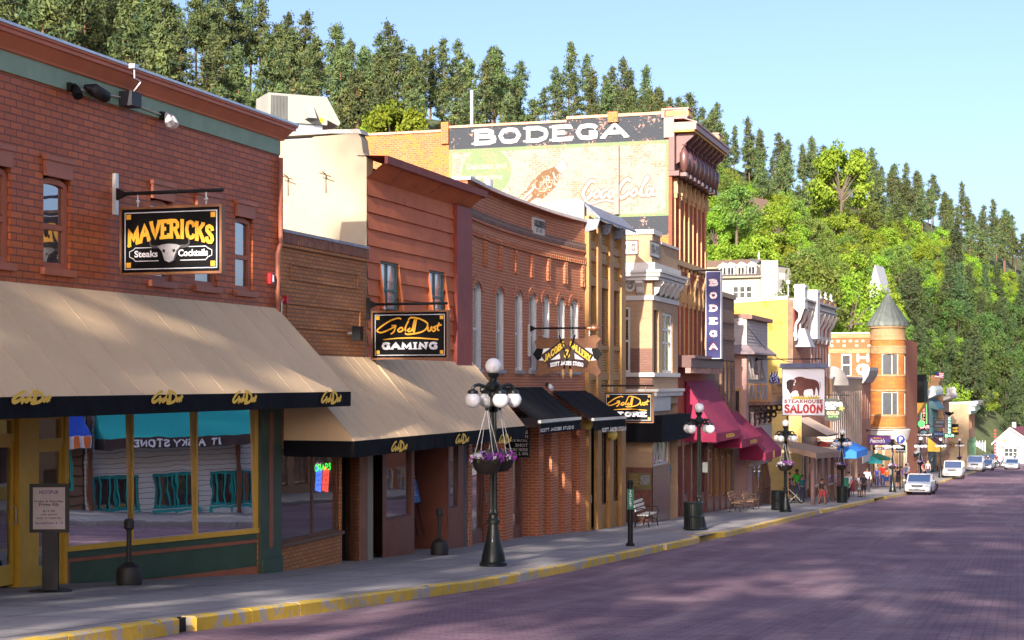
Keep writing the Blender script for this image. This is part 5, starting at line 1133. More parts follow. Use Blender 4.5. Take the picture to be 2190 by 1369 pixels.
mb = MB(); mb.box(fS, -.1, 11.6, .0, .25, zS-1.5, zS-1.1, 0); mb.box(fS, -.1, 11.6, 0, 1.0, zS-.35, zS+.0, 1); mb.box(fS, -.1, 11.6, 0, 1.2, zS+.001, zS+.3, 1); mb.box(fS, -.1, 11.6, .0, .3, zS-1.1, zS-.35, 0)
for i in range(9): mb.box(fS, .3+i*1.3, .75+i*1.3, .3, .8, zS-1.0, zS-.36, 0)
mb.build('cornice', [M('mint_paint', (.34, .48, .38), .6), m_oc], bS)
m_gsh = M('green_shopfront', (.06, .17, .08), .5)
mb = MB()
for i in range(6): mb.box(fS, i*2.2, i*2.2+.4, -.2, .15, gz_-2, gz_+4)
mb.box(fS, 0, 11.5, -.2, .1, gz_+3.4, gz_+4.01); mb.box(fS, 0, 11.5, -.2, .05, gz_+2.2, gz_+2.4); mb.box(fS, 0, 11.5, -.2, .06, gz_-2, gz_+.5); mb.build('green_shopfront', m_gsh, bS)
mb = MB(); mb.poly([fS(0, -.15, gz_), fS(11.5, -.15, gz_), fS(11.5, -.15, gz_+3.5), fS(0, -.15, gz_+3.5)]); mb.build('shop_glass', G_DARK, bS)
YW = 300.; sW = F/YW; xw = lambda px: (px-CX)/sW; zw = lambda py: (CY-py)/sW
m_gw_ = M('garage_white', (.23, .25, .29), .6, var=.06)
fW = Frame((xw(2127), YW), (xw(2127)+6.1, YW-3.8)); LW = fW.L; gw = G(YW)
bW = thing('white_garage', 'white gabled garage with red roof and grey door at the end of the street', 'garage', fW(LW/2, 0, gw))
apx = zw(916); ev = zw(945); mid = fW.u(2161)
mb = MB(); a, b = fW.u(2145), fW.u(2178); top = zw(955)
mb.wall(fW, 0, LW, gw-1, ev, [(a, b, gw-1.1, top)], 0, .2); mb.poly([fW(0, 0, ev), fW(LW, 0, ev), fW(mid, 0, apx)]); mb.poly([fW(LW, 0, gw-1), fW(LW, -9, gw-1), fW(LW, -9, ev), fW(LW, 0, ev)]); mb.poly([fW(0, -9, gw-1), fW(0, 0, gw-1), fW(0, 0, ev), fW(0, -9, ev)]); mb.build('wall', m_gw_, bW)
mb = MB(); e = .4
for s, x in ((-1, -.5), (1, LW+.5)):
 d = -(apx-ev)/(mid)*.5
 mb.mesh([fW(mid, e, apx+.25), fW(x, e, ev+.1+d), fW(x, -9.3, ev+.1+d), fW(mid, -9.3, apx+.25), fW(mid, e, apx+.05), fW(x, e, ev-.1+d), fW(x, -9.3, ev-.1+d), fW(mid, -9.3, apx+.05)], [(0, 1, 2, 3), (4, 7, 6, 5), (1, 5, 6, 2)])
rw = mb.build('roof', M('red_shingle', (.13, .028, .034), .7), bW)
mb = MB()
for s, x in ((-1, -.5), (1, LW+.5)): d = -(apx-ev)/(mid)*.5; mb.poly([fW(mid, e+.02, apx+.27), fW(mid, e+.02, apx-.05), fW(x, e+.02, ev-.2+d), fW(x, e+.02, ev+.12+d)])
mb.build('barge_board', m_white, rw)
mb = MB(); mb.box(fW, mid-.3, mid+.3, -3, -2.4, apx-.2, apx+1.1); mb.build('chimney', m_white, rw)
mb = MB(); mb.box(fW, a+.1, b-.1, -.25, -.15, gw-1, top-.02); gd = mb.build('garage_door', M('pale_door', (.62, .65, .68), .5), bW)
mb = MB(); zd = gw+1.4
for i in range(3):
 for j in range(2): x = a+.25+(b-a-.5)*i/3; mb.box(fW, x+.05, x+(b-a-.5)/3-.05, -.149, -.13, zd+j*.75, zd+.65+j*.75)
mb.build('door_panes', G_DARK, gd)
mb = MB(); mb.box(fW, a-.15, b+.15, .0, .35, top+.02, top+.2); mb.box(fW, mid-.35, mid+.35, .003, .05, apx-1.8, apx-1.2); mb.build('door_hood', m_white, bW)
mb = MB(); mb.box(fW, fW.u(2140), fW.u(2182), .003, .05, zw(948), zw(936)); sg = mb.build('name_board', M('pale_board', (.70, .74, .78), .5), bW)
mb = MB(); text(mb, 'Prairie Berry', fW, fW.u(2153), fW.u(2180), zw(941), zw(937), .055, bold=.04); text(mb, 'Winery', fW, fW.u(2156), fW.u(2177), zw(946.5), zw(942.5), .055, bold=.05); mb.build('lettering', M('navy_lettering', (.03, .03, .10), .6), sg)
mb = MB()
for i in range(7): mb.ball(fW(fW.u(2146)+rnd.uniform(-.3, .3), .08, zw(941)+rnd.uniform(-.4, .3)), .18, 6, 4)
mb.build('grape_emblem', M('grape_green', (.28, .30, .06), .7), sg)
mb = MB()
for i in range(11): mb.box(fW, -.06, .34, -.05, .07, gw+i*.6, gw+.34+i*.6)
mb.build('red_quoins', M('red_quoin', (.30, .04, .05), .7), bW)
fF = Frame((xw(2096), YW+6), (xw(2127), YW+6)); fn = thing('board_fence', 'pale board fence beside the white garage', 'fence', fF(2, 0, G(YW)))
mb = MB(); mb.box(fF, 0, fF.L*.6, 0, .1, gw-1, zw(948)); mb.build('fence_boards', m_gw_, fn); mb = MB(); mb.box(fF, fF.L*.6, fF.L, 0, .1, gw-1, zw(949)); mb.build('blue_panel', M('slate_blue', (.12, .17, .24), .6), fn)
for i in range(6): mb = MB(); mb.box(fF, i*fF.L/5-.06, i*fF.L/5+.06, -.05, .15, gw-1, zw(945)); mb.build('post', m_white, fn)
# =============== houses on the hillside ===============
def gable(name, label, px, py_eave, Y, wpx, hgt, roofh, dep, ang, mw, mr, wins=(), base=8, front_gable=True):
 s = F/Y; c = P(px, py_eave, Y); L = wpx/s; d = V((math.cos(ang), math.sin(ang)))
 f = Frame(V((c.x, c.y))-d*L/2, V((c.x, c.y))+d*L/2); ze = c.z
 b = thing(name, label, 'house', (c.x, c.y, ze-hgt))
 mb = MB(); mb.wall(f, 0, L, ze-hgt-base, ze, [(a*L, bb*L, ze-hgt*cc, ze-hgt*dd) for a, bb, cc, dd in wins], 0, .1); mb.shell(f, 0, L, ze-hgt-base, ze, dep, roof=False)
 e = .4
 if front_gable:
  mb.poly([f(0, 0, ze), f(L, 0, ze), f(L/2, 0, ze+roofh)]); mb.poly([f(L, -dep, ze), f(0, -dep, ze), f(L/2, -dep, ze+roofh)])
  rf = [((-e, e), (L/2, e), (L/2, -dep-e), (-e, -dep-e)), ((L/2, e), (L+e, e), (L+e, -dep-e), (L/2, -dep-e))]
  zf = lambda u: ze+roofh*(1-abs(u-L/2)/(L/2))
 else:
  mb.poly([f(0, -dep, ze), f(0, 0, ze), f(0, -dep/2, ze+roofh)]); mb.poly([f(L, 0, ze), f(L, -dep, ze), f(L, -dep/2, ze+roofh)])
 mb.build('wall', mw, b)
 rb = MB()
 if front_gable:
  for q in rf: rb.mesh([f(u, o, zf(u)+.15) for u, o in q]+[f(u, o, zf(u)-.02) for u, o in q], [(0, 1, 2, 3), (7, 6, 5, 4), (0, 4, 5, 1), (1, 5, 6, 2), (2, 6, 7, 3), (3, 7, 4, 0)])
 else:
  for s_ in (0, 1):
   q = [(-e, e, -roofh*2*e/dep), (L+e, e, -roofh*2*e/dep), (L+e, -dep/2, roofh), (-e, -dep/2, roofh)] if s_ == 0 else [(-e, -dep/2, roofh), (L+e, -dep/2, roofh), (L+e, -dep-e, -roofh*2*e/dep), (-e, -dep-e, -roofh*2*e/dep)]
   rb.mesh([f(u, o, ze+z+.15) for u, o, z in q]+[f(u, o, ze+z-.02) for u, o, z in q], [(0, 1, 2, 3), (7, 6, 5, 4), (0, 4, 5, 1), (1, 5, 6, 2), (2, 6, 7, 3), (3, 7, 4, 0)])
 rb.build('roof', mr, b)
 for a, bb, cc, dd in wins: win(b, f, a*L, bb*L, ze-hgt*cc, ze-hgt*dd, -.02, .12, m_white, G_DARK, ((), (.5,)), .06)
 return b, f
m_sh = M('brown_shingle', (.19, .12, .08), .85, var=.2, sc=2); m_gsh2 = M('grey_slate_roof', (.11, .12, .15), .8)
gable('hill_house', 'white and brown gabled house half hidden by trees high on the hill', 1600, 452, 345, 44, 5, 3.2, 9, R(-35), M('brown_wall', (.16, .09, .07)), m_sh, ((.2, .4, .6, .1), (.6, .8, .6, .1)), 10)
gable('dark_hill_house', 'slate blue house with small white dormer among the hillside trees', 1726, 492, 390, 36, 5, 3.5, 8, R(8), M('slate_blue_wall', (.05, .06, .10), .7), m_gsh2, ((.4, .6, .6, .1),), 10, False)
gable('steep_white_house', 'narrow white house with steep gable above the hotel tower', 1872, 611, 330, 24, 5, 4.2, 8, R(-25), M('dull_white', (.30, .31, .31)), M('pale_roof', (.45, .45, .46)), ((.35, .65, .7, .1),), 10)
gable('brown_roof_cabin', 'small brown roofed cabin tucked into trees above the white hotel', 1731, 556, 320, 22, 3, 1.8, 6, R(20), M('brick_cabin', (.35, .17, .1)), m_sh, (), 6, False)
YH = 262.; sH = F/YH;
fH = Frame((P(1490, 0, YH+4).x, YH+4), (P(1628, 0, YH-1).x, YH-1)); LH = fH.L; zE = (CY-591)/sH; zR = (CY-556)/sH; zB = (CY-650)/sH
bH = thing('white_hotel', 'big white hotel with shingled mansard roof and dormers on the slope behind the street', 'hotel', fH(LH/2, 0, zB))
hs = [(LH*(1585-1490)/138-1.4+i*1.15, LH*(1585-1490)/138-.4+i*1.15, zE-3.6, zE-1.6) for i in range(3)]+[(LH*.25, LH*.25+1, zE-3.6, zE-1.6)]
mb = MB(); mb.wall(fH, 0, LH, zB-8, zE, hs, 0, .12); mb.shell(fH, 0, LH, zB-8, zE, 10); mb.build('wall', M('warm_white', (.33, .315, .275), .6, var=.06), bH)
mb = MB(); zm_ = zE+(zR-zE)*.62
mb.mesh([fH(0, .5, zE), fH(LH, .5, zE), fH(LH, -.6, zm_), fH(0, -.6, zm_)], [(0, 1, 2, 3)]); mb.build('mansard', M('mansard_shingle', (.07, .057, .052), .9, var=.3, sc=3), bH)
mb = MB(); mb.mesh([fH(0, -.4, zm_), fH(LH+.4, -.4, zm_), fH(LH-1.5, -5, zR+.5), fH(0, -5, zR+.5), fH(LH+.4, -10, zm_), fH(0, -10, zm_)], [(0, 1, 2, 3), (3, 2, 4, 5), (1, 4, 2)]); mb.build('roof', m_sh, bH)
mb = MB(); mb.box(fH, -.2, LH+.3, .3, .8, zE-.25, zE); mb.box(fH, -.2, LH+.3, -.6, -.2, zm_-.2, zm_+.02); mb.build('eave_trim', M('cream_trim', (.34, .28, .18), .6), bH)
for k in (.42, .54, .70, .86):
 u = LH*k; mb = MB(); mb.box(fH, u-.75, u+.75, -1, .25, zE+.2, zE+1.7); mb.prism([(u-1, zE+1.7), (u+1, zE+1.7), (u, zE+2.4)], fH, -1.5, .4); d_ = mb.build('dormer', m_white, bH); mb = MB(); mb.box(fH, u-.5, u-.05, .251, .27, zE+.4, zE+1.5); mb.box(fH, u+.05, u+.5, .251, .27, zE+.4, zE+1.5); mb.build('panes', G_DARK, d_)
for q in hs: win(bH, fH, *q, -.03, .1, m_white, G_DARK, ((), (.5,)), .06)
fh2 = Frame((P(1628, 0, YH-1.5).x, YH-1.5), (P(1664, 0, YH-1.2).x, YH-1.2));
fh3 = Frame((P(1664, 0, YH-2.5).x, YH-2.5), (P(1692, 0, YH+1).x, YH+1))
mb = MB(); z2_ = (CY-573)/sH; zt_ = (CY-566)/sH
w2 = [(1.0, 1.6, (CY-594)/sH, (CY-582)/sH), (.9, 1.6, (CY-632)/sH, (CY-617)/sH)]
w3_ = [(.15+i*.42, .5+i*.42, a_, b_) for a_, b_ in (((CY-599)/sH, (CY-584)/sH), ((CY-630)/sH, (CY-619)/sH)) for i in range(5) if .5+i*.42 < fh3.L]
mb.wall(fh2, 0, fh2.L, zB-8, zt_+.6, w2, 0, .1); mb.wall(fh3, 0, fh3.L, zB-8, z2_, w3_, 0, .1); mb.shell(fh3, 0, fh3.L, zB-8, z2_, 8); mb.shell(fh2, 0, fh2.L, zB-8, zt_, 8, roof=False); mb.build('wing', M('warm_white', (.74, .71, .62)), bH)
for q in w2: win(bH, fh2, *q, -.03, .08, m_white, G_DARK, ((), (.5,)), .05)
for q in w3_: win(bH, fh3, *q, -.03, .06, m_white, G_DARK, ((), (.5,)), .05)
mb = MB(); mb.mesh([fh2(-.3, .3, zt_+.5), fh3(fh3.L+.3, .3, z2_), fh3(fh3.L+.3, -8, z2_+.2), fh2(-.3, -6, zR+.6)], [(0, 1, 2, 3)]); mb.build('wing_roof', M('pale_blue_roof', (.22, .26, .31), .5), bH)
mb = MB(); mb.tube([fH(LH*.82, -5, zR), fH(LH*.82, -5, (CY-535)/sH)], .12, 8); mb.build('chimney_pipe', m_white, bH)
# =============== roof plant and vents ===============
ac = P(640, 262, 36.5); zr = ac.z
A = thing('rooftop_air_unit', 'pale grey rooftop air unit with louvred side and slanted hood behind the stucco parapet', 'air unit', (ac.x, ac.y, zr-.3))
fa = Frame(P(574, 0, 36.3).xy, P(700, 0, 36.9).xy); k = F/36.5; za, zb = (CY-262)/k, (CY-201)/k
m_ac = M('pale_grey_sheet', (.30, .30, .265), .6, var=.06); m_acd = M('grey_louvre', (.14, .145, .135), .5)
mb = MB(); mb.box(fa, 0, fa.L, -1.0, 0, za, zb); mb.build('casing', m_ac, A)
mb = MB();
for i in range(12): mb.box(fa, .05+i*.034, .07+i*.034, .002, .02, za+.06, zb-.05)
mb.build('louvre', m_acd, A)
mb = MB(); u = fa.u(652); mb.mesh([fa(u, .0, zb-.22), fa(u+.2, .0, zb-.22), fa(u+.2, .28, za+.1), fa(u, .28, za+.1), fa(u, 0, za+.1), fa(u+.2, 0, za+.1)], [(0, 1, 2, 3), (0, 3, 4), (1, 5, 2), (3, 2, 5, 4)]); mb.build('small_hood', m_ac, A)
mb = MB(); u = fa.L; mb.mesh([fa(u, 0, zb-.02), fa(u, -1, zb-.02), fa(u+.32, -1, za+.08), fa(u+.32, 0, za+.08), fa(u, 0, za+.12), fa(u, -1, za+.12), fa(u+.28, 0, za), fa(u+.28, -1, za)], [(0, 3, 2, 1), (0, 4, 6, 3), (1, 2, 7, 5), (3, 6, 7, 2), (4, 5, 7, 6)]); mb.build('intake_hood', m_ac, A)
mb = MB(); mb.box(fa, .28, fa.L-.1, -.9, -.05, za-.42, za-.003); mb.build('curb', m_steel, A)
mb = MB(); mb.box(fa, fa.L-.2, fa.L-.1, .002, .01, za+.05, za+.16); mb.build('warning_label', M('label_yellow', (.8, .55, .03)), A)
for i, (px, py) in enumerate(((1005, 398), (1043, 405))):
 p = P(px, py, 46); mb = MB(); mb.lathe(p, [(.10, -1.2), (.10, -.05), (.15, -.05), (.15, .27), (.02, .3)], 12)
 tag(mb.build('roof_vent', m_steel, smooth='auto'), ('left', 'right')[i]+' of the two small round steel vents before the painted wall', 'vent', 'roof vents')
p = P(1009, 250, 72); mb = MB(); mb.tube([p+V((0, 0, -2)), p+V((0, 0, 1.2))], .08, 8); tag(mb.build('flue_pipe', m_steel), 'tall thin flue pipe rising above the painted brick wall', 'pipe')
# =============== across the street (seen in the shop windows) ===============
def RF(y0, y1, off=22.): return Frame((FX(y1)+off, y1), (FX(y0)+off, y0))
def rshop(y0, y1, h, label, mat, wmat, name='facing_shop', door_=True, wz=(.6, 2.3), wn=None):
 f = RF(y0, y1); L = f.L; g_ = min(G(y0), G(y1)); b = thing(name, label, 'shop', f(L/2, 0, g_))
 n = wn or max(2, int(L/2.2)); hs = [(L*(i+.12)/n, L*(i+.88)/n, g_+wz[0], g_+wz[1]) for i in range(n)]; h2 = [(L*(i+.3)/n, L*(i+.65)/n, g_+4.6, g_+6.3) for i in range(n)] if h > 6.8 else []
 mb = MB(); mb.wall(f, 0, L, g_-1, g_+h, hs+h2, 0, .2); mb.shell(f, 0, L, g_-1, g_+h, 10); mb.build('wall', mat, b)
 for q in hs+h2: win(b, f, *q, -.06, .09, wmat, G_DARK, ((.5,), ()), .06)
 return b, f, g_
m_wclap = BR('white_clapboard', (.68, .66, .62), (.66, .63, .6), (.25, .24, .23), 4, .16, .012, .1, .3)
rshop(-30, -14, 5.5, 'tall brick shop across the street behind the camera', m_b1, m_white)
rshop(-14, 2, 5, 'yellow rendered shop across the street', M('yellow_render', (.62, .46, .16), .8), m_tim)
rshop(2, 17, 4.6, 'buff rendered shop with brown windows across the street', M('buff_render', (.60, .47, .22), .8), m_tim)
tS, tf, tg = rshop(24.45, 31.5, 4.9, 'white clapboard rock shop with turquoise windows across the street', m_wclap, M('turquoise_paint', (.02, .38, .36), .5), wn=4, wz=(.42, 1.5))
mb = MB(); m2 = MB()
for i in range(4):
 a, b_ = tf.L*(i+.12)/4, tf.L*(i+.88)/4; mb.box(tf, a-.05, b_+.05, .003, .06, tg-.2, tg+.40)
 for k in range(2): m2.box(tf, a+.08+k*(b_-a)/2, a-.02+(k+1)*(b_-a)/2, .061, .08, tg+.08, tg+.32)
 for k in range(5): mb.box(tf, a+(b_-a)*k/5+.05, a+(b_-a)*k/5+.09, -.04, .02, tg+.42, tg+1.5)
rp_ = mb.build('turquoise_riser', M('turquoise_paint', (.02, .38, .36)), tS); m2.build('white_panels', m_white, rp_)
lS, lf, lg = rshop(17, 24.4, 4.7, 'log fronted shop with blue awning across the street', BR('log_front', (.22, .13, .08), (.18, .1, .06), (.05, .03, .02), 6, .3, .03, .2, .8), M('turquoise_paint', (.02, .38, .36)), wn=3)
rshop(32, 47, 5.0, 'yellow fronted shop across the street', M('yellow_front', (.66, .45, .10), .8), m_white)
rshop(47.5, 70, 5.4, 'long tan brick block across the street', m_b6, m_tim)
rshop(70.5, 100, 5.2, 'long red brick block across the street', m_b4, m_white)
# =============== awnings ===============
m_tanfab = M('tan_canvas', (.69, .485, .275), .85, var=.07, sc=1.5, bump=.12); m_seam = M('tan_seam', (.52, .36, .24), .85, var=.1)
m_marfab = M('maroon_canvas', (.23, .003, .04), .75, var=.1, sc=2); m_marseam = M('maroon_seam', (.16, .01, .035), .8)
def awning(name, label, fr, u0, u1, zt, ze, oe, val, mc, mv, ms, side=True, seam=.62, o0=.04, bar=None, group=None):
 A = thing(name, label, 'awning', fr((u0+u1)/2, oe, G(fr((u0+u1)/2, oe, 0).y)), group)
 mb = MB(); n = max(2, int((u1-u0)/seam)); m = 4
 def pt(u, t, lift=0.):
  sag = -.015*math.sin(math.pi*t)*abs(math.sin(math.pi*(u-u0)/(u1-u0)*n))
  return fr(u, o0+(oe-o0)*t, zt+(ze-zt)*t+sag+lift)
 for i in range(n*3):
  a = u0+(u1-u0)*i/(n*3); b = u0+(u1-u0)*(i+1)/(n*3)
  for j in range(m): mb.poly([pt(a, j/m), pt(a, (j+1)/m), pt(b, (j+1)/m), pt(b, j/m)])
 mb.build('canopy', mc, A, smooth=True)
 mb = MB()
 for i in range(n+1):
  u = u0+(u1-u0)*i/n; mb.tube([pt(u, j/m, .002) for j in range(m+1)], .006, 5)
 mb.build('seam', ms, A)
 mb = MB(); k = max(3, int((u1-u0)/.18))
 for i in range(k):
  a = u0+(u1-u0)*i/k; b = u0+(u1-u0)*(i+1)/k; w0 = .012*math.sin(i*1.7); w1 = .012*math.sin((i+1)*1.7)
  mb.poly([fr(a, oe+.005, ze), fr(a, oe+.005+w0, ze-val), fr(b, oe+.005+w1, ze-val), fr(b, oe+.005, ze)])
 if side:
  for u in (u0, u1): mb.poly([fr(u, o0, ze), fr(u, oe, ze), fr(u, oe, ze-val), fr(u, o0, ze-val)])
 vo = mb.build('valance', mv, A)
 if side:
  for u in (u0, u1): mb = MB(); mb.poly([fr(u, o0, zt), fr(u, oe, ze), fr(u, o0, ze)]); mb.build('side_panel', mc if side == 1 else mv, A)
 mb = MB()
 for u in (u0+.03, u1-.03): mb.tube([fr(u, o0, zt-.05), fr(u, oe-.03, ze-.03), fr(u, o0, ze-.03)], .018, 6)
 mb.tube([fr(u0, oe-.02, ze-.02), fr(u1, oe-.02, ze-.02)], .02, 6); mb.build('frame', m_black, A)
 if bar: mb = MB(); mb.box(fr, u0-.03, u1+.03, oe-.05, oe+.03, ze-.01, ze+.07); mb.build('front_bar', bar, A)
 A['_o'] = 0; del A['_o']
 return A, vo
def vtext(vo, fr, oe, px, py, w, h, mat, kind='gold', t=None, bold=.02):
 u, z = fr.uz(px, py, oe); u0, z0 = fr.uz(px-w/2, py+h/2, oe); u1, z1 = fr.uz(px+w/2, py-h/2, oe); zc = z; hh = (z1-z0)/2
 mb = MB()
 if kind == 'gold': strokes(mb, GOLD, fr, u0, u1, zc-hh, zc+hh, .05, oe+.03, 0, 4)
 else: slab(mb, t, fr, u0, u1, zc-hh, zc+hh, oe+.03, wt=.24, serif=.3)
 return mb.build('lettering', mat, vo)
m_ylet = M('yellow_lettering', (.85, .52, .05), .5, var=.05, bump=0)
A1, v1 = awning('awning', 'largest tan awning, over the shop windows of the red brick building at the left edge', f1, f1.u(-420), f1.u(588), 1.33, -.19, 1.5, .26, m_tanfab, m_blkfab, m_seam, seam=.75)
for px, w in ((60, 76), (351, 60), (517, 46), (703, 38)): vtext(v1, f1, 1.5, px, 853, w, 34, m_ylet)
A2, v2 = awning('awning', 'tan awning with closed brown end panel over the low orange brown shop', f2, .05, L2+.12, .49, -1.09, 1.46, .3, m_tanfab, m_blkfab, m_seam, seam=.45)
vtext(v2, f2, 1.46, 849, 957, 30, 30, m_ylet)
A3, v3 = awning('awning', 'tan awning below the rust red boarded front, behind the nearest street lamp', f3, .28, L3+.25, .47, -1.1, 1.4, .3, m_tanfab, m_blkfab, m_seam, seam=.45)
for px, w in ((984, 25), (1076, 23)): vtext(v3, f3, 1.4, px, 941, w, 27, m_ylet)
m_alu = M('bare_aluminium', (.66, .64, .60), .35, .4, var=.05)
A4, v4 = awning('awning', 'black retractable awning on the left half of the arched window building', f4, f4.u(1062), f4.u(1155), -.17, -1.1, 1.21, .3, m_blkfab, m_blkfab, m_blkfab, side=False, bar=m_alu, seam=.8)
A5, v5 = awning('awning', 'black retractable awning partly in front of the hanging gold script store sign', f4, f4.u(1180), f4.u(1252), -.3, -1.16, 1.28, .3, m_blkfab, m_blkfab, m_blkfab, side=False, bar=m_alu, seam=.8)
m_pale = M('cream_lettering', (.75, .70, .62), .6, var=.05, bump=0)
vtext(v4, f4, 1.21, 1187, 917, 66, 14, m_pale, 's', 'SCOTT JACOBS STUDIO'); vtext(v5, f4, 1.28, 1310, 918, 46, 13, m_pale, 's', 'SCOTT JACOBS STUDIO')
def aw_px(px0, px1, o, fbase):   # stretch of a front seen between two directions at the outer edge
 return fbase.u(px0, o), fbase.u(px1, o)
for i, (pa, pb, yt, ye, yb, lab) in enumerate(((1532, 1584, 814, 923, 941, 'largest and nearest of three stepped maroon awnings'), (1586, 1631, 879, 936, 953, 'middle of three stepped maroon awnings'), (1637, 1671, 905, 965, 980, 'lowest and farthest of three stepped maroon awnings'))):
 fb = Frame(f7(0, 0, 0).xy, f9(0, 0, 0).xy) if i < 2 else Frame(f9(-4, 0, 0).xy, f9(8, 0, 0).xy)
 o = 1.3; ua, ub = aw_px(pa, pb, o, fb); zt_ = fb.z((1466, 1560, 1605)[i], yt, 0); ze_ = fb.z((pa+pb)/2, ye, o); vv = fb.z((pa+pb)/2, ye, o)-fb.z((pa+pb)/2, yb, o)
 Aw, vo = awning('awning', lab+' beyond the tan brick corner', fb, ua, ub, zt_, ze_, o, vv, m_marfab, m_marfab, m_marseam, group='stepped maroon awnings')
 if i < 2: vtext(vo, fb, o, (1560, 1610)[i], (931, 944)[i], (16, 13)[i], 10, m_ylet, 's', 'BODEGA')
 else:
  mb = MB(); u, z = fb.uz(1654, 971, o); mb.box(fb, u-.25, u+.25, o+.025, o+.035, z-.17, z+.17); mb.build('gold_patch', m_och, vo)
m_blue = M('blue_canvas', (.01, .15, .52), .7, var=.08)
u0, u1 = f11b.u(1832, 1.4), f11b.u(1855, 1.4)
fA = Frame(f11(-2, 0, 0).xy, f11b(0, 0, 0).xy); u0, u1 = fA.u(1832, 1.7), fA.u(1855, 1.7)
awning('awning', 'bright blue awning with wide side panel before the orange brick base', fA, u0, u1, fA.z(1792, 940), fA.z(1845, 962, 1.7), 1.7, .45, m_blue, m_blue, m_blue, seam=1.2)
m_corr = M('tan_tin', (.50, .38, .29), .6, .1, var=.12)
u0, u1 = f10.u(1788, 1.9)-3.5, f10.u(1788, 1.9)
awning('awning', 'corrugated tan lean-to awning with dark boarded side under the ornate cornice', f10, u0, u1+1, f10.z(1742, 890), f10.z(1786, 928, 1.9), 1.9, .08, m_corr, m_bald, m_corr, seam=.3, side=2)
m_grnfab = M('green_canvas', (.01, .16, .08), .7)
def umbrella(px, py, Y, r, mat, label):
 c = P(px, py, Y); T_ = thing('patio_umbrella', label, 'umbrella', (c.x, c.y, G(Y)), None)
 mb = MB(); n = 8; top = c+V((0, 0, .45))
 for k in range(n):
  a, b = 2*math.pi*k/n, 2*math.pi*(k+1)/n; p = c+V((r*math.cos(a), r*math.sin(a), 0)); q = c+V((r*math.cos(b), r*math.sin(b), 0))
  mb.poly([top, p, q]); mb.poly([p, p+V((0, 0, -.14)), q+V((0, 0, -.14)), q])
 mb.build('canopy', mat, T_); mb = MB(); mb.tube([V((c.x, c.y, G(Y))), top], .025, 6); mb.build('pole', m_black, T_)
umbrella(1876, 980, 133, 1.25, m_grnfab, 'dark green patio umbrella near the foot of the round tower'); umbrella(1864, 987, 128, .9, M('aqua_canvas', (.03, .35, .33), .7), 'small aqua patio umbrella beside the dark green one')
fB = FR(1945, 1985)
awning('awning', 'grey and white striped awning with black end below the black hanging signs', fB, fB.u(1958, 1.4), fB.u(1972, 1.4), fB.z(1946, 935), fB.z(1965, 968, 1.4), 1.4, .3, M('pale_striped_canvas', (.5, .49, .47), .7), m_blkfab, m_blkfab, seam=.5, side=2)
fB = FR(1990, 2030)
awning('awning', 'dark maroon awning with yellow border in the far row', fB, fB.u(2012, 1.5), fB.u(2022, 1.5), fB.z(1998, 930), fB.z(2016, 955, 1.5), 1.5, .5, M('dark_maroon_canvas', (.14, .01, .02), .7), m_ylet, m_black, seam=1, side=2)
m_turq = M('turquoise_canvas', (.01, .33, .33), .7, var=.06); m_brval = M('brown_valance', (.06, .035, .03), .8)
At, vt = awning('awning', 'turquoise awning of the rock shop across the street', tf, tf.L-(29.3-24.45)*1.05, tf.L-.3, -.05, -1.0, 1.25, .33, m_turq, m_brval, m_turq, seam=.9)
mb = MB(); ua = tf.L-(28.0-24.45)*1.05; slab(mb, 'ITA SKY STONE'.replace('ITA', 'IT A'), tf, ua-.1, ua+2.6, -1.3, -1.07, 1.29, wt=.24, serif=.3); mb.build('lettering', m_wlet, vt)
Ab, vb = awning('awning', 'blue awning with orange striped valance across the street', lf, .1, 1.6, -.1, -.9, 1.3, .36, M('royal_blue_canvas', (.01, .06, .42), .7), m_wlet, m_blue, seam=.8)
mb = MB()
for i in range(5): mb.box(lf, .15+i*.3, .3+i*.3, 1.325, 1.34, -1.25, -.91)
mb.build('valance_stripes', M('orange_stripe', (.75, .18, .03), .7), vb)
mb = MB()
for u in (tf.L-.12, tf.L-4.8): mb.box(tf, u-.07, u+.07, .02, .16, -4, .2)
tag(mb.build('shop_post', M('brown_timber', (.17, .07, .035))), 'brown posts of the rock shop across the street', 'post')
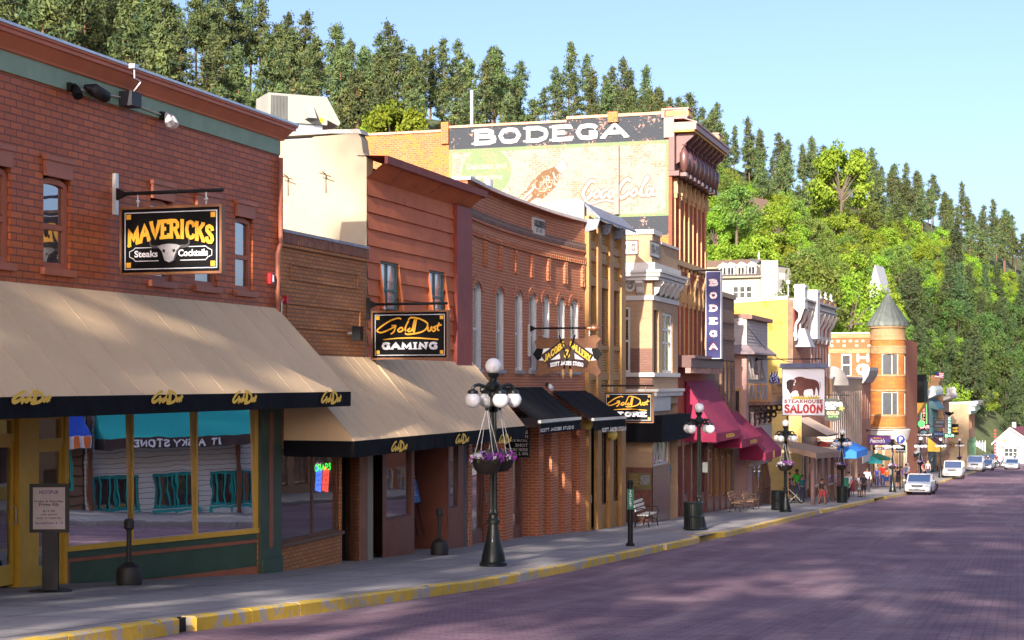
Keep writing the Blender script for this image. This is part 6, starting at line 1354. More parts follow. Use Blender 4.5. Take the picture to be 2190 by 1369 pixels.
# =============== hanging signs ===============
def hsign(name, label, fr, px0, bar, rect, board=m_blk, rim=None, th=.07, cat='sign', post=(0, 0), lugs=True, du=0., rimw=.035):
 g = fr.perp(fr.u(px0)+du); x0, x1, y0, y1 = rect
 u0, u1 = g.u(x0), g.u(x1); m = (x0+x1)/2; z0, z1 = g.z(m, y1), g.z(m, y0)
 T_ = thing(name, label, cat, g((u0+u1)/2, 0, z0))
 mb = MB(); mb.box(g, u0, u1, -th/2, th/2, z0, z1); bo = mb.build('board', board, T_)
 if rim:
  mb = MB()
  for q in ((u0-rimw, u1+rimw, z1, z1+rimw), (u0-rimw, u1+rimw, z0-rimw, z0), (u0-rimw, u0, z0, z1), (u1, u1+rimw, z0, z1)): mb.box(g, q[0], q[1], -th/2-.02, th/2+.02, q[2], q[3])
  mb.build('frame', rim, T_)
 if bar:
  bx0, bx1, by = bar; ua, ub = max(0, g.u(bx0)), g.u(bx1); zb = g.z((bx0+bx1)/2, by)
  mb = MB(); mb.tube([g(ua, 0, zb), g(ub, 0, zb)], .028, 8); mb.prism([(ua, zb+.1), (ua+.04, zb+.1), (ua+.2, zb+.025), (ua+.2, zb-.025), (ua+.04, zb-.1), (ua, zb-.1)], g, -.03, .03); mb.build('bracket_arm', m_black, T_)
  if post[1]: mb = MB(); mb.box(g, ua-.01, ua+.06, -.04, .04, zb-post[0], zb+post[1]); mb.build('mounting_plate', m_alu if post[0] > .3 else m_black, T_)
  if lugs:
   for k in (.15, .85):
    mb = MB(); u = u0+(u1-u0)*k; mb.tube([g(u, 0, zb-.02), g(u, 0, z1)], .012, 5); mb.ball(g(u, 0, (zb+z1)/2), .03, 8, 6); mb.build('hanger', m_alu, T_)
 return T_, bo, g, u0, u1, z0, z1, th/2
m_oak = M('brown_sign_frame', (.24, .10, .04), .5); m_silver = M('silver_line', (.62, .63, .68), .4, var=.03, bump=0)
def goldframe(bo, g, u0, u1, z0, z1, o):
 mb = MB(); e = .045; t = .014
 for q in ((u0+e, u1-e, z1-e-t, z1-e), (u0+e, u1-e, z0+e, z0+e+t), (u0+e, u0+e+t, z0+e+t, z1-e-t), (u1-e-t, u1-e, z0+e+t, z1-e-t)): mb.box(g, q[0], q[1], o+.001, o+.006, q[2], q[3])
 mb.build('silver_border', m_silver, bo)
 mb = MB(); s = .075; e = .075
 for a in (u0+e, u1-e-s):
  for b in (z0+e, z1-e-s): mb.box(g, a, a+s, o+.001, o+.008, b, b+s)
 mb.build('corner_squares', m_gold, bo)
T_, bo, g, u0, u1, z0, z1, o = hsign('hanging_sign', 'black hanging sign with arched gold lettering above a pale bull skull', f1, 243, (240, 478, 411), (264, 473, 446, 582), rim=m_oak, post=(.31, .31))
goldframe(bo, g, u0, u1, z0, z1, o); W, H = u1-u0, z1-z0
arch = lambda x, y, a, b: (x, y-(a-.5)**2*.19*H*4*.33+ (b-.5)*.0)
mb = MB(); slab(mb, 'MAVERICKS', g, u0+.07*W, u1-.06*W, z0+.52*H, z0+.83*H, o+.008, wt=.25, serif=.42, warp=lambda x, y, a, b: (x, y-(2*a-1)**2*.12*H+.0*b)); mb.build('lettering', m_gold, bo)
mb = MB(); text(mb, 'Steaks', g, u0+.13*W, u0+.37*W, z0+.24*H, z0+.345*H, o+.008, bold=.025); text(mb, 'Cocktails', g, u0+.58*W, u0+.88*W, z0+.24*H, z0+.35*H, o+.008, bold=.025); mb.build('small_lettering', m_wlet, bo)
mb = MB(); sp = lambda x, y: (u0+x*W, z0+y*H)
e_ = o+.008
for l in ([(.38, .39), (.14, .39), (.12, .36), (.08, .33), (.08, .25), (.12, .22), (.14, .18), (.38, .18)], [(.6, .39), (.86, .39), (.88, .36), (.92, .33), (.92, .25), (.88, .22), (.86, .18), (.6, .18)]): mb.ribbon([sp(*p) for p in l], .012, g, e_)
mb.build('scroll_border', m_silver, bo)
mb = MB(); sk = [(.38, .40), (.43, .43), (.5, .44), (.57, .43), (.62, .40), (.575, .33), (.56, .26), (.545, .18), (.5, .15), (.455, .18), (.44, .26), (.425, .33)]
mb.prism([sp(*p) for p in sk], g, o+.002, o+.05); so_ = mb.build('bull_skull', M('bone_grey', (.36, .35, .36), .7, var=.3, sc=12), bo)
mb = MB();
for s in (1, -1): mb.ribbon([sp(.5+s*(p[0]), p[1]) for p in smooth_line([(.11, .40), (.17, .40), (.2, .45), (.185, .54)], 4)], [.05, .048, .046, .044, .042, .038, .035, .03, .026, .022, .018, .012, .006], g, o+.03)
mb.build('horns', M('dark_horn', (.055, .05, .055), .5), bo)
mb = MB()
for s in (1, -1): mb.prism([sp(.5+s*.06, .36), sp(.5+s*.035, .34), sp(.5+s*.045, .30), sp(.5+s*.065, .32)], g, o+.05, o+.053)
mb.build('eye_sockets', m_black, so_)
for px0, rect, bar, word, lab, hz in ((780, (799, 957, 668, 765), (783, 957, 650), 'GAMING', 'black hanging sign with orange script above wide silver capitals, near the tan awnings', 0), (1278, (1294, 1396, 840, 902), (1278, 1398, 825), 'STORE', 'smaller black hanging sign with orange script partly hidden by a black awning', 0)):
 T_, bo, g, u0, u1, z0, z1, o = hsign('hanging_sign', lab, f3 if px0 < 1000 else f5, px0, bar, rect, rim=m_oak, post=(.3, .14) if px0 < 1000 else (0, 0), du=.12 if px0 < 1000 else 0)
 goldframe(bo, g, u0, u1, z0, z1, o); W, H = u1-u0, z1-z0
 mb = MB(); strokes(mb, GOLD, g, u0+.06*W, u1-.08*W, z0+.42*H, z0+.88*H, .034, o+.008, 0, 6, False); strokes(mb, GOLDU, g, u0+.1*W, u1-.08*W, z0+.40*H, z0+.86*H, .03, o+.008, 0, 6, True); mb.build('script', m_gold, bo)
 mb = MB(); slab(mb, word, g, u0+.13*W, u1-.13*W, z0+.18*H, z0+.34*H, o+.008, wt=.3, serif=.5); mb.build('lettering', m_silver, bo)
T_, bo, g, u0, u1, z0, z1, o = hsign('gallery_sign', 'brown hide shaped hanging sign with feathers, brushes and gold lettering', f4, 1128, (1130, 1262, 702), (1150, 1280, 725, 795), board=M('hide_brown', (.17, .075, .035), .8, var=.25, sc=6), post=(.78, .12))
c = ((u0+u1)/2, (z0+z1)/2); W = g.u(1285)-g.u(1143); H = z1-z0
hid = [(-.5, .42), (-.44, .62), (-.36, .55), (-.2, .5), (0, .52), (.2, .5), (.33, .58), (.42, .62), (.5, .5), (.43, .34), (.44, .1), (.46, -.1), (.44, -.3), (.5, -.52), (.45, -.66), (.38, -.56), (.2, -.5), (0, -.52), (-.2, -.5), (-.38, -.62), (-.5, -.6), (-.44, -.4), (-.44, -.1), (-.46, .15)]
S_ = lambda x, y: (c[0]+x*W, c[1]+y*H)
bo.data.clear_geometry(); mb = MB(); mb.prism([S_(*p) for p in hid], g, -.04, .04); hb_ = mb.build('hide_board', M('hide_brown', (.17, .075, .035)), T_); bpy.data.objects.remove(bo)
mb = MB()
for s in (1, -1): mb.prism([S_(s*.12, -.2), S_(s*.1, .1), S_(s*.28, .22), S_(s*.4, .2), S_(s*.44, -.15)], g, .041, .06)
mb.build('white_feathers', m_wlet, hb_)
mb = MB()
for s in (1, -1): mb.prism([S_(s*.36, .2), S_(s*.46, .22), S_(s*.52, .04), S_(s*.45, -.16), S_(s*.4, -.1)], g, .061, .075)
mb.build('black_feathers', m_blk, hb_)
mb = MB()
for s in (1, -1): mb.ribbon([S_(s*.03, .36), S_(s*.2, .12), S_(s*.36, -.12)], .3*H, g, .078)
mb.ribbon([S_(*p) for p in smooth_line([(-.3, -.26), (0, -.2), (.3, -.26)])], .2*H, g, .085); mb.build('ribbons', M('dark_ribbon', (.035, .008, .012), .6), hb_)
mb = MB()
sl_ = lambda s: (lambda x, y, a, b: (x, y+(a*.46*H if s > 0 else -a*.46*H)))
slab(mb, 'JACOBS', g, S_(-.345, 0)[0], S_(-.045, 0)[0], S_(0, -.22)[1], S_(0, .0)[1], .088, wt=.24, serif=.35, warp=sl_(1)); slab(mb, 'GALLERY', g, S_(.045, 0)[0], S_(.35, 0)[0], S_(0, .24)[1], S_(0, .46)[1], .088, wt=.24, serif=.35, warp=sl_(-1)); mb.build('lettering', M('bright_gold', (.85, .58, .06), .4), hb_)
mb = MB(); slab(mb, 'SCOTT JACOBS STUDIO', g, S_(-.25, 0)[0], S_(.25, 0)[0], S_(0, -.31)[1], S_(0, -.17)[1], .092, wt=.24, serif=.25, warp=lambda x, y, a, b: (x, y-(2*a-1)**2*.06*H)); mb.build('small_lettering', m_wlet, hb_)
mb = MB(); ring = [S_(.11*math.cos(2*math.pi*k/20), .03+.22*math.sin(2*math.pi*k/20)) for k in range(20)]; mb.prism(ring, g, .08, .1); dc = mb.build('dream_disc', m_dark_brown, hb_)
mb = MB(); text(mb, '$', g, S_(-.045, 0)[0], S_(.045, 0)[0], S_(0, -.12)[1], S_(0, .18)[1], .104, bold=.04); mb.build('dollar', M('bright_gold', (.85, .58, .06)), dc)
for s in (1, -1):
 mb = MB(); mb.tube([g(*(lambda q: (q[0], .1, q[1]))(S_(s*.12, .62))), g(*(lambda q: (q[0], .1, q[1]))(S_(-s*.05, -.4)))], .022, 6, 0); mb.lathe(g(*(lambda q: (q[0], .1, q[1]))(S_(-s*.06, -.6))), [(.01, -.1), (.055, .02), (.03, .16)], 8, 1); mb.build('paint_brush', [m_blk, M('brush_hair', (.45, .27, .13))], hb_)
mb = MB(); p0 = g(g.u(1258), 0, g.z(1258, 702)); mb.tube([p0+V((.19*i*.25*1.0, 0, 0))+V((-.05, 0, 0)) for i in range(9)], [.05, .07, .05, .09, .1, .1, .085, .05, .01], 10); mb.build('copper_finial', M('copper', (.55, .22, .12), .3, .7), T_, smooth=True)
T_, bo, g, u0, u1, z0, z1, o = hsign('vertical_sign', 'tall narrow blue sign with white and red bulb lettering reading downward', f7, 1478, None, (1512, 1542, 582, 766), board=M('deep_blue', (.012, .012, .13), .4, var=.05), rim=m_silver, th=.28, rimw=.03)
mb = MB(); W, H = u1-u0, z1-z0
for i, ch in enumerate('BODEGA'): zc = z1-H*(.125+.148*i); slab(mb, ch, g, u0+.27*W, u1-.27*W, zc-.038*H, zc+.038*H, o+.01, wt=.3, serif=.3)
mb.build('lettering', m_wlet, bo)
mb = MB(); rb = random.Random(3)
for i in range(6):
 zc = z1-H*(.125+.148*i)
 for sx in (-.17, -.06, .06, .17):
  for sy in (-.032, -.011, .011, .032):
   if rb.random() < .62: mb.ball(g((u0+u1)/2+sx*W, o+.015, zc+sy*H), .022, 6, 4)
mb.build('red_bulbs', M('red_bulb', (.75, .05, .02), .3), bo)
mb = MB(); za, zb = g.z(1500, 579), g.z(1500, 769); mb.tube([g(.02, 0, za), g(u1, 0, za)], .03, 6); mb.tube([g(.02, 0, zb), g(u1+.1, 0, zb)], .03, 6); mb.box(g, .0, .05, -.1, .1, za-.15, za+.15); mb.build('bracket_arm', m_black, T_)
T_, bo, g, u0, u1, z0, z1, o = hsign('saloon_sign', 'white signboard with a brown bison over red lettering', f9, 1615, (1610, 1758, 768), (1674, 1764, 788, 888), board=M('white_board', (.72, .72, .76), .5, var=.03), rim=m_dark_brown, th=.14, rimw=.03)
W, H = u1-u0, z1-z0; sp = lambda x, y: (u0+x*W, z0+y*H)
mb = MB(); mb.mesh([g(u0-.15, -.25, z1+.02), g(u1+.15, -.25, z1+.02), g(u1+.15, .25, z1+.02), g(u0-.15, .25, z1+.02), g(u0-.1, -.1, z1+.26), g(u1+.1, -.1, z1+.26), g(u1+.1, .1, z1+.26), g(u0-.1, .1, z1+.26)], [(0, 3, 2, 1), (4, 5, 6, 7), (3, 0, 4, 7), (1, 2, 6, 5), (2, 3, 7, 6), (0, 1, 5, 4)]); mb.build('little_roof', M('blue_grey_roof', (.12, .13, .19), .5), T_)
bis = [(.10, .70), (.13, .745), (.2, .765), (.26, .76), (.30, .80), (.38, .825), (.47, .82), (.55, .79), (.66, .775), (.76, .76), (.83, .73), (.875, .66), (.88, .56), (.87, .42), (.845, .41), (.845, .50), (.82, .56), (.80, .60), (.78, .52), (.77, .425), (.735, .425), (.73, .52), (.70, .565), (.6, .555), (.52, .53), (.5, .46), (.51, .40), (.46, .40), (.43, .40), (.40, .40), (.38, .45), (.36, .52), (.3, .53), (.23, .50), (.20, .45), (.17, .48), (.145, .53), (.115, .57), (.125, .62)]
mb = MB(); mb.prism([sp(*p) for p in bis], g, o+.002, o+.012); bi = mb.build('bison_picture', M('bison_brown', (.115, .030, .022), .7, var=.35, sc=9), bo)
mb = MB(); mb.prism([sp(*p) for p in ((.09, .70), (.13, .745), (.2, .765), (.25, .74), (.26, .66), (.22, .5), (.2, .45), (.17, .48), (.145, .53), (.105, .57), (.1, .64))], g, o+.0125, o+.016); mb.build('dark_mane', M('mane_black', (.03, .012, .012), .8), bi)
mb = MB(); mb.ribbon([sp(*p) for p in smooth_line([(.27, .68), (.3, .70), (.31, .74), (.28, .76)])], .03, g, o+.02); mb.ribbon([sp(*p) for p in smooth_line([(.26, .66), (.28, .64), (.29, .66)])], .03, g, o+.02); mb.build('pale_horns', m_wlet, bi)
mb = MB(); mb.ribbon([sp(*p) for p in smooth_line([(.86, .70), (.9, .68), (.9, .6), (.885, .57)])], .025, g, o+.014); mb.build('tail', M('bison_brown', (.1, .03, .025)), bi)
mb = MB(); rb = random.Random(5); pts = [(.18, .37)]
for i in range(25): x = .19+.7*i/24; pts.append((x, .40+rb.uniform(0, .045) if i % 2 else .375))
pts.append((.9, .37)); pts += [(.85, .35), (.5, .34), (.25, .345)]
mb.sheet([sp(*p) for p in pts], g, o+.019); mb.build('painted_grass', M('straw_grass', (.50, .38, .05), .8), bo)
mb = MB(); slab(mb, 'STEAKHOUSE', g, *[sp(x, 0)[0] for x in (.05, .96)], *[sp(0, y)[1] for y in (.255, .335)], o+.012, wt=.24, serif=.34); mb.build('small_lettering', M('maroon_lettering', (.23, .015, .03), .5), bo)
mb = MB(); slab(mb, 'SALOON', g, *[sp(x, 0)[0] for x in (.06, .95)], *[sp(0, y)[1] for y in (.04, .235)], o+.012, wt=.26, serif=.42); mb.build('lettering', M('red_lettering', (.42, .02, .02), .5), bo)
T_, bo, g, u0, u1, z0, z1, o = hsign('jewellery_sign', 'black and green shaped sign with gold flower hanging behind the bison sign', f10, 1740, (1700, 1818, 845), (1764, 1798, 876, 900), th=.1)
W, H = u1-u0, z1-z0; sp = lambda x, y: (u0+x*W, z0+y*H)
bo.data.clear_geometry(); bpy.data.objects.remove(bo)
mb = MB(); zz0 = g.z(1784, 902); zz1 = g.z(1784, 852); ua, ub = g.u(1750), g.u(1802); r = g.u(1808)
mb.prism([(ua, zz1-.9), (ua, zz1-.1), (g.u(1765), zz1), (g.u(1790), zz1), (g.u(1796), zz1-.15), (ub, zz1-.3), (r, zz1-.5), (r, zz1-.75), (ub, zz1-.95), (g.u(1798), zz1-.98), (g.u(1798), zz0+.12), (g.u(1782), zz0), (g.u(1764), zz0+.12), (g.u(1764), zz1-.9)], g, -.05, .05); bo = mb.build('board', M('black_green_board', (.012, .02, .014), .4), T_)
mb = MB(); slab(mb, 'BERG', g, g.u(1765), g.u(1801), g.z(1780, 869), g.z(1780, 860), .058, wt=.3, serif=.4); slab(mb, 'WELRY', g, g.u(1764), g.u(1788), g.z(1780, 876), g.z(1780, 871), .058, wt=.28, serif=.2); mb.build('lettering', m_wlet, bo)
mb = MB(); slab(mb, 'GOLD', g, g.u(1769), g.u(1794), g.z(1780, 887), g.z(1780, 880), .058, wt=.26, serif=.4); mb.build('gold_word', M('pale_gold', (.62, .45, .22), .5), bo)
mb = MB(); slab(mb, 'GIFTS', g, g.u(1772), g.u(1792), g.z(1780, 893), g.z(1780, 889), .058, wt=.26, serif=.3); mb.build('green_word', M('green_letter', (.2, .42, .12), .5), bo)
mb = MB(); cx_, cz_ = g.uz(1800, 873); mb.prism([(cx_+(.2 if k % 2 == 0 else .08)*math.cos(math.pi*k/5), cz_+(.2 if k % 2 == 0 else .08)*math.sin(math.pi*k/5)) for k in range(10)], g, .052, .065); mb.build('gold_flower', m_gold, bo)
T_, bo, g, u0, u1, z0, z1, o = hsign('shop_sign', 'red and cream stacked sign with an engine picture beside the porch', f10, 1745, (1708, 1790, 928), (1743, 1790, 946, 976), board=M('engine_sign_black', (.03, .02, .02)), rim=M('sign_red', (.30, .02, .02), .5), th=.1)
sp = lambda px, py: g.uz(px, py)
m_crm = M('cream_board', (.68, .60, .46), .5, var=.05); m_sred = M('sign_red', (.30, .02, .02))
def plank(px0, px1, py0, py1, mat, t=None, mt=None, o_=.07, nm='plank', bold=.03):
 a, za = sp(px0, py1); b, zb = sp(px1, py0); mb = MB(); mb.box(g, a, b, .052, o_, za, zb); p = mb.build(nm, mat, bo)
 if t: mb = MB(); text(mb, t, g, a+(b-a)*.06, b-(b-a)*.06, za+(zb-za)*.22, zb-(zb-za)*.2, o_+.006, bold=bold); mb.build('lettering', mt, p)
 return p
plank(1746, 1788, 934, 944, m_crm, 'Main Street Express', m_sred); plank(1748, 1789, 956, 970, m_crm, 'Big Dipper', m_sred, .09); plank(1765, 1790, 971, 979, m_sred, 'ICE CREAM', m_crm, .075)
mb = MB(); a, za = sp(1752, 955); b, zb = sp(1774, 946); mb.prism([(a, za), (b, za), (b, za+.35*(zb-za)), (a+.75*(b-a), zb), (a+.3*(b-a), zb), (a, za+.5*(zb-za))], g, .053, .064); mb.build('engine_picture', M('engine_red', (.35, .03, .02), .5), bo)
mb = MB(); mb.ribbon([sp(1776, 955), sp(1784, 950), sp(1790, 946)], .06, g, .056); mb.ribbon([sp(1778, 958), sp(1786, 954), sp(1791, 952)], .06, g, .056); mb.build('white_stripes', m_wlet, bo)
fz = Frame(f11b(0, 0, 0).xy, f12(6, 0, 0).xy)
T_, bo, g, u0, u1, z0, z1, o = hsign('purple_sign', 'purple hanging sign with white script and peacock, below the round tower', f11b, 1853, (1850, 1910, 921), (1858, 1906, 932, 951), board=M('purple_board', (.15, .035, .24), .5, var=.3, sc=4), rim=m_black, th=.1)
mb = MB(); text(mb, 'Madame', g, g.u(1868), g.u(1884), g.z(1880, 939), g.z(1880, 934.5), o+.008, bold=.03, shear=.2); mb.build('small_lettering', m_gold, bo)
mb = MB(); text(mb, "Peacock's", g, g.u(1861), g.u(1893), g.z(1880, 947), g.z(1880, 938), o+.008, bold=.03, shear=.25, ); mb.build('lettering', m_wlet, bo)
mb = MB(); mb.prism([sp_ for sp_ in [g.uz(1886, 949), g.uz(1904, 948), g.uz(1904, 943), g.uz(1897, 940), g.uz(1893, 936), g.uz(1894, 942)]], g, o+.002, o+.006); mb.build('peacock_picture', M('peacock_blue', (.06, .06, .30), .5), bo)
T_, bo, g, u0, u1, z0, z1, o = hsign('beer_board', 'long black board with white capitals hanging under the purple sign', f11b, 1853, None, (1867, 1907, 957, 962.5), th=.08)
mb = MB(); slab(mb, 'BEER', g, g.u(1873), g.u(1885), g.z(1880, 961.5), g.z(1880, 958), o+.006, wt=.26, serif=.3); text(mb, '&', g, g.u(1887), g.u(1889.5), g.z(1880, 961.5), g.z(1880, 958), o+.006); slab(mb, 'BLING', g, g.u(1891.5), g.u(1905.5), g.z(1880, 961.5), g.z(1880, 958), o+.006, wt=.26, serif=.3); mb.build('lettering', m_wlet, bo)
def NEON(name, col, s): return M(name, col, .4, emit=s, var=0, bump=0)
fr_ = FR(1941, 2030);
T_, bo, g, u0, u1, z0, z1, o = hsign('neon_sign', 'green outlined vertical neon sign with pink letters above a red word', fr_, 1960, (1944, 2000, 912), (1972, 1980, 857, 906), th=.2)
W = u1-u0; H = z1-z0; mb = MB()
for i, ch in enumerate('WILDBILL'): zc = z1-H*(.07+.118*i); slab(mb, ch, g, u0+.25*W, u1-.25*W, zc-.035*H, zc+.035*H, o+.01, wt=.3, serif=.25)
mb.build('neon_letters', NEON('pink_neon', (1, .22, .25), 1.3), bo)
mb = MB(); e = .06; mb.tube([g(u0-e, .05, z0), g(u0-e, .05, z1), g((u0+u1)/2, .05, z1+.25), g(u1+e, .05, z1), g(u1+e, .05, z0)], .05, 6); mb.ball(g(u0-.05, 0, z0-.05), .4, 8, 6); mb.build('neon_outline', NEON('green_neon', (.12, .75, .16), .8), bo)
mb = MB(); a, za = g.uz(1966, 918); b, zb = g.uz(1989, 907); mb.box(g, a, b, -.1, .1, za, zb); bb_ = mb.build('lower_board', m_blk, bo); mb = MB(); slab(mb, 'BAR', g, a+.1*(b-a), b-.08*(b-a), za+.15*(zb-za), zb-.2*(zb-za), .11, wt=.28, serif=.2); mb.build('lower_letters', NEON('pink_neon', (1, .22, .25), 1.3), bb_)
mb = MB(); cx_, cz_ = g.uz(1975, 927); rr = g.u(1988)-g.u(1975); mb.prism([(cx_+rr*math.cos(math.pi*k/10), cz_+rr*.7*math.sin(math.pi*k/10)) for k in range(11)], g, -.08, .08); mb.build('arched_board', m_dark_brown, bo)
mb = MB(); mb.prism([(cx_+rr*.6*math.cos(math.pi*k/10), cz_+rr*.45*math.sin(math.pi*k/10)) for k in range(11)], g, .081, .09); mb.build('sky_picture', M('sky_blue_paint', (.2, .42, .6), .5), bo)
T_, bo, g, u0, u1, z0, z1, o = hsign('restaurant_sign', 'black banner board with white capitals under the pink neon sign', fr_, 1955, None, (1949, 1995, 926, 934), th=.1)
mb = MB(); slab(mb, 'RESTAURANT', g, u0+.05*(u1-u0), u1-.04*(u1-u0), z0+.25*(z1-z0), z1-.2*(z1-z0), o+.01, wt=.28, serif=.35); mb.build('lettering', m_wlet, bo)
T_, bo, g, u0, u1, z0, z1, o = hsign('carved_sign', 'dark carved wooden signs hanging between the pink and green neon signs', fr_, 1990, (1996, 2022, 895), (1998, 2020, 898, 915), board=m_bald, th=.12)
mb = MB(); mb.box(g, u0+.1, u1-.2, o+.01, o+.04, z0+.1, z0+.35*(z1-z0)); mb.box(g, u0+.2, u1-.05, o+.01, o+.04, z0+.55*(z1-z0), z1-.1); mb.build('carved_bands', M('bluish_carving', (.10, .13, .18), .6), bo)
T_, bo, g, u0, u1, z0, z1, o = hsign('blue_script_sign', 'dark sign with blue script below the carved signs', fr_, 1990, None, (1996, 2018, 922, 935), board=M('navy_board', (.02, .02, .05)), th=.12)
mb = MB(); text(mb, 'Jack Daws', g, u0+.1*(u1-u0), u1-.05*(u1-u0), z0+.3*(z1-z0), z0+.72*(z1-z0), o+.01, bold=.03, shear=.2); mb.build('lettering', M('blue_script_paint', (.10, .28, .6), .5), bo)
T_, bo, g, u0, u1, z0, z1, o = hsign('green_neon_sign', 'teal vertical neon sign over a black board with green word before the stone flank', fr_, 2020, None, (2027, 2033.5, 892, 928), board=M('teal_sign', (.02, .22, .20), .4), th=.25)
W = u1-u0; H = z1-z0; mb = MB()
for i, ch in enumerate('EAGLE'): zc = z1-H*(.1+.2*i); slab(mb, ch, g, u0+.2*W, u1-.2*W, zc-.07*H, zc+.07*H, o+.01, wt=.26, serif=0)
mb.build('neon_letters', NEON('mint_neon', (.5, .95, .7), 1.0), bo)
mb = MB(); a, za = g.uz(2019, 937); b, zb = g.uz(2042, 927); mb.box(g, a, b, -.15, .15, za, zb); bb_ = mb.build('lower_board', M('dark_green_board', (.01, .03, .015)), bo)
mb = MB(); slab(mb, 'BAR', g, a+.12*(b-a), b-.1*(b-a), za+.2*(zb-za), zb-.2*(zb-za), .16, wt=.24, serif=0); mb.build('lower_letters', NEON('green_word_neon', (.2, .95, .35), 1.0), bb_)
mb = MB(); cx_, cz_ = g.uz(2030.5, 932); rr = (b-a)*.36; mb.prism([(cx_+rr*math.cos(2*math.pi*k/16), cz_+rr*math.sin(2*math.pi*k/16)*.95) for k in range(16)], g, -.1, .1); mb.build('red_disc', M('red_disc', (.5, .03, .05), .5), bo)
mb = MB()
for s in (-1, 1): mb.prism([(cx_, z1+.1), (cx_+s*.55, z1+.45), (cx_+s*.5, z1+.75), (cx_+s*.1, z1+.5)], g, -.08, .08)
mb.ball(g(cx_, 0, z1+.4), .28, 8, 6); mb.build('eagle_crest', m_blk, bo)
mb = MB(); a, za = gS.uz(2036, 929); b, zb = gS.uz(2050, 907); T2 = thing('wall_sign', 'black sign with gold capitals on the rough stone flank', 'sign', gS((a+b)/2, 0, za)); mb.box(gS, a, b, .01, .12, za, zb); b2_ = mb.build('board', m_blk, T2)
mb = MB(); slab(mb, 'NUGGET', gS, a+.08*(b-a), b-.06*(b-a), za+.48*(zb-za), za+.7*(zb-za), .13, wt=.26, serif=.3); slab(mb, 'SALOON', gS, a+.08*(b-a), b-.06*(b-a), za+.2*(zb-za), za+.42*(zb-za), .13, wt=.26, serif=.3); mb.build('lettering', m_ylet, b2_)
mb = MB(); a, za = gS.uz(2020, 957); b, zb = gS.uz(2044, 944); T2 = thing('wooden_sign', 'brown oval wooden sign hanging before the rough stone flank', 'sign', gS((a+b)/2, 0, za)); mb.prism([((a+b)/2+(b-a)/2*math.cos(2*math.pi*k/18), (za+zb)/2+(zb-za)/2*math.sin(2*math.pi*k/18)) for k in range(18)], gS, .3, .45); mb.build('board', M('sign_brown', (.22, .11, .03), .6), T2)
mb = MB(); mb.box(gS, a+.3*(b-a), b-.3*(b-a), .451, .48, za+.35*(zb-za), za+.65*(zb-za)); mb.build('dark_word', m_dark_brown, T2)
T_, bo, g, u0, u1, z0, z1, o = hsign('oval_sign', 'small brown oval sign with red and gold, right of the parking arrow', fr_, 1946, None, (1938, 1956, 955, 965), board=M('oval_brown', (.10, .035, .03)), th=.1)
mb = MB(); mb.prism([((u0+u1)/2+(u1-u0)*.45*math.cos(math.pi*k/10), z1+.3*math.sin(math.pi*k/10)) for k in range(11)], g, -.05, .05); mb.build('arched_top', M('oval_brown', (.10, .035, .03)), bo)
mb = MB(); mb.box(g, u0+.1*(u1-u0), u1-.1*(u1-u0), o+.002, o+.02, z0+.2*(z1-z0), z0+.35*(z1-z0)); mb.box(g, u0+.15*(u1-u0), u1-.2*(u1-u0), o+.002, o+.02, z0+.6*(z1-z0), z0+.85*(z1-z0)); mb.build('gold_words', M('dull_gold', (.42, .25, .08)), bo)
T_, bo, g, u0, u1, z0, z1, o = hsign('blue_panel_sign', 'small white framed blue panel sign among the far lamps', fr_, 1985, None, (1991, 1999, 950, 955), board=M('panel_blue', (.03, .10, .38), .4), rim=m_wlet, th=.08, rimw=.12)
T_, bo, g, u0, u1, z0, z1, o = hsign('yellow_sign', 'small yellow sign board in the far row beside a lamp', fr_, 1995, None, (2001, 2010, 957, 962), board=M('sign_yellow', (.62, .42, .03), .5), th=.08)
fn_ = f4.perp(f4.u(1072), 0); a, za = f4.uz(1070, 979, .06)
gn = f4.perp(f4.u(1077)); T2 = thing('history_sign', 'black history board with grey capitals behind the hanging flower baskets', 'sign', gn(.6, 0, gn.z(1110, 978))); a, b = .06, gn.u(1133); za, zb = gn.z(1110, 978), gn.z(1110, 918)
mb = MB(); mb.box(gn, a, b, -.03, .03, za, zb); b2_ = mb.build('board', m_blk, T2)
mb = MB()
for i, (t, k) in enumerate((('HERE', .5), ('ASSASSIN', .25), ('JACK McCALL', .15), ('SHOT', .42), ('"WILD BILL" HICKOK', .03), ('AUG. 2, 1876', .2))): zc = zb-(zb-za)*(.1+.155*i); text(mb, t, gn, a+(b-a)*k, b-(b-a)*.06, zc-.045, zc+.04, .037, bold=.015)
mb.build('lettering', M('grey_lettering', (.50, .44, .38), .6), b2_)
a, za = g6.uz(1342, 1047, .04); b, zb = g6.uz(1393, 1012, .04); T2 = thing('history_plaque', 'olive metal history plaque with old photograph on the tan brick wall', 'plaque', g6((a+b)/2, .04, za)); mb = MB(); mb.box(g6, a, b, .025, .055, za, zb); b2_ = mb.build('plate', M('olive_plate', (.12, .10, .03), .45), T2)
mb = MB(); mb.box(g6, a+.55*(b-a), b-.06*(b-a), .056, .06, za+.3*(zb-za), zb-.12*(zb-za)); mb.build('photograph', M('grey_photo', (.20, .20, .20), .5, var=.6, sc=14), b2_)
mb = MB()
for i in range(7): mb.box(g6, a+.08*(b-a), a+(.5-.04*(i % 3))*(b-a), .056, .059, zb-(zb-za)*(.25+.09*i), zb-(zb-za)*(.22+.09*i))
text(mb, 'Deadwood', g6, a+.1*(b-a), a+.48*(b-a), zb-.15*(zb-za), zb-.06*(zb-za), .06); mb.build('inscription', M('dull_gold', (.42, .25, .08)), b2_)
u, z = f1.uz(575, 596); mb = MB(); mb.box(f1, u-.055, u+.055, .002, .07, z-.1, z+.1); T2 = mb.build('fire_alarm', M('alarm_red', (.48, .02, .03), .4)); tag(T2, 'red fire alarm box with white letters near the downpipe', 'fire alarm')
mb = MB()
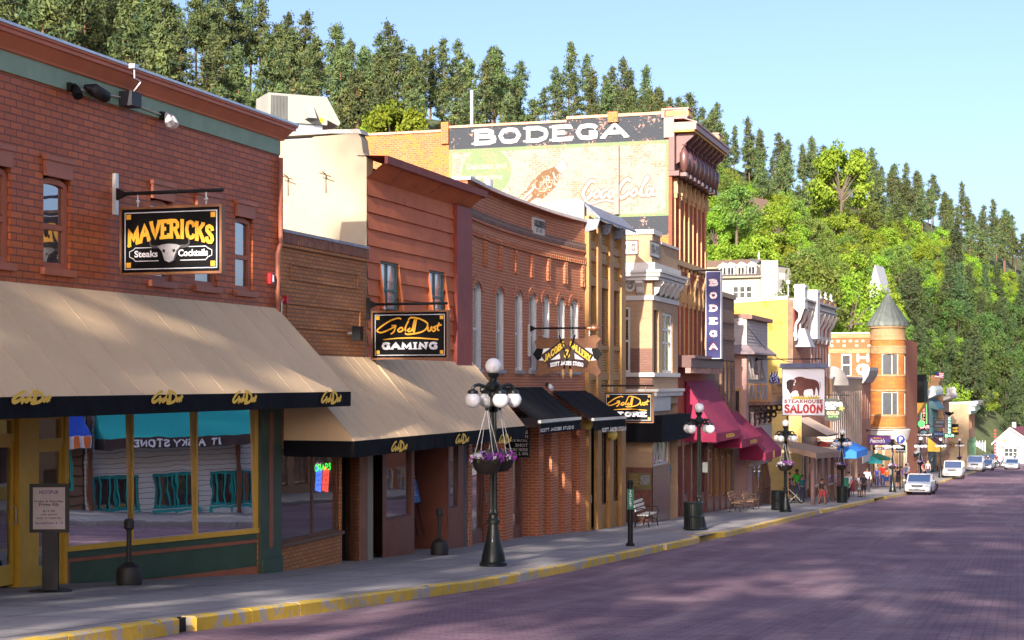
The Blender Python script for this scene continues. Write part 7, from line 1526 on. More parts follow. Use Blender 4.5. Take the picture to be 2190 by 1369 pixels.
for i, ch in enumerate('FIRE'): slab(mb, ch, f1, u-.03, u+.0, z+.06-.037*i-.012, z+.06-.037*i+.014, .074, wt=.26, serif=0)
mb.build('lettering', m_wlet, T2); mb = MB(); mb.box(f1, u+.012, u+.045, .071, .085, z-.06, z+.06); mb.build('strobe', m_wlet, T2)
u, z = f2.uz(606, 641); mb = MB(); mb.box(f2, u-.04, u+.04, .002, .09, z-.07, z+.07); T2 = mb.build('alarm_strobe', M('alarm_red', (.48, .02, .03))); tag(T2, 'small red strobe on the orange brick corner', 'alarm'); mb = MB(); mb.tube([f2(u-.05, .03, z), f2(u-.13, .03, z-.05), f2(u-.14, .03, z-.5)], .012, 6); mb.build('conduit', m_steel, T2)
def flood(px, py, lab, fr, o, n=2, d=1., lamp=m_blk):
 u, z = fr.uz(px, py, o); T2 = thing('flood_light', lab, 'flood light', fr(u, o, z)); mb = MB(); mb.box(fr, u-.06, u+.06, o, o+.06, z-.06, z+.06); mb.build('mount', m_black, T2)
 for i in range(n):
  q = fr(u+.13*i-.03, o+.14, z-.06); dd = V((.35, -.55, -.75)).normalized()*.12*d; mb = MB(); mb.tube([q-dd, q-dd*.3, q+dd*.7, q+dd], [.03, .06, .075, .07], 10); mb.build('lamp_head', lamp, T2, smooth='auto')
 return T2
flood(148, 187, 'round black flood light at the left end of the conduit on the green frieze', f1, .04, 1)
flood(345, 248, 'twin flood light with white bulbs on the green frieze', f1, .04, 2, 1, M('lamp_white', (.75, .7, .66), .4))
u, z = f1.uz(265, 214, .04); u2, z2 = f1.uz(190, 195, .04); mb = MB(); mb.box(f1, u-.14, u+.14, .04, .26, z-.11, z+.11); T2 = mb.build('junction_box', M('dark_box', (.03, .03, .04), .6)); tag(T2, 'black box on the green frieze with conduit to both flood lights', 'box')
mb = MB(); ua, za = f1.uz(150, 188, .05); ub, zb = f1.uz(345, 246, .05); mb.tube([f1(ua, .06, za), f1(u-.14, .06, z+.02)], .014, 6); mb.tube([f1(u+.14, .06, z-.02), f1(ub, .06, zb)], .014, 6); mb.build('conduit', M('pale_conduit', (.5, .45, .38)), T2)
mb = MB(); mb.tube([f1(u2-.2, .1, z2+.03), f1(u2-.05, .16, z2), f1(u2+.2, .2, z2-.06), f1(u2+.28, .2, z2-.1)], [.03, .1, .09, .02], 10); tag(mb.build('bullet_lamp', m_black, smooth=True), 'long dark bullet shaped lamp on the green frieze', 'lamp')
ut, zt_ = f1.uz(267, 146, .3); mb = MB(); mb.tube([f1(u-.1, .27, z+.1), f1(u-.05, .36, z+.25), f1(ut, .46, zt_-.15), f1(ut, .46, zt_)], .012, 6); mb.box(f1, ut-.06, ut+.06, .4, .5, zt_-.02, zt_+.05); tag(mb.build('photo_sensor', m_steel), 'bent thin pole with pale sensor rising past the cornice', 'sensor')
u, z = f2.uz(764, 713, .2); T2 = thing('wall_speaker', 'small black wall speaker under the orange brown parapet', 'speaker', f2(u, .2, z)); mb = MB(); mb.box(f2, u-.08, u+.08, .12, .3, z-.14, z+.14); mb.build('speaker_case', m_black, T2); mb = MB(); mb.tube([f2(u-.02, .0, z), f2(u-.02, .14, z)], .03, 8); mb.build('speaker_mount', m_steel, T2)
flood(1169, 823, 'white lit face flood light above the black awnings', f4, .02, 1, .8, m_wlet)
def wall_lamp(px, py, lab):
 u, z = f5.uz(px, py, .25); T2 = thing('globe_lamp', lab, 'lamp', f5(u, .25, z)); mb = MB(); mb.ball(f5(u, .25, z), .17); mb.build('globe', M('yellow_globe', (.72, .52, .10), .35, var=.03), T2, smooth=True); mb = MB(); mb.tube([f5(u, .0, z+.1), f5(u, .1, z+.18), f5(u, .25, z+.16)], .02, 6); mb.build('lamp_arm', m_black, T2)
wall_lamp(1256, 908, 'left yellow globe lamp below the black awning'); wall_lamp(1310, 931, 'right yellow globe lamp half hidden by the black awning')
gc = Frame(f2(uw0, -.16, 0).xy, f2(uw1, -.16, 0).xy); T2 = thing('window_neon', 'green neon word with blue and red dice in the small shop window', 'neon sign', gc(gc.u(685), 0, gc.z(685, 1035)))
S2 = lambda x, y: gc.uz(x, y)
mb = MB(); a, za = S2(672, 1009); b, zb = S2(705, 990); slab(mb, 'CRAPS', gc, a, b, za, zb, .01, wt=.2, serif=0); mb.build('neon_word', NEON('craps_green', (.02, .9, .05), 1.6), T2)
for px, col, nm in ((680, (.05, .2, 1.0), 'blue_die'), (695, (1, .08, .06), 'red_die')):
 mb = MB(); c0, c1 = S2(px, 1025); e = gc.u(px+8)-gc.u(px); q = [(c0-e*.8, c1-e*1.2), (c0+e*.7, c1-e*1.5), (c0+e, c1+e*1.0), (c0-e*.5, c1+e*1.5)]; mb.prism(q, gc, 0, .012); d_ = mb.build(nm, NEON(nm, col, 1.1), T2)
 mb = MB()
 for dx, dy in ((-.3, .4), (.3, .5), (0, -.1), (-.3, -.6), (.35, -.6)): mb.ball(gc(c0+e*dx, .014, c1+e*dy), .018, 6, 4)
 mb.build('pips', m_wlet, d_)
# =============== street lamps and flower baskets ===============
m_globe = M('milky_globe', (.80, .79, .77), .22, var=.03, bump=0, coat=.3)
def make_lamp():
 T_ = thing('street_lamp', '', 'street lamp')
 mb = MB(); mb.lathe((0, 0, 0), [(.27, 0), (.27, .07), (.235, .1), (.225, .2), (.19, .34), (.14, .52), (.105, .72), (.095, .82), (.125, .84), (.125, .9), (.09, .94), (.085, 1.0)], 20); mb.build('base', m_iron, T_, smooth='auto')
 mb = MB(); mb.lathe((0, 0, 0), [(.085, 1.0), (.105, 1.04), (.085, 1.08), (.078, 1.1), (.062, 3.2), (.062, 3.3)], 28, 0, .12); mb.build('post', m_iron, T_)
 mb = MB(); mb.lathe((0, 0, 0), [(.062, 3.28), (.10, 3.31), (.10, 3.38), (.16, 3.44), (.17, 3.5), (.12, 3.56), (.07, 3.6), (.075, 3.66), (.11, 3.7), (.12, 3.74), (.10, 3.76)], 16); mb.build('head', m_iron, T_, smooth='auto')
 mb = MB(); mb.ball((0, 0, 3.89), .158, 24, 14); mb.build('globe', m_globe, T_, smooth=True)
 for k in range(4):
  a = math.pi/2*k; d = V((math.cos(a), math.sin(a), 0)); up = V((0, 0, 1)); mb = MB()
  mb.tube([d*r+up*z for r, z in ((.1, 3.44), (.2, 3.5), (.3, 3.53), (.38, 3.51), (.42, 3.46), (.42, 3.42))], [.04, .035, .033, .032, .032, .03], 8)
  mb.tube([d*r+up*z for r, z in ((.14, 3.42), (.2, 3.38), (.26, 3.4), (.27, 3.46), (.22, 3.48))], .016, 6)
  mb.lathe(d*.42, [(.04, 3.44), (.10, 3.41), (.11, 3.36), (.10, 3.35)], 12); ar = mb.build('arm', m_iron, T_, smooth='auto')
  mb = MB(); mb.ball(d*.42+up*3.235, .155, 20, 12); mb.build('globe', m_globe, ar, smooth=True)
 return T_
lamp0 = make_lamp()
LAMPS = [(1055, 30.9, 20, 'nearest street lamp, with two flower baskets, before the tan awnings'), (1495, 50.7, 48, 'five globe street lamp beside the round litter bin at the tan brick corner'), (1680, 69.7, 50, 'street lamp standing below the bison sign, left of the timber porch'),
  (1801, 87.7, 10, 'street lamp in front of the blue awning, with a litter bin at its foot'), (1909, 113, 5, 'street lamp in front of the grey shirted man by the purple sign'), (1969, 137, 0, 'street lamp just above the roof of the white sedan'), (2012, 162, 0, 'street lamp at the left edge of the white sport utility vehicle'), (2052, 186, 0, 'farthest street lamp, before the rough stone flank')]
LP = []
for i, (px, Y, rz, lab) in enumerate(LAMPS):
 o = lamp0 if i == 0 else copy_tree(lamp0)
 p = V(((px-CX)/F*Y, Y, G(Y))); LP.append(p); o.location = p; o.rotation_euler.z = R(rz); tag(o, lab, 'street lamp', 'five globe street lamps along the kerb')
m_bask = M('basket_dark', (.022, .014, .012), .7); m_pet = [M('violet_petals', (.20, .02, .32), .7, var=.3, sc=20), M('white_petals', (.72, .66, .76), .7, var=.1), M('magenta_petals', (.36, .03, .36), .7, var=.3, sc=20), M('basket_leaves', (.05, .10, .02), .8)]
def make_basket(seed):
 rb = random.Random(seed); T_ = thing('hanging_basket', '', 'flower basket')
 mb = MB(); mb.lathe((0, 0, 0), [(.05, -.27), (.16, -.25), (.24, -.17), (.29, -.02), (.305, 0), (.305, .03), (.27, .03)], 20); mb.build('bowl', m_bask, T_, smooth='auto')
 mb = MB()
 for k in range(4):
  a = math.pi/2*k+.5; mb.tube([V((.29*math.cos(a), .29*math.sin(a), .02)), V((.02*math.cos(a), .02*math.sin(a), .95))], .0065, 5)
 mb.build('hanging_chains', m_alu, T_)
 mb = MB()
 for i in range(420):
  a = rb.uniform(0, 6.28); r = .34*math.sqrt(rb.random()); z = .04+.15*(1-(r/.36)**2)*rb.random()-max(0, r-.29)*rb.random()*2; c = V((r*math.cos(a), r*math.sin(a), z))
  n = V((rb.gauss(0, 1), rb.gauss(0, 1), rb.gauss(.6, 1))).normalized(); x = n.orthogonal().normalized(); y = n.cross(x); s = rb.uniform(.02, .042)
  mi = 3 if rb.random() < .3 else (1 if NZ.noise(c*6) > .12 else (0 if NZ.noise(c*6+V((9, 0, 0))) > -.05 else 2))
  mb.poly([c+x*s, c+y*s, c-x*s, c-y*s], mi)
 mb.build('flowers', m_pet, T_); return T_
bk = [make_basket(s) for s in (1, 2, 3)]; used = [False]*3
def basket(lp, d, z, lab, i, sc=1.):
 if not used[i]: o = bk[i]; used[i] = True
 else: o = copy_tree(bk[i])
 o.location = lp+d+V((0, 0, z)); o.scale = (sc,)*3; tag(o, lab, 'flower basket', 'flower baskets hanging from the lamps')
T2_ = V((.303, .953, 0)); N2_ = V((.953, -.303, 0))
for i, hs in ((0, [(-.4, 'left and nearer flower basket on the nearest street lamp'), (.4, 'right and farther flower basket on the nearest street lamp')]), (2, [(-.4, 'left flower basket on the lamp below the bison sign'), (.4, 'right flower basket on the lamp below the bison sign')]), (3, [(-.38, 'flower basket hanging before the blue awning')]), (4, [(-.38, 'flower basket above the grey shirted man')]), (5, [(-.38, 'flower basket hanging above the white sedan')]), (7, [(-.38, 'flower basket before the rough stone flank')])):
 for k, lab in hs:
  zb = 2.08 if i < 4 else 1.9
  p = LP[i]; d = T2_*k; basket(p, d, zb, lab, (i+int(k > 0)) % 3)
  mb = MB(); mb.tube([p+V((0, 0, zb+.98))+d.normalized()*.05, p+d+V((0, 0, zb+1.0)), p+d+V((0, 0, zb+.94))], .018, 6); mb.ball(p+d+V((0, 0, zb+.98)), .035, 8, 6); mb.lathe(p+V((0, 0, zb)), [(.09, .92), (.09, 1.03)], 10)
  o = mb.build('basket_bracket', m_iron); tag(o, 'iron arm of the '+lab.replace('flower basket', 'basket'), 'bracket', 'iron basket arms on the lamp posts')
p = LP[1]+V((.05, -.02, 2.0)); mb = MB(); mb.bx(p+V((.13, 0, 0)), .16, .14, .32); tag(mb.build('control_box', M('box_grey', (.10, .11, .10), .5)), 'grey control box strapped to the lamp post beside the litter bin', 'box')
# =============== litter bins, ash stands, posts, boards, benches ===============
def bin_(x, y, lab, s=1.):
 z = G(y); T_ = thing('litter_bin', lab, 'litter bin', (x, y, z)); mb = MB()
 for k in range(26):
  a = 2*math.pi*k/26; r = .27*s; c = V((x+r*math.cos(a), y+r*math.sin(a), z)); t = V((-math.sin(a), math.cos(a), 0))*.024*s; o = V((math.cos(a), math.sin(a), 0))*.012
  mb.mesh([c-t+o+V((0, 0, .06)), c+t+o+V((0, 0, .06)), c+t+o*2.5+V((0, 0, .86*s)), c-t+o*2.5+V((0, 0, .86*s)), c-t-o+V((0, 0, .06)), c+t-o+V((0, 0, .06)), c+t+V((0, 0, .86*s)), c-t+V((0, 0, .86*s))], [(0, 1, 2, 3), (5, 4, 7, 6), (1, 5, 6, 2), (4, 0, 3, 7)])
 mb.build('slats', m_iron, T_); mb = MB(); mb.lathe((x, y, z), [(.24*s, .02), (.24*s, .84*s)], 20); mb.build('liner', M('liner_black', (.01, .01, .01), .7), T_)
 mb = MB()
 for q in (.06, .46, .88): mb.lathe((x, y, z), [(.30*s, q*s-.02), (.325*s, q*s), (.30*s, q*s+.03), (.26*s, q*s+.03)], 20)
 mb.build('rings', m_iron, T_, smooth='auto')
def at(px, Y, dz=0.): return V(((px-CX)/F*Y, Y, G(Y)+dz))
p = at(1482, 50.3); bin_(p.x, p.y, 'round slatted litter bin beside the lamp at the tan brick corner'); p = at(1663, 72.5); bin_(p.x, p.y, 'dark litter bin at the end of the wooden benches'); p = at(1801, 86.9); bin_(p.x, p.y, 'dark litter bin in front of the lamp by the blue awning')
def ash(px, Y, lab, s=1.):
 p = at(px, Y); T_ = thing('ash_stand', lab, 'ash stand', p); mb = MB(); mb.lathe(p, [(.19*s, 0), (.2*s, .05), (.2*s, .2*s), (.17*s, .29*s), (.08*s, .35*s), (.05*s, .37*s)], 18); mb.build('base', M('ash_black', (.02, .018, .016), .6), T_, smooth='auto')
 mb = MB(); mb.tube([p+V((0, 0, .36*s)), p+V((0, 0, .86*s))], .04*s, 10); mb.lathe(p, [(.055*s, .86*s), (.08*s, .89*s), (.08*s, .98*s), (.06*s, 1.03*s)], 14); mb.build('neck', M('ash_black', (.02, .018, .016)), T_, smooth='auto')
ash(276, 24.7, 'black bottle shaped ash stand before the green kick plate'); ash(940, 35.2, 'black ash stand in the recess behind the nearest lamp'); ash(1309, gnd(1125), 'black ash stand left of the white slatted bench')
Yp = 22.7; p = at(108, Yp); T_ = thing('menu_stand', 'black framed menu board on a black post before the mustard doors', 'menu stand', p)
fm = Frame((p.x-.34, p.y-.02), (p.x+.34, p.y+.03)); s = F/Yp; za, zb = (CY-1138)/s, (CY-1034)/s; c = fm.L/2; hw = .5*82/s
mb = MB(); mb.box(fm, c-.11, c+.11, -.05, .05, p.z+.02, za+.1); mb.build('post', m_black, T_); mb = MB(); mb.lathe(p, [(.3, 0), (.3, .02), (.06, .03)], 20); mb.build('foot', m_black, T_)
mb = MB(); mb.box(fm, c-hw, c+hw, .051, .1, za, zb); bo = mb.build('frame', m_black, T_); mb = MB(); mb.box(fm, c-hw+.05, c+hw-.05, .101, .106, za+.05, zb-.05); mb.build('paper', M('menu_paper', (.36, .30, .30), .6), bo)
mb = MB(); m2 = MB(); H_ = zb-za; m_pur = M('purple_ink', (.08, .03, .16), .7)
for t, k, w_, h_, q in (('HOTSPUR', .17, .5, .05, 1), ('Friday & Saturday', .36, .74, .035, 0), ('Prime Rib', .42, .5, .045, 0), ('$17.95', .56, .3, .035, 0), ('with potato', .63, .42, .03, 0), ('soup or salad bar', .7, .66, .03, 0), ('Served from 5 - 9', .8, .7, .035, 1)): text(m2 if q else mb, t, fm, c-hw*w_, c+hw*w_, zb-H_*k-h_*.5, zb-H_*k+h_*.5, .11, bold=.02)
mb.build('lettering', M('ink', (.03, .02, .03), .7), bo); m2.build('purple_lettering', m_pur, bo)
fe = Frame(f3(f3.u(916), -.55, 0).xy, f3(f3.u(956), -.5, 0).xy); s = F/37.5; za, zb = fe.z(935, 1070), fe.z(935, 1002); T_ = thing('easel_board', 'blue poster on a black easel inside the recess behind the nearest lamp', 'easel board', fe(.2, 0, za-.6)); c = fe.L/2
lean = lambda u, o, z: fe(u, o-.18*(z-za)/(zb-za), z)
mb = MB(); mb.box(lean, c-.24, c+.24, -.02, .02, za, zb); bo = mb.build('board', m_blk, T_)
mb = MB()
for s_ in (-1, 1): mb.tube([fe(c+s_*.2, .1, za-.75), lean(c+s_*.05, -.03, zb)], .014, 6)
mb.tube([fe(c, -.5, za-.75), lean(c, -.04, zb)], .014, 6); mb.build('easel_legs', m_black, T_)
mb = MB(); mb.box(lean, c-.2, c+.2, .021, .024, za+.04, zb-.2); mb.build('poster', M('poster_blue', (.06, .17, .42), .5, var=.35, sc=6), bo)
mb = MB(); text(mb, 'NEW GAMES!', lean, c-.17, c+.17, zb-.16, zb-.1, .027, bold=.03); mb.build('lettering', m_gold, bo); mb = MB(); text(mb, 'TRY YOUR LUCK AT OUR', lean, c-.19, c+.19, zb-.08, zb-.05, .027)
for i in range(6): text(mb, ('Blackjack', 'Three Card', 'Craps', 'Roulette', 'Poker', 'Slots')[i], lean, c-.14+.02*(i % 2), c+.02+.03*(i % 3), zb-.3-.055*i, zb-.265-.055*i, .027)
mb.build('small_lettering', m_wlet, bo)
p = at(1348, gnd(1168)); T_ = thing('trolley_post', 'thick black post with small green sign at the kerb right of the bench', 'stop post', p); fp_ = Frame((p.x-.1, p.y), (p.x+.1, p.y)); s = F/p.y
mb = MB(); mb.lathe(p, [(.11, 0), (.11, .05), (.065, .1), (.06, 1.5), (.075, 1.52), (.075, 1.6), (.04, 1.64)], 14); mb.build('post', m_black, T_, smooth='auto'); mb = MB(); mb.box(fp_, .02, .18, .07, .1, p.z+.92, p.z+1.42); bo = mb.build('sign_plate', M('sign_green', (.0, .14, .07), .4), T_)
mb = MB()
for i, ch in enumerate('TROLLEY'): text(mb, ch, fp_, .075, .125, p.z+1.345-.06*i, p.z+1.385-.06*i, .104, bold=.03)
mb.build('lettering', m_wlet, bo)
p = at(1809, 88.5); mb = MB(); mb.bx(p+V((0, 0, 1.05)), .28, .22, .62); o = mb.build('green_box', M('sign_green', (.0, .14, .07))); tag(o, 'small green street box on the post by the blue awning', 'box'); mb = MB(); mb.tube([p, p+V((0, 0, .75))], .05, 8); mb.build('post', m_black, o)
p = at(1954, 121); mb = MB(); mb.lathe(p, [(.07, 0), (.07, 1.05), (.05, 1.12)], 10); tag(mb.build('bollard', M('teal_post', (.02, .25, .2), .5)), 'slim teal green bollard behind the white sedan', 'bollard')
p = at(2048, 196); mb = MB(); mb.lathe(p, [(.1, 0), (.1, 1.2), (.06, 1.3)], 10); tag(mb.build('bollard', M('yellow_post', (.65, .4, .02), .5)), 'slim yellow bollard near the rough stone flank', 'bollard')
def bench(p, ang, L, ms, mi_, lab, n=4):
 c, s_ = math.cos(ang), math.sin(ang); X = V((c, s_, 0)); Yd = V((s_, -c, 0))  # Yd faces out of the seat
 fb = lambda u, o, z: V(p)+X*u+Yd*o+V((0, 0, z)); T_ = thing('bench', lab, 'bench', p)
 for i in range(n): mb = MB(); o = .04+i*.4/n; mb.box(fb, -L/2, L/2, o, o+.075, .42, .45); mb.build('seat_slat', ms, T_)
 for i in range(3): z = .55+.13*i; o = -.02-.045*i; mb = MB(); mb.box(fb, -L/2, L/2, o-.02, o+.01, z, z+.085); mb.build('back_slat', ms, T_)
 for u in (-L/2+.06, L/2-.06):
  mb = MB(); mb.tube([fb(u, .44, 0), fb(u, .40, .2), fb(u, .44, .41), fb(u, .0, .41), fb(u, -.08, .7), fb(u, -.14, .95)], .022, 6); mb.tube([fb(u, .02, .41), fb(u, -.02, .2), fb(u, -.06, 0)], .022, 6); mb.tube([fb(u, -.05, .62), fb(u, .2, .66), fb(u, .42, .62), fb(u, .46, .52), fb(u, .42, .42)], .02, 6); mb.tube([fb(u, .4, .2), fb(u, .15, .3), fb(u, -.02, .2)], .016, 6); mb.build('iron_frame', mi_, T_, smooth=True)
 return T_
p = f5(f5.u(1318), .85, 0); p.z = G(p.y); bench(p, math.atan2(f5.T.y, f5.T.x), 1.45, M('pale_slats', (.55, .52, .47), .6), m_black, 'pale slatted bench with scrolled iron arms beside the tan brick corner')
m_bw = M('bench_wood', (.34, .19, .10), .7, var=.2)
for px, Y, lab in ((1618, 70.3, 'nearest of two brown wooden benches under the maroon awnings'), (1640, 73.6, 'farther of two brown wooden benches under the maroon awnings')):
 p = at(px, Y); p.x = FX(Y)+1.0; p.z = G(Y); bench(p, math.atan2(.95, .31), 1.5, m_bw, m_bald, lab)
Yk = 119; p = at(1931, Yk); fk = Frame((p.x-1, p.y+.1), (p.x+1, p.y-.1)); s = F/Yk; T_ = thing('parking_sign', 'round blue parking sign above a black arrow board', 'parking sign', p); zc = (CY-940)/s; cu_ = fk.u(1926)
mb = MB(); mb.tube([V((p.x-.2, p.y+.1, p.z)), V((p.x-.2, p.y+.1, zc-.3))], .05, 8); mb.build('post', m_black, T_)
mb = MB(); mb.prism([(cu_+.36*math.cos(2*math.pi*k/28), zc+.36*math.sin(2*math.pi*k/28)) for k in range(28)], fk, -.02, .02); bo = mb.build('disc', m_wlet, T_)
mb = MB(); mb.prism([(cu_+.32*math.cos(2*math.pi*k/28), zc+.32*math.sin(2*math.pi*k/28)) for k in range(28)], fk, .021, .026); mb.build('blue_disc', M('parking_blue', (.01, .05, .38), .4), bo); mb = MB(); text(mb, 'P', fk, cu_-.12, cu_+.15, zc-.2, zc+.2, .03, bold=.06); mb.build('lettering', m_wlet, bo)
mb = MB(); mb.box(fk, cu_-.36, cu_+.36, -.02, .02, zc-.98, zc-.42); b2 = mb.build('arrow_board', m_blk, T_); mb = MB(); mb.prism([(cu_-.1, zc-.6), (cu_+.06, zc-.48), (cu_+.06, zc-.55), (cu_+.22, zc-.55), (cu_+.22, zc-.65), (cu_+.06, zc-.65), (cu_+.06, zc-.72)], fk, .021, .026); text(mb, 'Public Parking', fk, cu_-.33, cu_+.33, zc-.92, zc-.8, .024, bold=.03); mb.build('lettering', m_wlet, b2)
m_nav = M('flag_navy', (.015, .02, .12), .8); m_red = M('flag_red', (.45, .02, .03), .8)
for i, (px, lab) in enumerate(((1650, 'left of three small furled flags on the carved balcony'), (1657, 'middle of three small furled flags on the carved balcony'), (1662, 'right of three small furled flags on the carved balcony'))):
 c = gb(gb.u(px), .15, gb.z(px, 818)); T_ = thing('small_flag', lab, 'flag', c); mb = MB(); mb.tube([c+V((0, 0, -.3)), c+V((.03*i, 0, .62))], .012, 5); mb.build('staff', m_bal, T_)
 mb = MB(); mb.mesh([c+V((.02, 0, .6)), c+V((.16, -.03, .0)), c+V((.02, .02, -.08)), c+V((-.12, .03, .02)), c+V((.03, -.12, .1))], [(0, 1, 4), (0, 4, 3), (0, 2, 1), (0, 3, 2)]); fo_ = mb.build('cloth', m_nav, T_); mb = MB()
 for k in range(7): mb.ball(c+V((rnd.uniform(-.05, .08), -.1+.01*k, .05+.06*k)), .02, 5, 4)
 mb.build('stars', m_wlet, fo_)
c = fq(3, 2.2, fq.z(1960, 796)); T_ = thing('striped_flag', 'striped flag with starred blue corner on a pole right of the tower', 'flag', c); mb = MB(); mb.tube([fq(3, .2, c.z+.05), c+V((1.2, 0, .1))], .03, 6); mb.tube([c+V((-.2, 0, -1.2)), c+V((-.2, 0, .1))], .025, 6); mb.build('pole', m_black, T_)
mb = MB()
def wv(u, z): return c+V((.3+u, .12*math.sin(u*5+z*3), -z-.12*u))
for i in range(7):
 for j in range(6): mb.poly([wv(j*.14, i*.085), wv((j+1)*.14, i*.085), wv((j+1)*.14, i*.085+.085), wv(j*.14, i*.085+.085)], (2 if (i < 4 and j < 3) else i % 2))
mb.build('cloth', [m_red, m_wlet, m_nav], T_)
m_wire = M('wire', (.03, .03, .03), .6)
for i, (pa, pb, lab) in enumerate(((P(1940, 852, 165), P(2230, 845, 190), 'upper thin cable crossing the dark woods at the right'), (P(1600, 700, 79), P(1700, 775, 92), 'thin cable sagging across the yellow stucco flank'), (P(2100, 880, 225), P(2240, 878, 215), 'lower thin cable crossing the woods above the white garage'))):
 mb = MB(); mb.tube([pa.lerp(pb, t/8)+V((0, 0, -.5*math.sin(math.pi*t/8))) for t in range(9)], .02, 4); tag(mb.build('cable', m_wire), lab, 'cable')
p = P(1432/1, 580, 262);
p = P(1534, 535, 300); mb = MB(); mb.tube([p+V((0, 0, -8)), p+V((0, 0, 3))], .15, 6); tag(mb.build('utility_pole', M('pole_wood', (.25, .15, .08), .8)), 'wooden utility pole among trees behind the white hotel', 'pole')
# =============== vehicles ===============
m_tyre = M('tyre_rubber', (.015, .015, .016), .85); m_rim = M('alloy_rim', (.45, .46, .48), .35, .7); m_wind = GLASS('car_glass', (.012, .022, .035), .03); m_chr = M('chrome', (.6, .6, .62), .15, .9, var=.05); m_lens = M('lamp_lens', (.55, .57, .6), .08, var=.05, coat=.8); m_blkpl = M('black_trim', (.012, .012, .013), .5)
def wheel(par, x, y, r, wd):
 mb = MB(); s = 1 if y > 0 else -1; n = 22; pr = [(r*.62, -wd/2), (r*.93, -wd/2), (r, -wd*.32), (r, wd*.32), (r*.93, wd/2), (r*.62, wd/2)]
 vs = []; fs = []
 for q, h in pr:
  for k in range(n): a = 2*math.pi*k/n; vs.append(V((x+q*math.cos(a), y+h, r+q*math.sin(a))))
 for i in range(len(pr)-1):
  for k in range(n): a = i*n+k; b = i*n+(k+1) % n; fs.append((a, b, b+n, a+n))
 mb.mesh(vs, fs); t = mb.build('wheel', m_tyre, par, smooth='auto'); mb = MB(); h = wd*.42*s
 mb.poly([V((x+r*.64*math.cos(2*math.pi*k/n), y+h*.8, r+r*.64*math.sin(2*math.pi*k/n))) for k in range(n)])
 for k in range(6):
  a = 2*math.pi*k/6; d = V((math.cos(a), 0, math.sin(a))); e = V((-math.sin(a), 0, math.cos(a)))*r*.1; c = V((x, y+h, r)); mb.poly([c+e, c+d*r*.62+e*.8, c+d*r*.62-e*.8, c-e])
 mb.build('rim', m_rim, t)
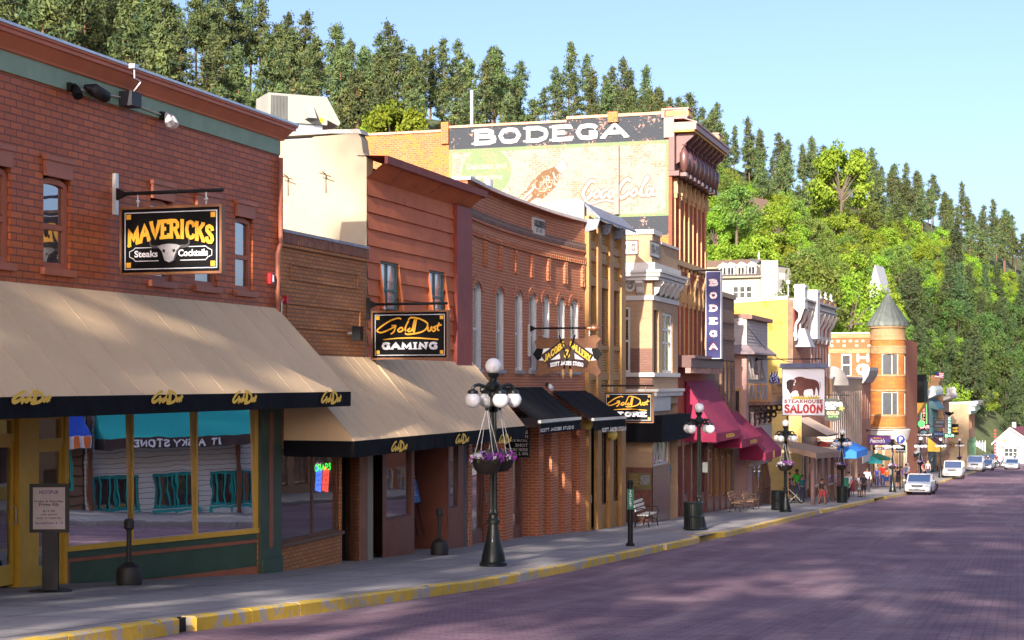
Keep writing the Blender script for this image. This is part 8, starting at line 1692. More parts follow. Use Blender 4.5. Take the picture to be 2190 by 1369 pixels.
def vehicle(name, label, cat, paint, L, W, H, hood, belt, xs, gc=.2, wr=.32, grille='bar', bumper=None, plate=True, cab_in=.13, lampz=None, tall=False):
 """x runs from the nose (0) backwards; xs = windscreen base, windscreen top, roof end, rear glass base"""
 T_ = thing(name, label, cat); hw = W/2; x0, x1, x2, x3 = xs
 st = [(0, .80, hood*.62, .5), (.05, .9, hood*.80, .7), (.22, .98, hood*.93, .86), (.7, 1.0, hood, .9), (x0-.02, 1, belt*.985, .92), (x0+.25, 1, belt, .93), (L*.5, 1, belt, .93), (x3, 1, belt*1.0, .93), (L-.35, .98, belt*.98, .9), (L-.06, .92, belt*.92, .8), (L, .86, belt*.72, .7)]
 mb = MB(); vs = []; fs = []; k = 10
 for x, wf, top, tw in st:
  w_ = hw*wf; b0 = gc+(.06 if x < .1 or x > L-.1 else 0); mid = b0+(top-b0)*.55
  half = [(w_*.9, b0), (w_*.985, b0+.1), (w_, mid), (w_*.965, b0+(top-b0)*.86), (w_*tw, top)]
  ring = [(y, z) for y, z in half]+[(-y, z) for y, z in reversed(half)]
  vs += [V((x, y, z)) for y, z in ring]
 for i in range(len(st)-1):
  for j in range(k): a = i*k+j; b = i*k+(j+1) % k; fs.append((a, b, b+k, a+k))
 fs += [tuple(range(k)), tuple(range(len(vs)-1, len(vs)-k-1, -1))]; mb.mesh(vs, fs)
 rw = hw-cab_in; bwid = hw*.95
 q = [V((x0, bwid*.93, belt-.02)), V((x1, rw, H-.06)), V((x2, rw, H-.06)), V((x3, bwid*.95, belt-.02))]
 q2 = [V((a.x, -a.y, a.z)) for a in q]
 r0 = [V((x1+.02, rw*.9, H-.01)), V((x1+.02, -rw*.9, H-.01)), V((x2-.02, -rw*.9, H-.01)), V((x2-.02, rw*.9, H-.01)), V(((x1+x2)/2, rw*.9, H+.015)), V(((x1+x2)/2, -rw*.9, H+.015))]
 mb.mesh([q[1], q2[1], q2[2], q[2]]+r0, [(4, 5, 9, 8), (8, 9, 6, 7), (0, 1, 5, 4), (2, 3, 7, 6), (0, 4, 8), (0, 8, 7, 3), (1, 9, 5), (1, 2, 6, 9)])
 for a, b in ((q, 0), (q2, 1)):
  for u, v in ((a[0], a[1]), (a[3], a[2])): mb.tube([u, v], [.05, .04], 6)
 if tall or L > 4.4:
  xm = x0+(x3-x0)*.42
  for sgn in (1, -1): mb.tube([V((xm, sgn*bwid*.95, belt-.02)), V((xm+.06, sgn*rw, H-.07))], .05, 6)
 bo = mb.build('body', paint, T_, smooth='auto')
 def pane(nm, pts): m_ = MB(); m_.poly(pts); return m_.build(nm, m_wind, T_)
 i = .03
 pane('windscreen', [q[0]+V((i, -i, .01)), q[1]+V((i, -i, -.01)), q2[1]+V((i, i, -.01)), q2[0]+V((i, i, .01))]); pane('rear_window', [q[3]+V((-i, -i, 0)), q[2]+V((-i, -i, 0)), q2[2]+V((-i, i, 0)), q2[3]+V((-i, i, 0))])
 for a in (q, q2): pane('side_window', [a[0]+V((.05, 0, .02)), a[1]+V((.03, 0, -.01)), a[2]+V((-.03, 0, -.01)), a[3]+V((-.05, 0, .02))])
 for x in (.82 if L < 5 else .95, L-.95):
  for y in (hw-.09, -hw+.09): wheel(T_, x, y, wr, .2)
 zl = lampz or hood*.80
 for sgn in (1, -1):
  m_ = MB(); y = sgn*hw*.68; h_ = .085
  if grille == 'bar': m_.mesh([V((-.0, y-sgn*.14, zl-h_)), V((.06, y+sgn*.17, zl-h_*.4)), V((.16, y+sgn*.19, zl+h_*.9)), V((.05, y-sgn*.15, zl+h_*.55))], [(0, 1, 2, 3)]); m_.v = [v+V((-.045, 0, .0)) for v in m_.v]
  else: m_.bx((.005, y, zl), .09, .36, .2)
  m_.build('headlight', m_lens, T_); m_ = MB(); m_.ball((x0+.25, sgn*(hw+.09), belt+.06), .1, 10, 6, (.6, 1, .75)); m_.build('wing_mirror', paint if grille == 'bar' else m_blkpl, T_, smooth=True)
 m_ = MB()
 if grille == 'bar':
  m_.mesh([V((.0, -.32, zl-.12)), V((.0, .32, zl-.12)), V((.02, .42, zl+.05)), V((.02, -.42, zl+.05))], [(0, 1, 2, 3)]); m_.v = [v+V((-.03, 0, 0)) for v in m_.v]; m_.box(lambda u, o, z: V((o, u, z)), -hw*.62, hw*.62, -.02, .02, gc+.1, gc+.2)
 else: m_.bx((-.015, 0, zl), .07, W*.46, .22)
 gr = m_.build('grille', m_blkpl, T_)
 if grille != 'bar':
  m_ = MB(); m_.bx((-.055, 0, zl), .02, W*.46, .035); m_.build('chrome_bar', m_chr, gr)
 if bumper: m_ = MB(); m_.box(lambda u, o, z: V((o, u, z)), -hw*.97, hw*.97, -.12, .06, gc+.14, gc+.36); m_.build('bumper', bumper, T_)
 if plate: m_ = MB(); m_.bx((-.14 if bumper else -.06, 0, gc+.28), .02, .31, .15); m_.build('number_plate', M('plate_blue', (.28, .42, .5), .5), T_)
 return T_
def put(o, px, Y, face=math.pi, lift=-.16):   # nose toward the camera along the street
 p = at(px, Y, lift); d = V((FX(Y-4)-FX(Y+4), -8, (G(Y-4)-G(Y+4)))).normalized()
 x = -d; z0 = V((0, 0, 1)); y = z0.cross(x).normalized(); z = x.cross(y)
 o.matrix_world = Matrix.Translation(p) @ Matrix((x, y, z)).transposed().to_4x4()
m_wht = M('white_car_paint', (.72, .71, .70), .3, var=.03, bump=0, coat=.6); m_slv = M('silver_car_paint', (.42, .47, .50), .28, .5, var=.04, bump=0, coat=.6); m_vanw = M('pale_van_paint', (.62, .65, .68), .3, var=.03, bump=0, coat=.5); m_dblue = M('dark_blue_paint', (.02, .10, .22), .3, var=.1, coat=.5)
put(vehicle('parked_car', 'white four door sedan parked at the kerb, nearest of the vehicles', 'car', m_wht, 4.85, 1.82, 1.47, .82, .93, (1.25, 2.05, 3.35, 4.15)), 1961, gnd(1053)-1.5)
put(vehicle('parked_suv', 'white sport utility vehicle with wide dark grille parked behind the sedan', 'sport utility vehicle', m_wht, 5.0, 1.98, 1.88, 1.08, 1.2, (1.45, 1.95, 4.7, 4.95), .34, .37, 'wide', m_chr, lampz=.92, tall=True), 2036, 161)
put(vehicle('parked_van', 'pale full size van with chrome bumper beyond the white utility vehicle', 'van', m_vanw, 5.4, 2.02, 2.08, 1.18, 1.3, (.95, 1.55, 5.1, 5.3), .32, .36, 'wide', m_chr, lampz=.98, tall=True), 2084, 199)
put(vehicle('parked_car', 'silver car mostly hidden behind the pale van', 'car', m_slv, 4.7, 1.82, 1.5, .85, .96, (1.2, 1.95, 3.3, 4.1)), 2107, 213)
put(vehicle('moving_car', 'silver blue sedan alone in the road before the white garage', 'car', m_slv, 4.8, 1.85, 1.48, .83, .95, (1.2, 2.0, 3.3, 4.1)), 2163, 219)
put(vehicle('pickup_truck', 'dark blue truck behind the row of motorcycles', 'truck', m_dblue, 5.3, 2.0, 1.9, 1.1, 1.2, (1.4, 1.95, 3.6, 3.9), .34, .38, 'wide', m_chr, lampz=.95, tall=True), 2115, 262)
def moto():
 T_ = thing('motorcycle', '', 'motorcycle'); m_mp = M('bike_black_paint', (.012, .012, .016), .2, coat=.7)
 for x, r in ((0, .33), (1.6, .33)):
  mb = MB(); n = 20; mb.tube([V((x+r*math.cos(2*math.pi*k/n), 0, r+r*math.sin(2*math.pi*k/n))) for k in range(n+1)], .06, 8, caps=False); w_ = mb.build('wheel', m_tyre, T_, smooth=True); mb = MB(); mb.lathe((0, 0, 0), [(.02, -.06), (.09, -.05), (.09, .05), (.02, .06)], 10); mb.v = [V((x+v.x, v.z, r+v.y)) for v in mb.v]
  for k in range(9): a = 2*math.pi*k/9; mb.tube([V((x, 0, r)), V((x+r*.9*math.cos(a), 0, r+r*.9*math.sin(a)))], .01, 4)
  mb.tube([V((x+r*.84*math.cos(2*math.pi*k/n), 0, r+r*.84*math.sin(2*math.pi*k/n))) for k in range(n+1)], .025, 6, caps=False); mb.build('rim', m_chr, w_)
 mb = MB()
 for s in (-1, 1): mb.tube([V((0, s*.1, .33)), V((.42, s*.1, .95))], .028, 8)
 mb.tube([V((.62, -.40, 1.06)), V((.46, -.3, 1.1)), V((.40, 0, 1.0)), V((.46, .3, 1.1)), V((.62, .40, 1.06))], .02, 8); mb.build('fork_and_bars', m_chr, T_, smooth='auto')
 mb = MB(); mb.ball((.28, 0, .92), .11, 12, 8); mb.build('headlight', m_lens, T_, smooth=True)
 mb = MB(); mb.ball((.75, 0, .84), .2, 14, 8, (1.5, .75, .7)); mb.tube([V((x, 0, z)) for x, z in ((-.36, .45), (-.3, .62), (-.1, .73), (.12, .72))], [.03, .09, .1, .06], 8, sx=1); mb.tube([V((x, 0, z)) for x, z in ((1.35, .72), (1.6, .74), (1.85, .64), (1.96, .45))], [.06, .11, .11, .05], 8); mb.build('tank_and_guards', m_mp, T_, smooth='auto')
 mb = MB(); mb.ball((1.22, 0, .74), .2, 12, 8, (1.6, .8, .45)); mb.build('seat', m_blkpl, T_, smooth=True)
 mb = MB(); mb.bx((.8, 0, .42), .5, .3, .3); mb.tube([V((.65, .0, .45)), V((.55, 0, .75))], .13, 8); mb.tube([V((.9, 0, .45)), V((1.0, 0, .75))], .13, 8); mb.build('engine', m_chr, T_)
 mb = MB(); mb.tube([V((.6, .17, .4)), V((.9, .2, .25)), V((1.9, .2, .3))], .045, 8); mb.tube([V((.8, -.05, .3)), V((.85, -.25, .02))], .015, 6); mb.build('exhaust', m_chr, T_, smooth='auto'); return T_
mo = moto()
ML = [(1996, 121, .9, 'motorcycle half hidden behind the white sedan'), (2035, 196, .2, 'motorcycle parked at the kerb behind the white utility vehicle'), (2108, 246, 1.25, 'leftmost motorcycle of the row before the dark blue truck'), (2117, 245, 1.35, 'second motorcycle from the left in the row before the truck'), (2126, 244, 1.4, 'middle motorcycle of the row before the truck'), (2135, 243, 1.3, 'second motorcycle from the right in the row before the garage'), (2142, 243, 1.45, 'rightmost motorcycle of the row before the garage')]
for i, (px, Y, a, lab) in enumerate(ML):
 o = mo if i == 0 else copy_tree(mo); o.location = at(px, Y, -.16); o.rotation_euler.z = -math.pi/2+a if i != 0 else math.pi*.78; tag(o, lab, 'motorcycle', 'parked motorcycles')
# =============== people ===============
def skinmesh(name, pts, edges, mat, parent, root=0, sub=1):
 bm = bmesh.new(); ly = bm.verts.layers.skin.verify(); vs = [bm.verts.new(p[:3]) for p in pts]
 for v, p in zip(vs, pts): v[ly].radius = (p[3], p[3])
 vs[root][ly].use_root = True
 for a, b in edges: bm.edges.new((vs[a], vs[b]))
 me = bpy.data.meshes.new(name); bm.to_mesh(me); bm.free(); ob = bpy.data.objects.new(name, me); COL.objects.link(ob)
 md = ob.modifiers.new('skin', 'SKIN'); md.use_smooth_shade = True; s = ob.modifiers.new('sub', 'SUBSURF'); s.levels = sub
 ev = bpy.data.meshes.new_from_object(ob.evaluated_get(bpy.context.evaluated_depsgraph_get())); bpy.data.objects.remove(ob); bpy.data.meshes.remove(me)
 ev.materials.clear(); ev.materials.append(mat); ev.name = name
 for p in ev.polygons: p.use_smooth = True
 o = bpy.data.objects.new(name, ev); COL.objects.link(o); o.parent = parent; WL[o.name] = V((0, 0, 0)); return o
def cloth(c): return M('cloth_%02x%02x%02x' % tuple(int(255*x) for x in c), c, .85, var=.2, sc=7, bump=.15)
SKIN = {'p': M('fair_skin', (.50, .27, .18), .55, var=.08), 'b': M('brown_skin', (.20, .09, .05), .55, var=.08)}
HAIR = {'k': M('black_hair', (.012, .01, .01), .6), 'n': M('brown_hair', (.09, .045, .02), .6), 'y': M('fair_hair', (.42, .26, .10), .6), 'g': M('grey_hair', (.45, .44, .43), .6)}
def person(px, fy, label, H, shirt, legs, kind='long', skin='p', hair='n', pose='stand', face=0., fat=1., lhair=False, sleeve=.6, cap=None, Y=None, group=None, pattern=None):
 Y = Y or gnd(fy); p0 = at(px, Y); T_ = thing('person', label, 'person'); k = H/1.7
 st = {'stand': (.0, .0), 'walk': (.2, .16), 'wide': (.04, .02)}[pose]
 f = fat; kn = .06*(pose == 'walk')
 pts = [(0, 0, .92, .125*f), (0, 0, 1.1, .115*f), (0, -.01, 1.28, .135*f), (0, .01, 1.42, .085), (0, 0, 1.5, .052), (0, -.02, 1.58, .088), (0, -.01, 1.65, .072)]
 ed = [(0, 1), (1, 2), (2, 3), (3, 4), (4, 5), (5, 6)]
 pts.append((0, -.115, 1.575, .016)); ed.append((5, 7))            # nose
 for s in (-1, 1): pts.append((s*.085, 0, 1.58, .018)); ed.append((5, len(pts)-1))   # ears
 arm = {}
 for s in (-1, 1):
  i = len(pts); sw = st[1]*s; bend = .12 if pose != 'wide' else .2
  pts += [(s*.17*f, .01, 1.39, .062), (s*(.225*f+.01), .03-sw*.5, 1.12, .043), (s*(.22*f+.03-bend*.3), -.07-sw-bend*.4, .90, .031), (s*(.215*f+.03-bend*.4), -.10-sw-bend*.5, .83, .033)]
  ed += [(3, i), (i, i+1), (i+1, i+2), (i+2, i+3)]; arm[s] = i
  hx, hy, hz = pts[i+3][:3]
  for q, (dx, l) in enumerate(((-.028, .075), (-.01, .09), (.01, .085), (.027, .065))):
   j = len(pts); pts += [(hx+dx*.3, hy+dx*.8, hz-.035, .010), (hx+dx*.4-s*.008, hy+dx-.012, hz-.035-l*.55, .009), (hx+dx*.4-s*.02, hy+dx-.022, hz-.03-l*.95, .008)]; ed += [(i+3, j), (j, j+1), (j+1, j+2)]
  j = len(pts); pts += [(hx-s*.03, hy-.035, hz-.02, .010), (hx-s*.038, hy-.05, hz-.06, .009)]; ed += [(i+3, j), (j, j+1)]
 lg = {}
 for s in (-1, 1):
  i = len(pts); a = s*st[0]
  pts += [(s*.09*f, 0, .86, .088*f), (s*.10, -.02-a*.5-kn, .48, .058), (s*.10, .02-a*1.2, .09, .04), (s*.115, -.10-a*1.25, .035, .034)]
  ed += [(0, i), (i, i+1), (i+1, i+2), (i+2, i+3)]; lg[s] = i
 S3 = lambda q: [(x*k, y*k, z*k, r*k) for x, y, z, r in q]
 skinmesh('body', S3(pts), ed, SKIN[skin], T_, 0)
 def sub(idx, grow, lim=None):
  m = {a: n for n, a in enumerate(idx)}; return S3([(*pts[a][:3], pts[a][3]+grow) for a in idx]), [(m[a], m[b]) for a, b in ed if a in m and b in m]
 idx = [0, 1, 2, 3]; q, e = sub(idx, .02)
 for s in (-1, 1):
  a = arm[s]; A, B = V(pts[a][:3]), V(pts[a+1][:3]); E = A.lerp(B, sleeve) if sleeve <= 1 else B; n = len(q)
  q += S3([(*A, pts[a][3]+.014), (*E, pts[a+1][3]+.022)]); e += [(3, n), (n, n+1)]
  if sleeve > 1: q += S3([(*pts[a+2][:3], pts[a+2][3]+.014)]); e.append((n+1, n+2))
 q[0] = (q[0][0], q[0][1], q[0][2]-.03*k, q[0][3]*1.02)
 so = skinmesh('shirt', q, e, cloth(shirt), T_, 0)
 if pattern:
  mb = MB(); rb = random.Random(px)
  for _ in range(60):
   a = rb.uniform(0, 6.28); z = rb.uniform(1.05, 1.4); r = .163*f; c = V((r*math.cos(a), r*math.sin(a), z))*k; t = V((-math.sin(a), math.cos(a), 0)); u = V((0, 0, 1)); w_ = rb.uniform(.015, .035)
   mb.poly([c+t*w_, c+u*w_*1.3, c-t*w_, c-u*w_*1.3])
  mb.build('shirt_pattern', cloth(pattern), so)
 if kind in ('long', 'short'):
  q, e = [], []; q += S3([(0, 0, .93, .132*f)])
  for s in (-1, 1):
   a = lg[s]; n = len(q); K = V(pts[a+1][:3]); q += S3([(*pts[a][:3], pts[a][3]+.016), (*K, pts[a+1][3]+(.016 if kind == 'long' else .028))]); e += [(0, n), (n, n+1)]
   if kind == 'long': q += S3([(*pts[a+2][:3], pts[a+2][3]+.02)]); e.append((n+1, n+2))
  skinmesh('trousers' if kind == 'long' else 'shorts', q, e, cloth(legs), T_, 0)
 else:
  mb = MB(); mb.lathe((0, 0, 0), [(.135*f*k, .98*k), (.165*f*k, .85*k), (.2*f*k, .5*k), (.205*f*k, .46*k), (.1*k, .47*k)], 16); mb.build('skirt', cloth(legs), T_, smooth='auto')
 mb = MB()
 for s in (-1, 1):
  a = lg[s]; A = V(pts[a+2][:3])*k; mb.ball((A.x+s*.006, A.y-.07*k, .045*k), .05*k, 10, 6, (1, 2.6, .85))
 mb.build('shoes', cloth((.03, .025, .025)), T_, smooth=True)
 hd = V((0, -.015, 1.6))*k; mb = MB(); mb.ball(hd+V((0, .022, .028))*k, .104*k, 14, 10, (.94, 1.0, 1.0))
 if lhair: mb.ball(hd+V((0, .06, -.09))*k, .1*k, 12, 8, (1, .7, 1.6))
 mb.build('hair', HAIR[hair], T_, smooth=True)
 if cap: mb = MB(); mb.ball(hd+V((0, .005, .055))*k, .108*k, 12, 8, (1, 1.05, .75)); mb.bx(hd+V((0, -.13, .05))*k, .14*k, .12*k, .015*k); mb.build('cap', cloth(cap), T_)
 mb = MB()
 for s in (-1, 1): mb.ball(hd+V((s*.033, -.083, .0))*k, .011*k, 6, 4)
 mb.build('eyes', m_blkpl, T_); mb = MB(); mb.bx(hd+V((0, -.088, -.055))*k, .045*k, .012*k, .01*k); mb.build('mouth', cloth((.3, .09, .07)), T_)
 T_.location = p0; T_.rotation_euler.z = face; T_.scale = (1, .92, 1)
 if group: T_['group'] = group
 return T_
PP = [
(1704.5, 1070, 'man in lime green polo shirt and jeans behind the porch posts', 1.78, (.07, .75, .05), (.07, .13, .32), dict(pose='walk', skin='b', hair='k', face=.3)),
(1689, 1076, 'woman in black patterned top pushing a stroller', 1.65, (.03, .025, .04), (.02, .02, .025), dict(pose='walk', hair='n', lhair=True, pattern=(.35, .3, .33), face=.4)),
(1716, 1073, 'person in teal shirt partly hidden by the porch posts', 1.5, (.03, .22, .25), (.07, .08, .12), dict(hair='n')),
(1758, 1078, 'child in black cap, black shirt and red shorts', 1.32, (.015, .015, .018), (.32, .02, .03), dict(kind='short', skin='b', hair='k', cap=(.01, .01, .01), pose='walk', face=.5)),
(1781, 1069, 'woman in white and purple patterned top and tan trousers walking toward the camera', 1.7, (.55, .5, .66), (.30, .18, .07), dict(skin='b', hair='k', pose='walk', fat=1.3, pattern=(.06, .05, .18))),
(1815, 1068, 'person in white shirt and black trousers beside the lamp and bin', 1.62, (.68, .66, .68), (.015, .015, .02), dict(pose='walk', hair='k', face=-.6)),
(1823, 1062, 'small child in a dark red dress', 1.22, (.26, .02, .04), (.26, .02, .04), dict(kind='skirt', skin='b', hair='k')),
(1838, 1063, 'girl in white shirt and pale shorts', 1.42, (.66, .63, .68), (.5, .48, .5), dict(kind='short', skin='b', hair='k', face=.5)),
(1847, 1064, 'youth in long black shirt with small red print and black shorts', 1.45, (.012, .012, .014), (.012, .012, .014), dict(kind='short', skin='b', hair='k', fat=1.15)),
(1854.5, 1053, 'man in pale lilac shirt and black trousers beyond the black shirted youth', 1.72, (.60, .52, .68), (.02, .02, .03), dict(skin='b', hair='k', pose='walk', sleeve=1.2)),
(1875, 1042, 'person in blue sleeveless top by the green umbrella', 1.6, (.05, .10, .5), (.05, .08, .25), dict(hair='g', sleeve=.2)),
(1888, 1041, 'man in red shirt and blue jeans with his back to the road', 1.76, (.55, .02, .02), (.03, .06, .22), dict(hair='n', face=2.7, fat=1.1)),
(1897, 1042, 'person in orange shirt and blue shorts next to the red shirted man', 1.52, (.7, .16, .01), (.03, .07, .25), dict(kind='short', hair='n', face=2.5)),
(1906, 1042, 'man in grey short sleeved shirt and jeans behind the lamp post', 1.78, (.36, .38, .35), (.03, .05, .14), dict(hair='n', face=2.4, pose='walk', fat=1.15)),
(1920, 1043, 'person in dark long dress left of the purple shirted woman', 1.62, (.03, .03, .05), (.02, .02, .03), dict(kind='skirt', hair='k', face=2.6)),
(1928, 1044, 'woman in purple shirt and khaki trousers behind the white sedan', 1.68, (.19, .12, .42), (.34, .23, .10), dict(hair='n', face=1.2, sleeve=.4)),
(1938, 1039, 'man in blue checked shirt behind the white sedan', 1.8, (.07, .16, .42), (.02, .03, .08), dict(hair='n', face=1.8, pattern=(.3, .4, .6))),
(1942, 1034, 'white haired person in pale clothes behind the checked shirt', 1.75, (.6, .55, .55), (.1, .1, .12), dict(hair='g', face=2.)),
(1984.5, 1022, 'woman in grey printed shirt and dark jeans with long fair hair', 1.7, (.40, .38, .40), (.02, .03, .07), dict(hair='y', lhair=True, pose='walk')),
(1973, 1023, 'person in maroon top beyond the sedan roof', 1.65, (.28, .03, .05), (.04, .04, .06), dict(hair='n', face=1.)),
(2146, 995, 'person in pink shirt standing left of the garage door', 1.68, (.5, .14, .30), (.05, .06, .14), dict(hair='k', Y=268)),
(2170, 994, 'man in navy shirt standing right before the garage door', 1.7, (.03, .035, .10), (.1, .1, .13), dict(hair='g', Y=268, fat=1.2)),
(2113, 996, 'rider in black beside the left motorcycles', 1.75, (.015, .015, .02), (.02, .02, .03), dict(hair='k', Y=249)),
(2131, 996, 'rider in dark red and black among the right motorcycles', 1.75, (.10, .02, .02), (.02, .02, .03), dict(hair='k', Y=248, fat=1.15)),
(2052, 990, 'person in dark clothes at the foot of the rough stone flank', 1.7, (.03, .03, .035), (.03, .03, .04), dict(hair='k', Y=192)),
]
for px, fy, lab, H, sc_, lc_, kw_ in PP: person(px, fy, lab, H, sc_, lc_, **kw_)
Ys = gnd(1077); p = at(1699, Ys); T_ = thing('stroller', 'black stroller with hood in front of the patterned woman', 'stroller', p); mb = MB(); mb.mesh([p+V(q) for q in ((-.25, -.2, .45), (.3, -.2, .3), (.3, .2, .3), (-.25, .2, .45), (-.35, -.2, .95), (-.35, .2, .95), (.1, -.2, .95), (.1, .2, .95))], [(0, 1, 2, 3), (0, 3, 5, 4), (4, 5, 7, 6), (0, 4, 6, 1), (3, 2, 7, 5)]); mb.build('seat_and_hood', cloth((.015, .015, .018)), T_)
mb = MB(); mb.tube([p+V((-.55, -.2, 1.0)), p+V((.35, -.2, .12))], .016, 6); mb.tube([p+V((-.55, .2, 1.0)), p+V((.35, .2, .12))], .016, 6); mb.tube([p+V((-.55, -.2, 1)), p+V((-.55, .2, 1))], .016, 6); mb.tube([p+V((.1, -.2, .5)), p+V((-.3, -.2, .12))], .016, 6); mb.tube([p+V((.1, .2, .5)), p+V((-.3, .2, .12))], .016, 6); mb.build('tube_frame', m_alu, T_)
for x in (-.3, .35):
 for y in (-.22, .22):
  mb = MB(); mb.tube([p+V((x+.1*math.cos(2*math.pi*k/12), y, .12+.1*math.sin(2*math.pi*k/12))) for k in range(13)], .025, 6, caps=False); mb.build('wheel', m_tyre, T_)
# =============== trees ===============
def leafmat(name, c1, c2, trans=.3):
 m, nt, b, nn, ln = newmat(name)
 oi = nn('ShaderNodeObjectInfo'); n = nnoise(nt, .55, 3)
 c = nmix(nt, nramp(nt, n, .32, .68), c1, c2); hs = nn('ShaderNodeHueSaturation'); ln(c, hs.inputs['Color']); ln(nramp(nt, oi.outputs['Random'], 0, 1, .47, .525), hs.inputs['Hue']); ln(nramp(nt, oi.outputs['Random'], 0, 1, .7, 1.25), hs.inputs['Value'])
 ln(hs.outputs[0], b.inputs['Base Color']); b.inputs['Roughness'].default_value = .75; b.inputs['Specular IOR Level'].default_value = .2
 tr = nn('ShaderNodeBsdfTranslucent'); ln(hs.outputs[0], tr.inputs['Color']); mx = nn('ShaderNodeMixShader'); mx.inputs[0].default_value = trans; ln(b.outputs[0], mx.inputs[1]); ln(tr.outputs[0], mx.inputs[2]); ln(mx.outputs[0], nt.nodes['Material Output'].inputs[0]); return m
m_pine = leafmat('pine_needles', (.024, .05, .028), (.135, .165, .05), .1); m_spruce = leafmat('spruce_needles', (.035, .065, .03), (.075, .11, .04), .15); m_lime = leafmat('young_leaves', (.13, .24, .02), (.29, .39, .04), .35); m_olive = leafmat('olive_leaves', (.08, .145, .03), (.19, .26, .05), .3)
m_bark = M('pine_bark', (.16, .085, .05), .9, var=.35, sc=2); m_bark2 = M('grey_bark', (.12, .09, .07), .9, var=.35, sc=2)
def raw(mb, name, mats):
 o = mb.build(name, mats); me = o.data; bpy.data.objects.remove(o); return me
def pine_meshes(seed, H=18., full=.42, rad=.17, sharp=.75, dense=1., spruce=False):
 rb = random.Random(seed); mb = MB(); lean = V((rb.uniform(-.5, .5), rb.uniform(-.5, .5), 0))
 ax = lambda z: lean*(z/H)**2+V((.15*math.sin(z*.5+seed), .15*math.cos(z*.4), z))
 mb.tube([ax(H*t/8) for t in range(9)], [.24*(1-t/8.6)+.02 for t in range(9)], 7)
 nb = int((95 if not spruce else 130)*dense); cr = MB()
 for i in range(nb):
  t = (i+rb.random())/nb; z = H*(1-full)+H*full*t if not spruce else H*.08+H*.92*t
  tt = (z-H*(1-full))/(H*full) if not spruce else t
  L = H*rad*((1-tt)**sharp*.9+.1)*(rb.uniform(.45, 1.15))*(min(1, .45+tt*2.2) if not spruce else 1)
  a = rb.uniform(0, 6.283); d = V((math.cos(a), math.sin(a), (rb.uniform(-.15, .35) if not spruce else rb.uniform(-.5, -.15)))).normalized(); c0 = ax(z)
  if L > H*.05: mb.tube([c0, c0+d*L*.85], [.05, .015], 4, caps=False)
  k = max(2, int(L*2.1));
  for j in range(k):
   s = (.3+.75*(j+rb.random())/k)
   c = c0+d*L*s+V((rb.gauss(0, .3), rb.gauss(0, .3), rb.gauss(.1, .2)))
   for _ in range(13):
    n = V((rb.gauss(0, 1), rb.gauss(0, 1), rb.gauss(.35, .8))).normalized(); x = n.orthogonal().normalized(); x = (x*math.cos(rb.random()*6)+n.cross(x)*math.sin(rb.random()*6)).normalized(); y = n.cross(x)
    q = c+V((rb.gauss(0, .3), rb.gauss(0, .3), rb.gauss(0, .22))); w_ = rb.uniform(.07, .15); l = rb.uniform(.22, .46)
    cr.poly([q-x*l, q-y*w_+x*l*.1, q+x*l, q+y*w_-x*l*.1])
 for j in range(int(60)):
  c = ax(H*(.97+.04*rb.random()))+V((rb.gauss(0, .22), rb.gauss(0, .22), rb.gauss(0, .4))); x = V((rb.gauss(0, .6), rb.gauss(0, .6), 1)).normalized(); y = x.orthogonal().normalized(); cr.poly([c-x*.35, c-y*.12, c+x*.35, c+y*.12])
 return raw(mb, 'pine_trunk', m_bark if not spruce else m_bark2), raw(cr, 'pine_crown', m_spruce if spruce else m_pine)
def leafy_meshes(seed, H=9., mat=None, n=46, leaf=.24, rk=1., m=90):
 rb = random.Random(seed); mb = MB(); cr = MB(); k0 = rb.uniform(.15, .25)
 mb.tube([V((0, 0, -.5)), V((.1, 0, H*k0)), V((.15, .1, H*.45))], [.24, .18, .12], 7)
 cl = []
 for i in range(n):
  u = rb.uniform(-.55, 1); a = rb.uniform(0, 6.283); r = math.sqrt(max(0, 1-u*u))*rb.uniform(.55, 1.0)**.6; wob = 1+.35*NZ.noise(V((math.cos(a)*1.5, math.sin(a)*1.5, u*1.5+seed*3)))
  c = V((r*math.cos(a)*H*.36*wob, r*math.sin(a)*H*.36*wob, H*.55+u*H*.42*wob)); cl.append(c)
  if i % 3 == 0: mb.tube([V((.15, .1, H*(k0+.1+.15*rb.random()))), c*.55+V((0, 0, H*.2)), c], [.07, .05, .015], 5, caps=False)
 for c in cl:
  R0 = H*.105*rk*rb.uniform(.7, 1.35)
  for _ in range(m):
   d = V((rb.gauss(0, 1), rb.gauss(0, 1), rb.gauss(0, .75))); d = d.normalized()*R0*rb.random()**.4; q = c+d
   nn_ = (d.normalized()*.6+V((rb.gauss(0, .7), rb.gauss(0, .7), rb.gauss(.3, .7)))).normalized(); x = nn_.orthogonal().normalized(); y = nn_.cross(x); s = leaf*rb.uniform(.5, 1.1)
   cr.poly([q-x*s, q-y*s*.6, q+x*s, q+y*s*.6])
 return raw(mb, 'leafy_trunk', m_bark2), raw(cr, 'leafy_crown', mat)
PM = [pine_meshes(s, 18, f, r_, sh, d) for s, f, r_, sh, d in ((1, .66, .22, .95, .8), (2, .52, .22, .75, .7), (3, .74, .2, 1.05, .9), (4, .47, .2, .65, .62), (5, .8, .22, 1.1, .95), (6, .6, .18, .9, .72), (7, .68, .23, .85, .8))]
SM = [pine_meshes(s, 16, 1, q, .9, 1., True) for s, q in ((11, .24), (12, .3), (13, .2))]
m_dk = leafmat('shade_toned_leaves', (.03, .065, .02), (.085, .135, .03), .2)  # darker copy of the leaf colours, holding the shade of the lower slope
LM = [leafy_meshes(s, 9., m) for s, m in ((1, m_lime), (2, m_olive), (3, m_lime), (4, m_olive))]+[leafy_meshes(5, 9., m_lime, 60, .26)]
DM = [leafy_meshes(s, 9., m_dk, 52) for s in (6, 7)]
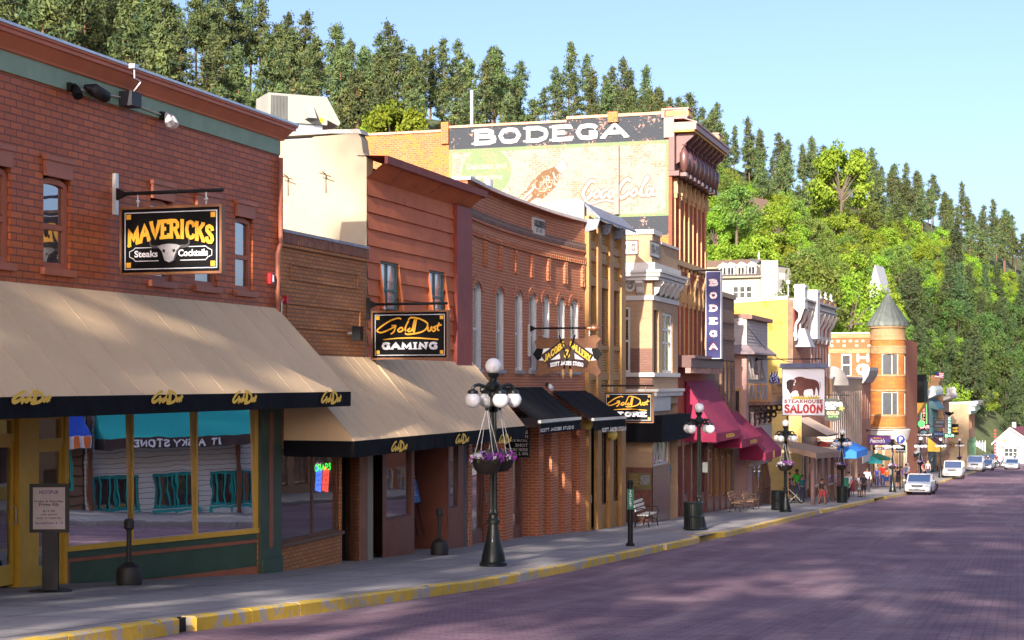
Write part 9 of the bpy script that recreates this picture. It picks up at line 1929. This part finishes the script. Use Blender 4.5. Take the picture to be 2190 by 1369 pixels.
def tree(name, ms, p, s, lab, grp, rz=None, sz=None):
 T_ = thing(name, lab, 'tree', p, grp); T_.rotation_euler.z = rnd.uniform(0, 6.28) if rz is None else rz; T_.scale = (s, s, s*(sz or 1))
 for nm, me in (('trunk', ms[0]), ('crown', ms[1])): o = bpy.data.objects.new(nm, me); COL.objects.link(o); o.parent = T_
 return T_
SKY = [(-200, -20), (0, 50), (600, 280), (770, 285), (950, 265), (1430, 240), (1511, 300), (1512, 555), (1690, 555), (1700, 600), (1760, 650), (1850, 690), (1945, 700), (1950, 830), (2100, 870), (2125, 930), (2190, 900), (2300, 900)]
rt_ = random.Random(21); placed = []; cnt = {'pine': 0, 'leafy': 0, 'spruce': 0}
def ok(p, d):
 if any((p-q).length_squared < d*d for q in placed): return False
 placed.append(p); return True
def hill_tree(px, t, kind, s, tight):
 p = hill_pt(px, t); Y = p.y; h = (18 if kind == 'pine' else 16 if kind == 'spruce' else 9)*s
 ytop = CY-(p.z+h)/Y*F
 if ytop > lerp(SKY, px)-6 or CY-p.z/Y*F < -15: return False
 if 1490 < px < 1706 and Y < 270 and ytop < 648: return False
 if not ok(p, tight): return False
 p = p+V((0, 0, -.4)); cnt[kind] += 1
 if kind == 'pine': tree('pine_tree', rt_.choice(PM), p, s, 'tall ragged pine on the hillside above the rooftops', 'pines on the hillside', sz=rt_.uniform(.9, 1.12))
 elif kind == 'spruce': tree('spruce_tree', rt_.choice(SM), p, s, 'dark narrow spruce on the lower slope at the right', 'spruces on the lower slope', sz=rt_.uniform(.9, 1.2))
 elif px > 1930 and t < .32 and rt_.random() < .8: tree('leafy_tree', rt_.choice(DM), p, s*1.15, 'leafy tree with shade put into its leaf colour, lower slope at the right', 'trees with shade in their leaf colour', sz=rt_.uniform(.9, 1.25))
 else: tree('leafy_tree', rt_.choice(LM), p, s, 'rounded yellow green leafy tree on the slope behind the street', 'leafy trees on the slope', sz=rt_.uniform(.85, 1.1))
 return True
for px in range(-60, 2290, 24):
 if cnt['pine'] < 300: hill_tree(px+rt_.uniform(-9, 9), rt_.uniform(.95, 1.03), 'pine', rt_.uniform(.68, 1.15)*(1.0 if px < 1500 else .92), 3.2)
tries = 0
while cnt['pine'] < 285 and tries < 6000:
 tries += 1; px = rt_.uniform(-60, 2280); t = rt_.uniform(.3, 1.0) if px < 1500 else rt_.uniform(.62, 1.0)
 hill_tree(px, t, 'pine', rt_.uniform(.7, 1.08), 4.4)
tries = 0
while cnt['leafy'] < 265 and tries < 9000:
 tries += 1; px = rt_.uniform(1480, 2260) if rt_.random() < .86 else rt_.uniform(-40, 1480); t = rt_.uniform(.02, .72) if px > 1480 else rt_.uniform(.2, .9)
 hill_tree(px, t, 'leafy', rt_.uniform(.65, 1.15) if px > 1480 else rt_.uniform(.4, .7), 4.0)
tries = 0
while cnt['spruce'] < 26 and tries < 3000:
 tries += 1; hill_tree(rt_.uniform(1930, 2260), rt_.uniform(.0, .5), 'spruce', rt_.uniform(.6, 1.15), 4.)
def own(px, ytop, Y, ms, h, lab, name='leafy_tree', sz=1.):
 top = P(px, ytop, Y); s = h[1]/h[0]; tree(name, ms, V((top.x, top.y, top.z-h[1])), s, lab, None, sz=sz)
own(850, 224, 100, LM[4], (9, 5.5), 'lone lime green tree behind the stucco parapet'); own(825, 236, 104, LM[0], (9, 4.6), 'small lime green tree left of the lone lime green one')
own(1575, 400, 300, LM[1], (9, 11), 'large spreading tree just right of the bracketed cornice'); own(1660, 430, 320, LM[0], (9, 11), 'bright yellow green tree in front of the slate blue house')
own(1800, 335, 400, LM[4], (9, 19), 'tallest pale green leafy tree, standing out below the ridge', sz=1.15); own(1740, 560, 215, LM[3], (9, 12), 'broad olive tree behind the white chimneys'); own(1820, 585, 225, LM[2], (9, 12), 'broad yellow green tree left of the conical roof'); own(2085, 702, 300, SM[0], (16, 13), 'tall dark spruce standing out on the shaded slope at the right', 'spruce_tree')
own(1985, 815, 205, LM[0], (9, 6), 'small bright tree rising behind the oriel box'); own(2040, 822, 240, LM[2], (9, 7), 'sunlit tree behind the swelling white cornice')
rg = random.Random(5)
def shade_tree(xo, Y, top, h, ms, hh, lab, grp):  # added unseen trees, placed to shade signs and streak the road with sun
 X = FX(Y)+xo; tree('leafy_tree' if hh == 9 else 'pine_tree', ms, V((X, Y, top-h)), h/hh, lab, grp, sz=1.)
GM = [leafy_meshes(s, 9., m_lime, n_, .36, 1.45, 80) for s, n_ in ((31, 12), (32, 11), (33, 12))]
GP = [pine_meshes(s, 18, .8, .3, .4, .5) for s in (41, 42, 43)]
GD = [leafy_meshes(s, 9., m_lime, 22, .36, 1.35, 80) for s in (51, 52)]
gl, gp = ('unseen tree added behind the camera to shade the street', 'unseen trees added to shade the street'), ('unseen pine added high behind the camera to break up the sunlight', 'unseen pines added to break up the sunlight')
for xo, Y, top, h in ((1.3, -22, 17.5, 12), (5, -22, 22.6, 16), (9.5, -22, 23, 16), (14, -23, 22, 15), (18.5, -22, 21.5, 15), (23, -22, 21.5, 15), (7.2, -40, 35.8, 7), (11.2, -40, 36, 10), (15.5, -40, 36, 11), (20, -40, 37, 11), (24.5, -41, 36, 11), (10.6, -62, 53.2, 6), (13.1, -62, 56.3, 8), (16.8, -62, 68, 12), (22.3, -86, 100, 16), (29.5, -86, 101, 15), (36.5, -86, 99, 15), (26, -110, 118, 16)): shade_tree(xo, Y, top, h, GM[int(rg.random()*3)] if Y > -60 and h > 7.5 else GD[int(rg.random()*2)], 9, *gl)
for i in range(8): shade_tree(13.3+i*3.0, -64-rg.uniform(0, 2), rg.uniform(51, 56), 14, GP[i % 3], 18, *gp)
for i in range(6): shade_tree(22+i*3.2, -86-rg.uniform(0, 2), rg.uniform(70, 78), 15, GP[i % 3], 18, *gp)
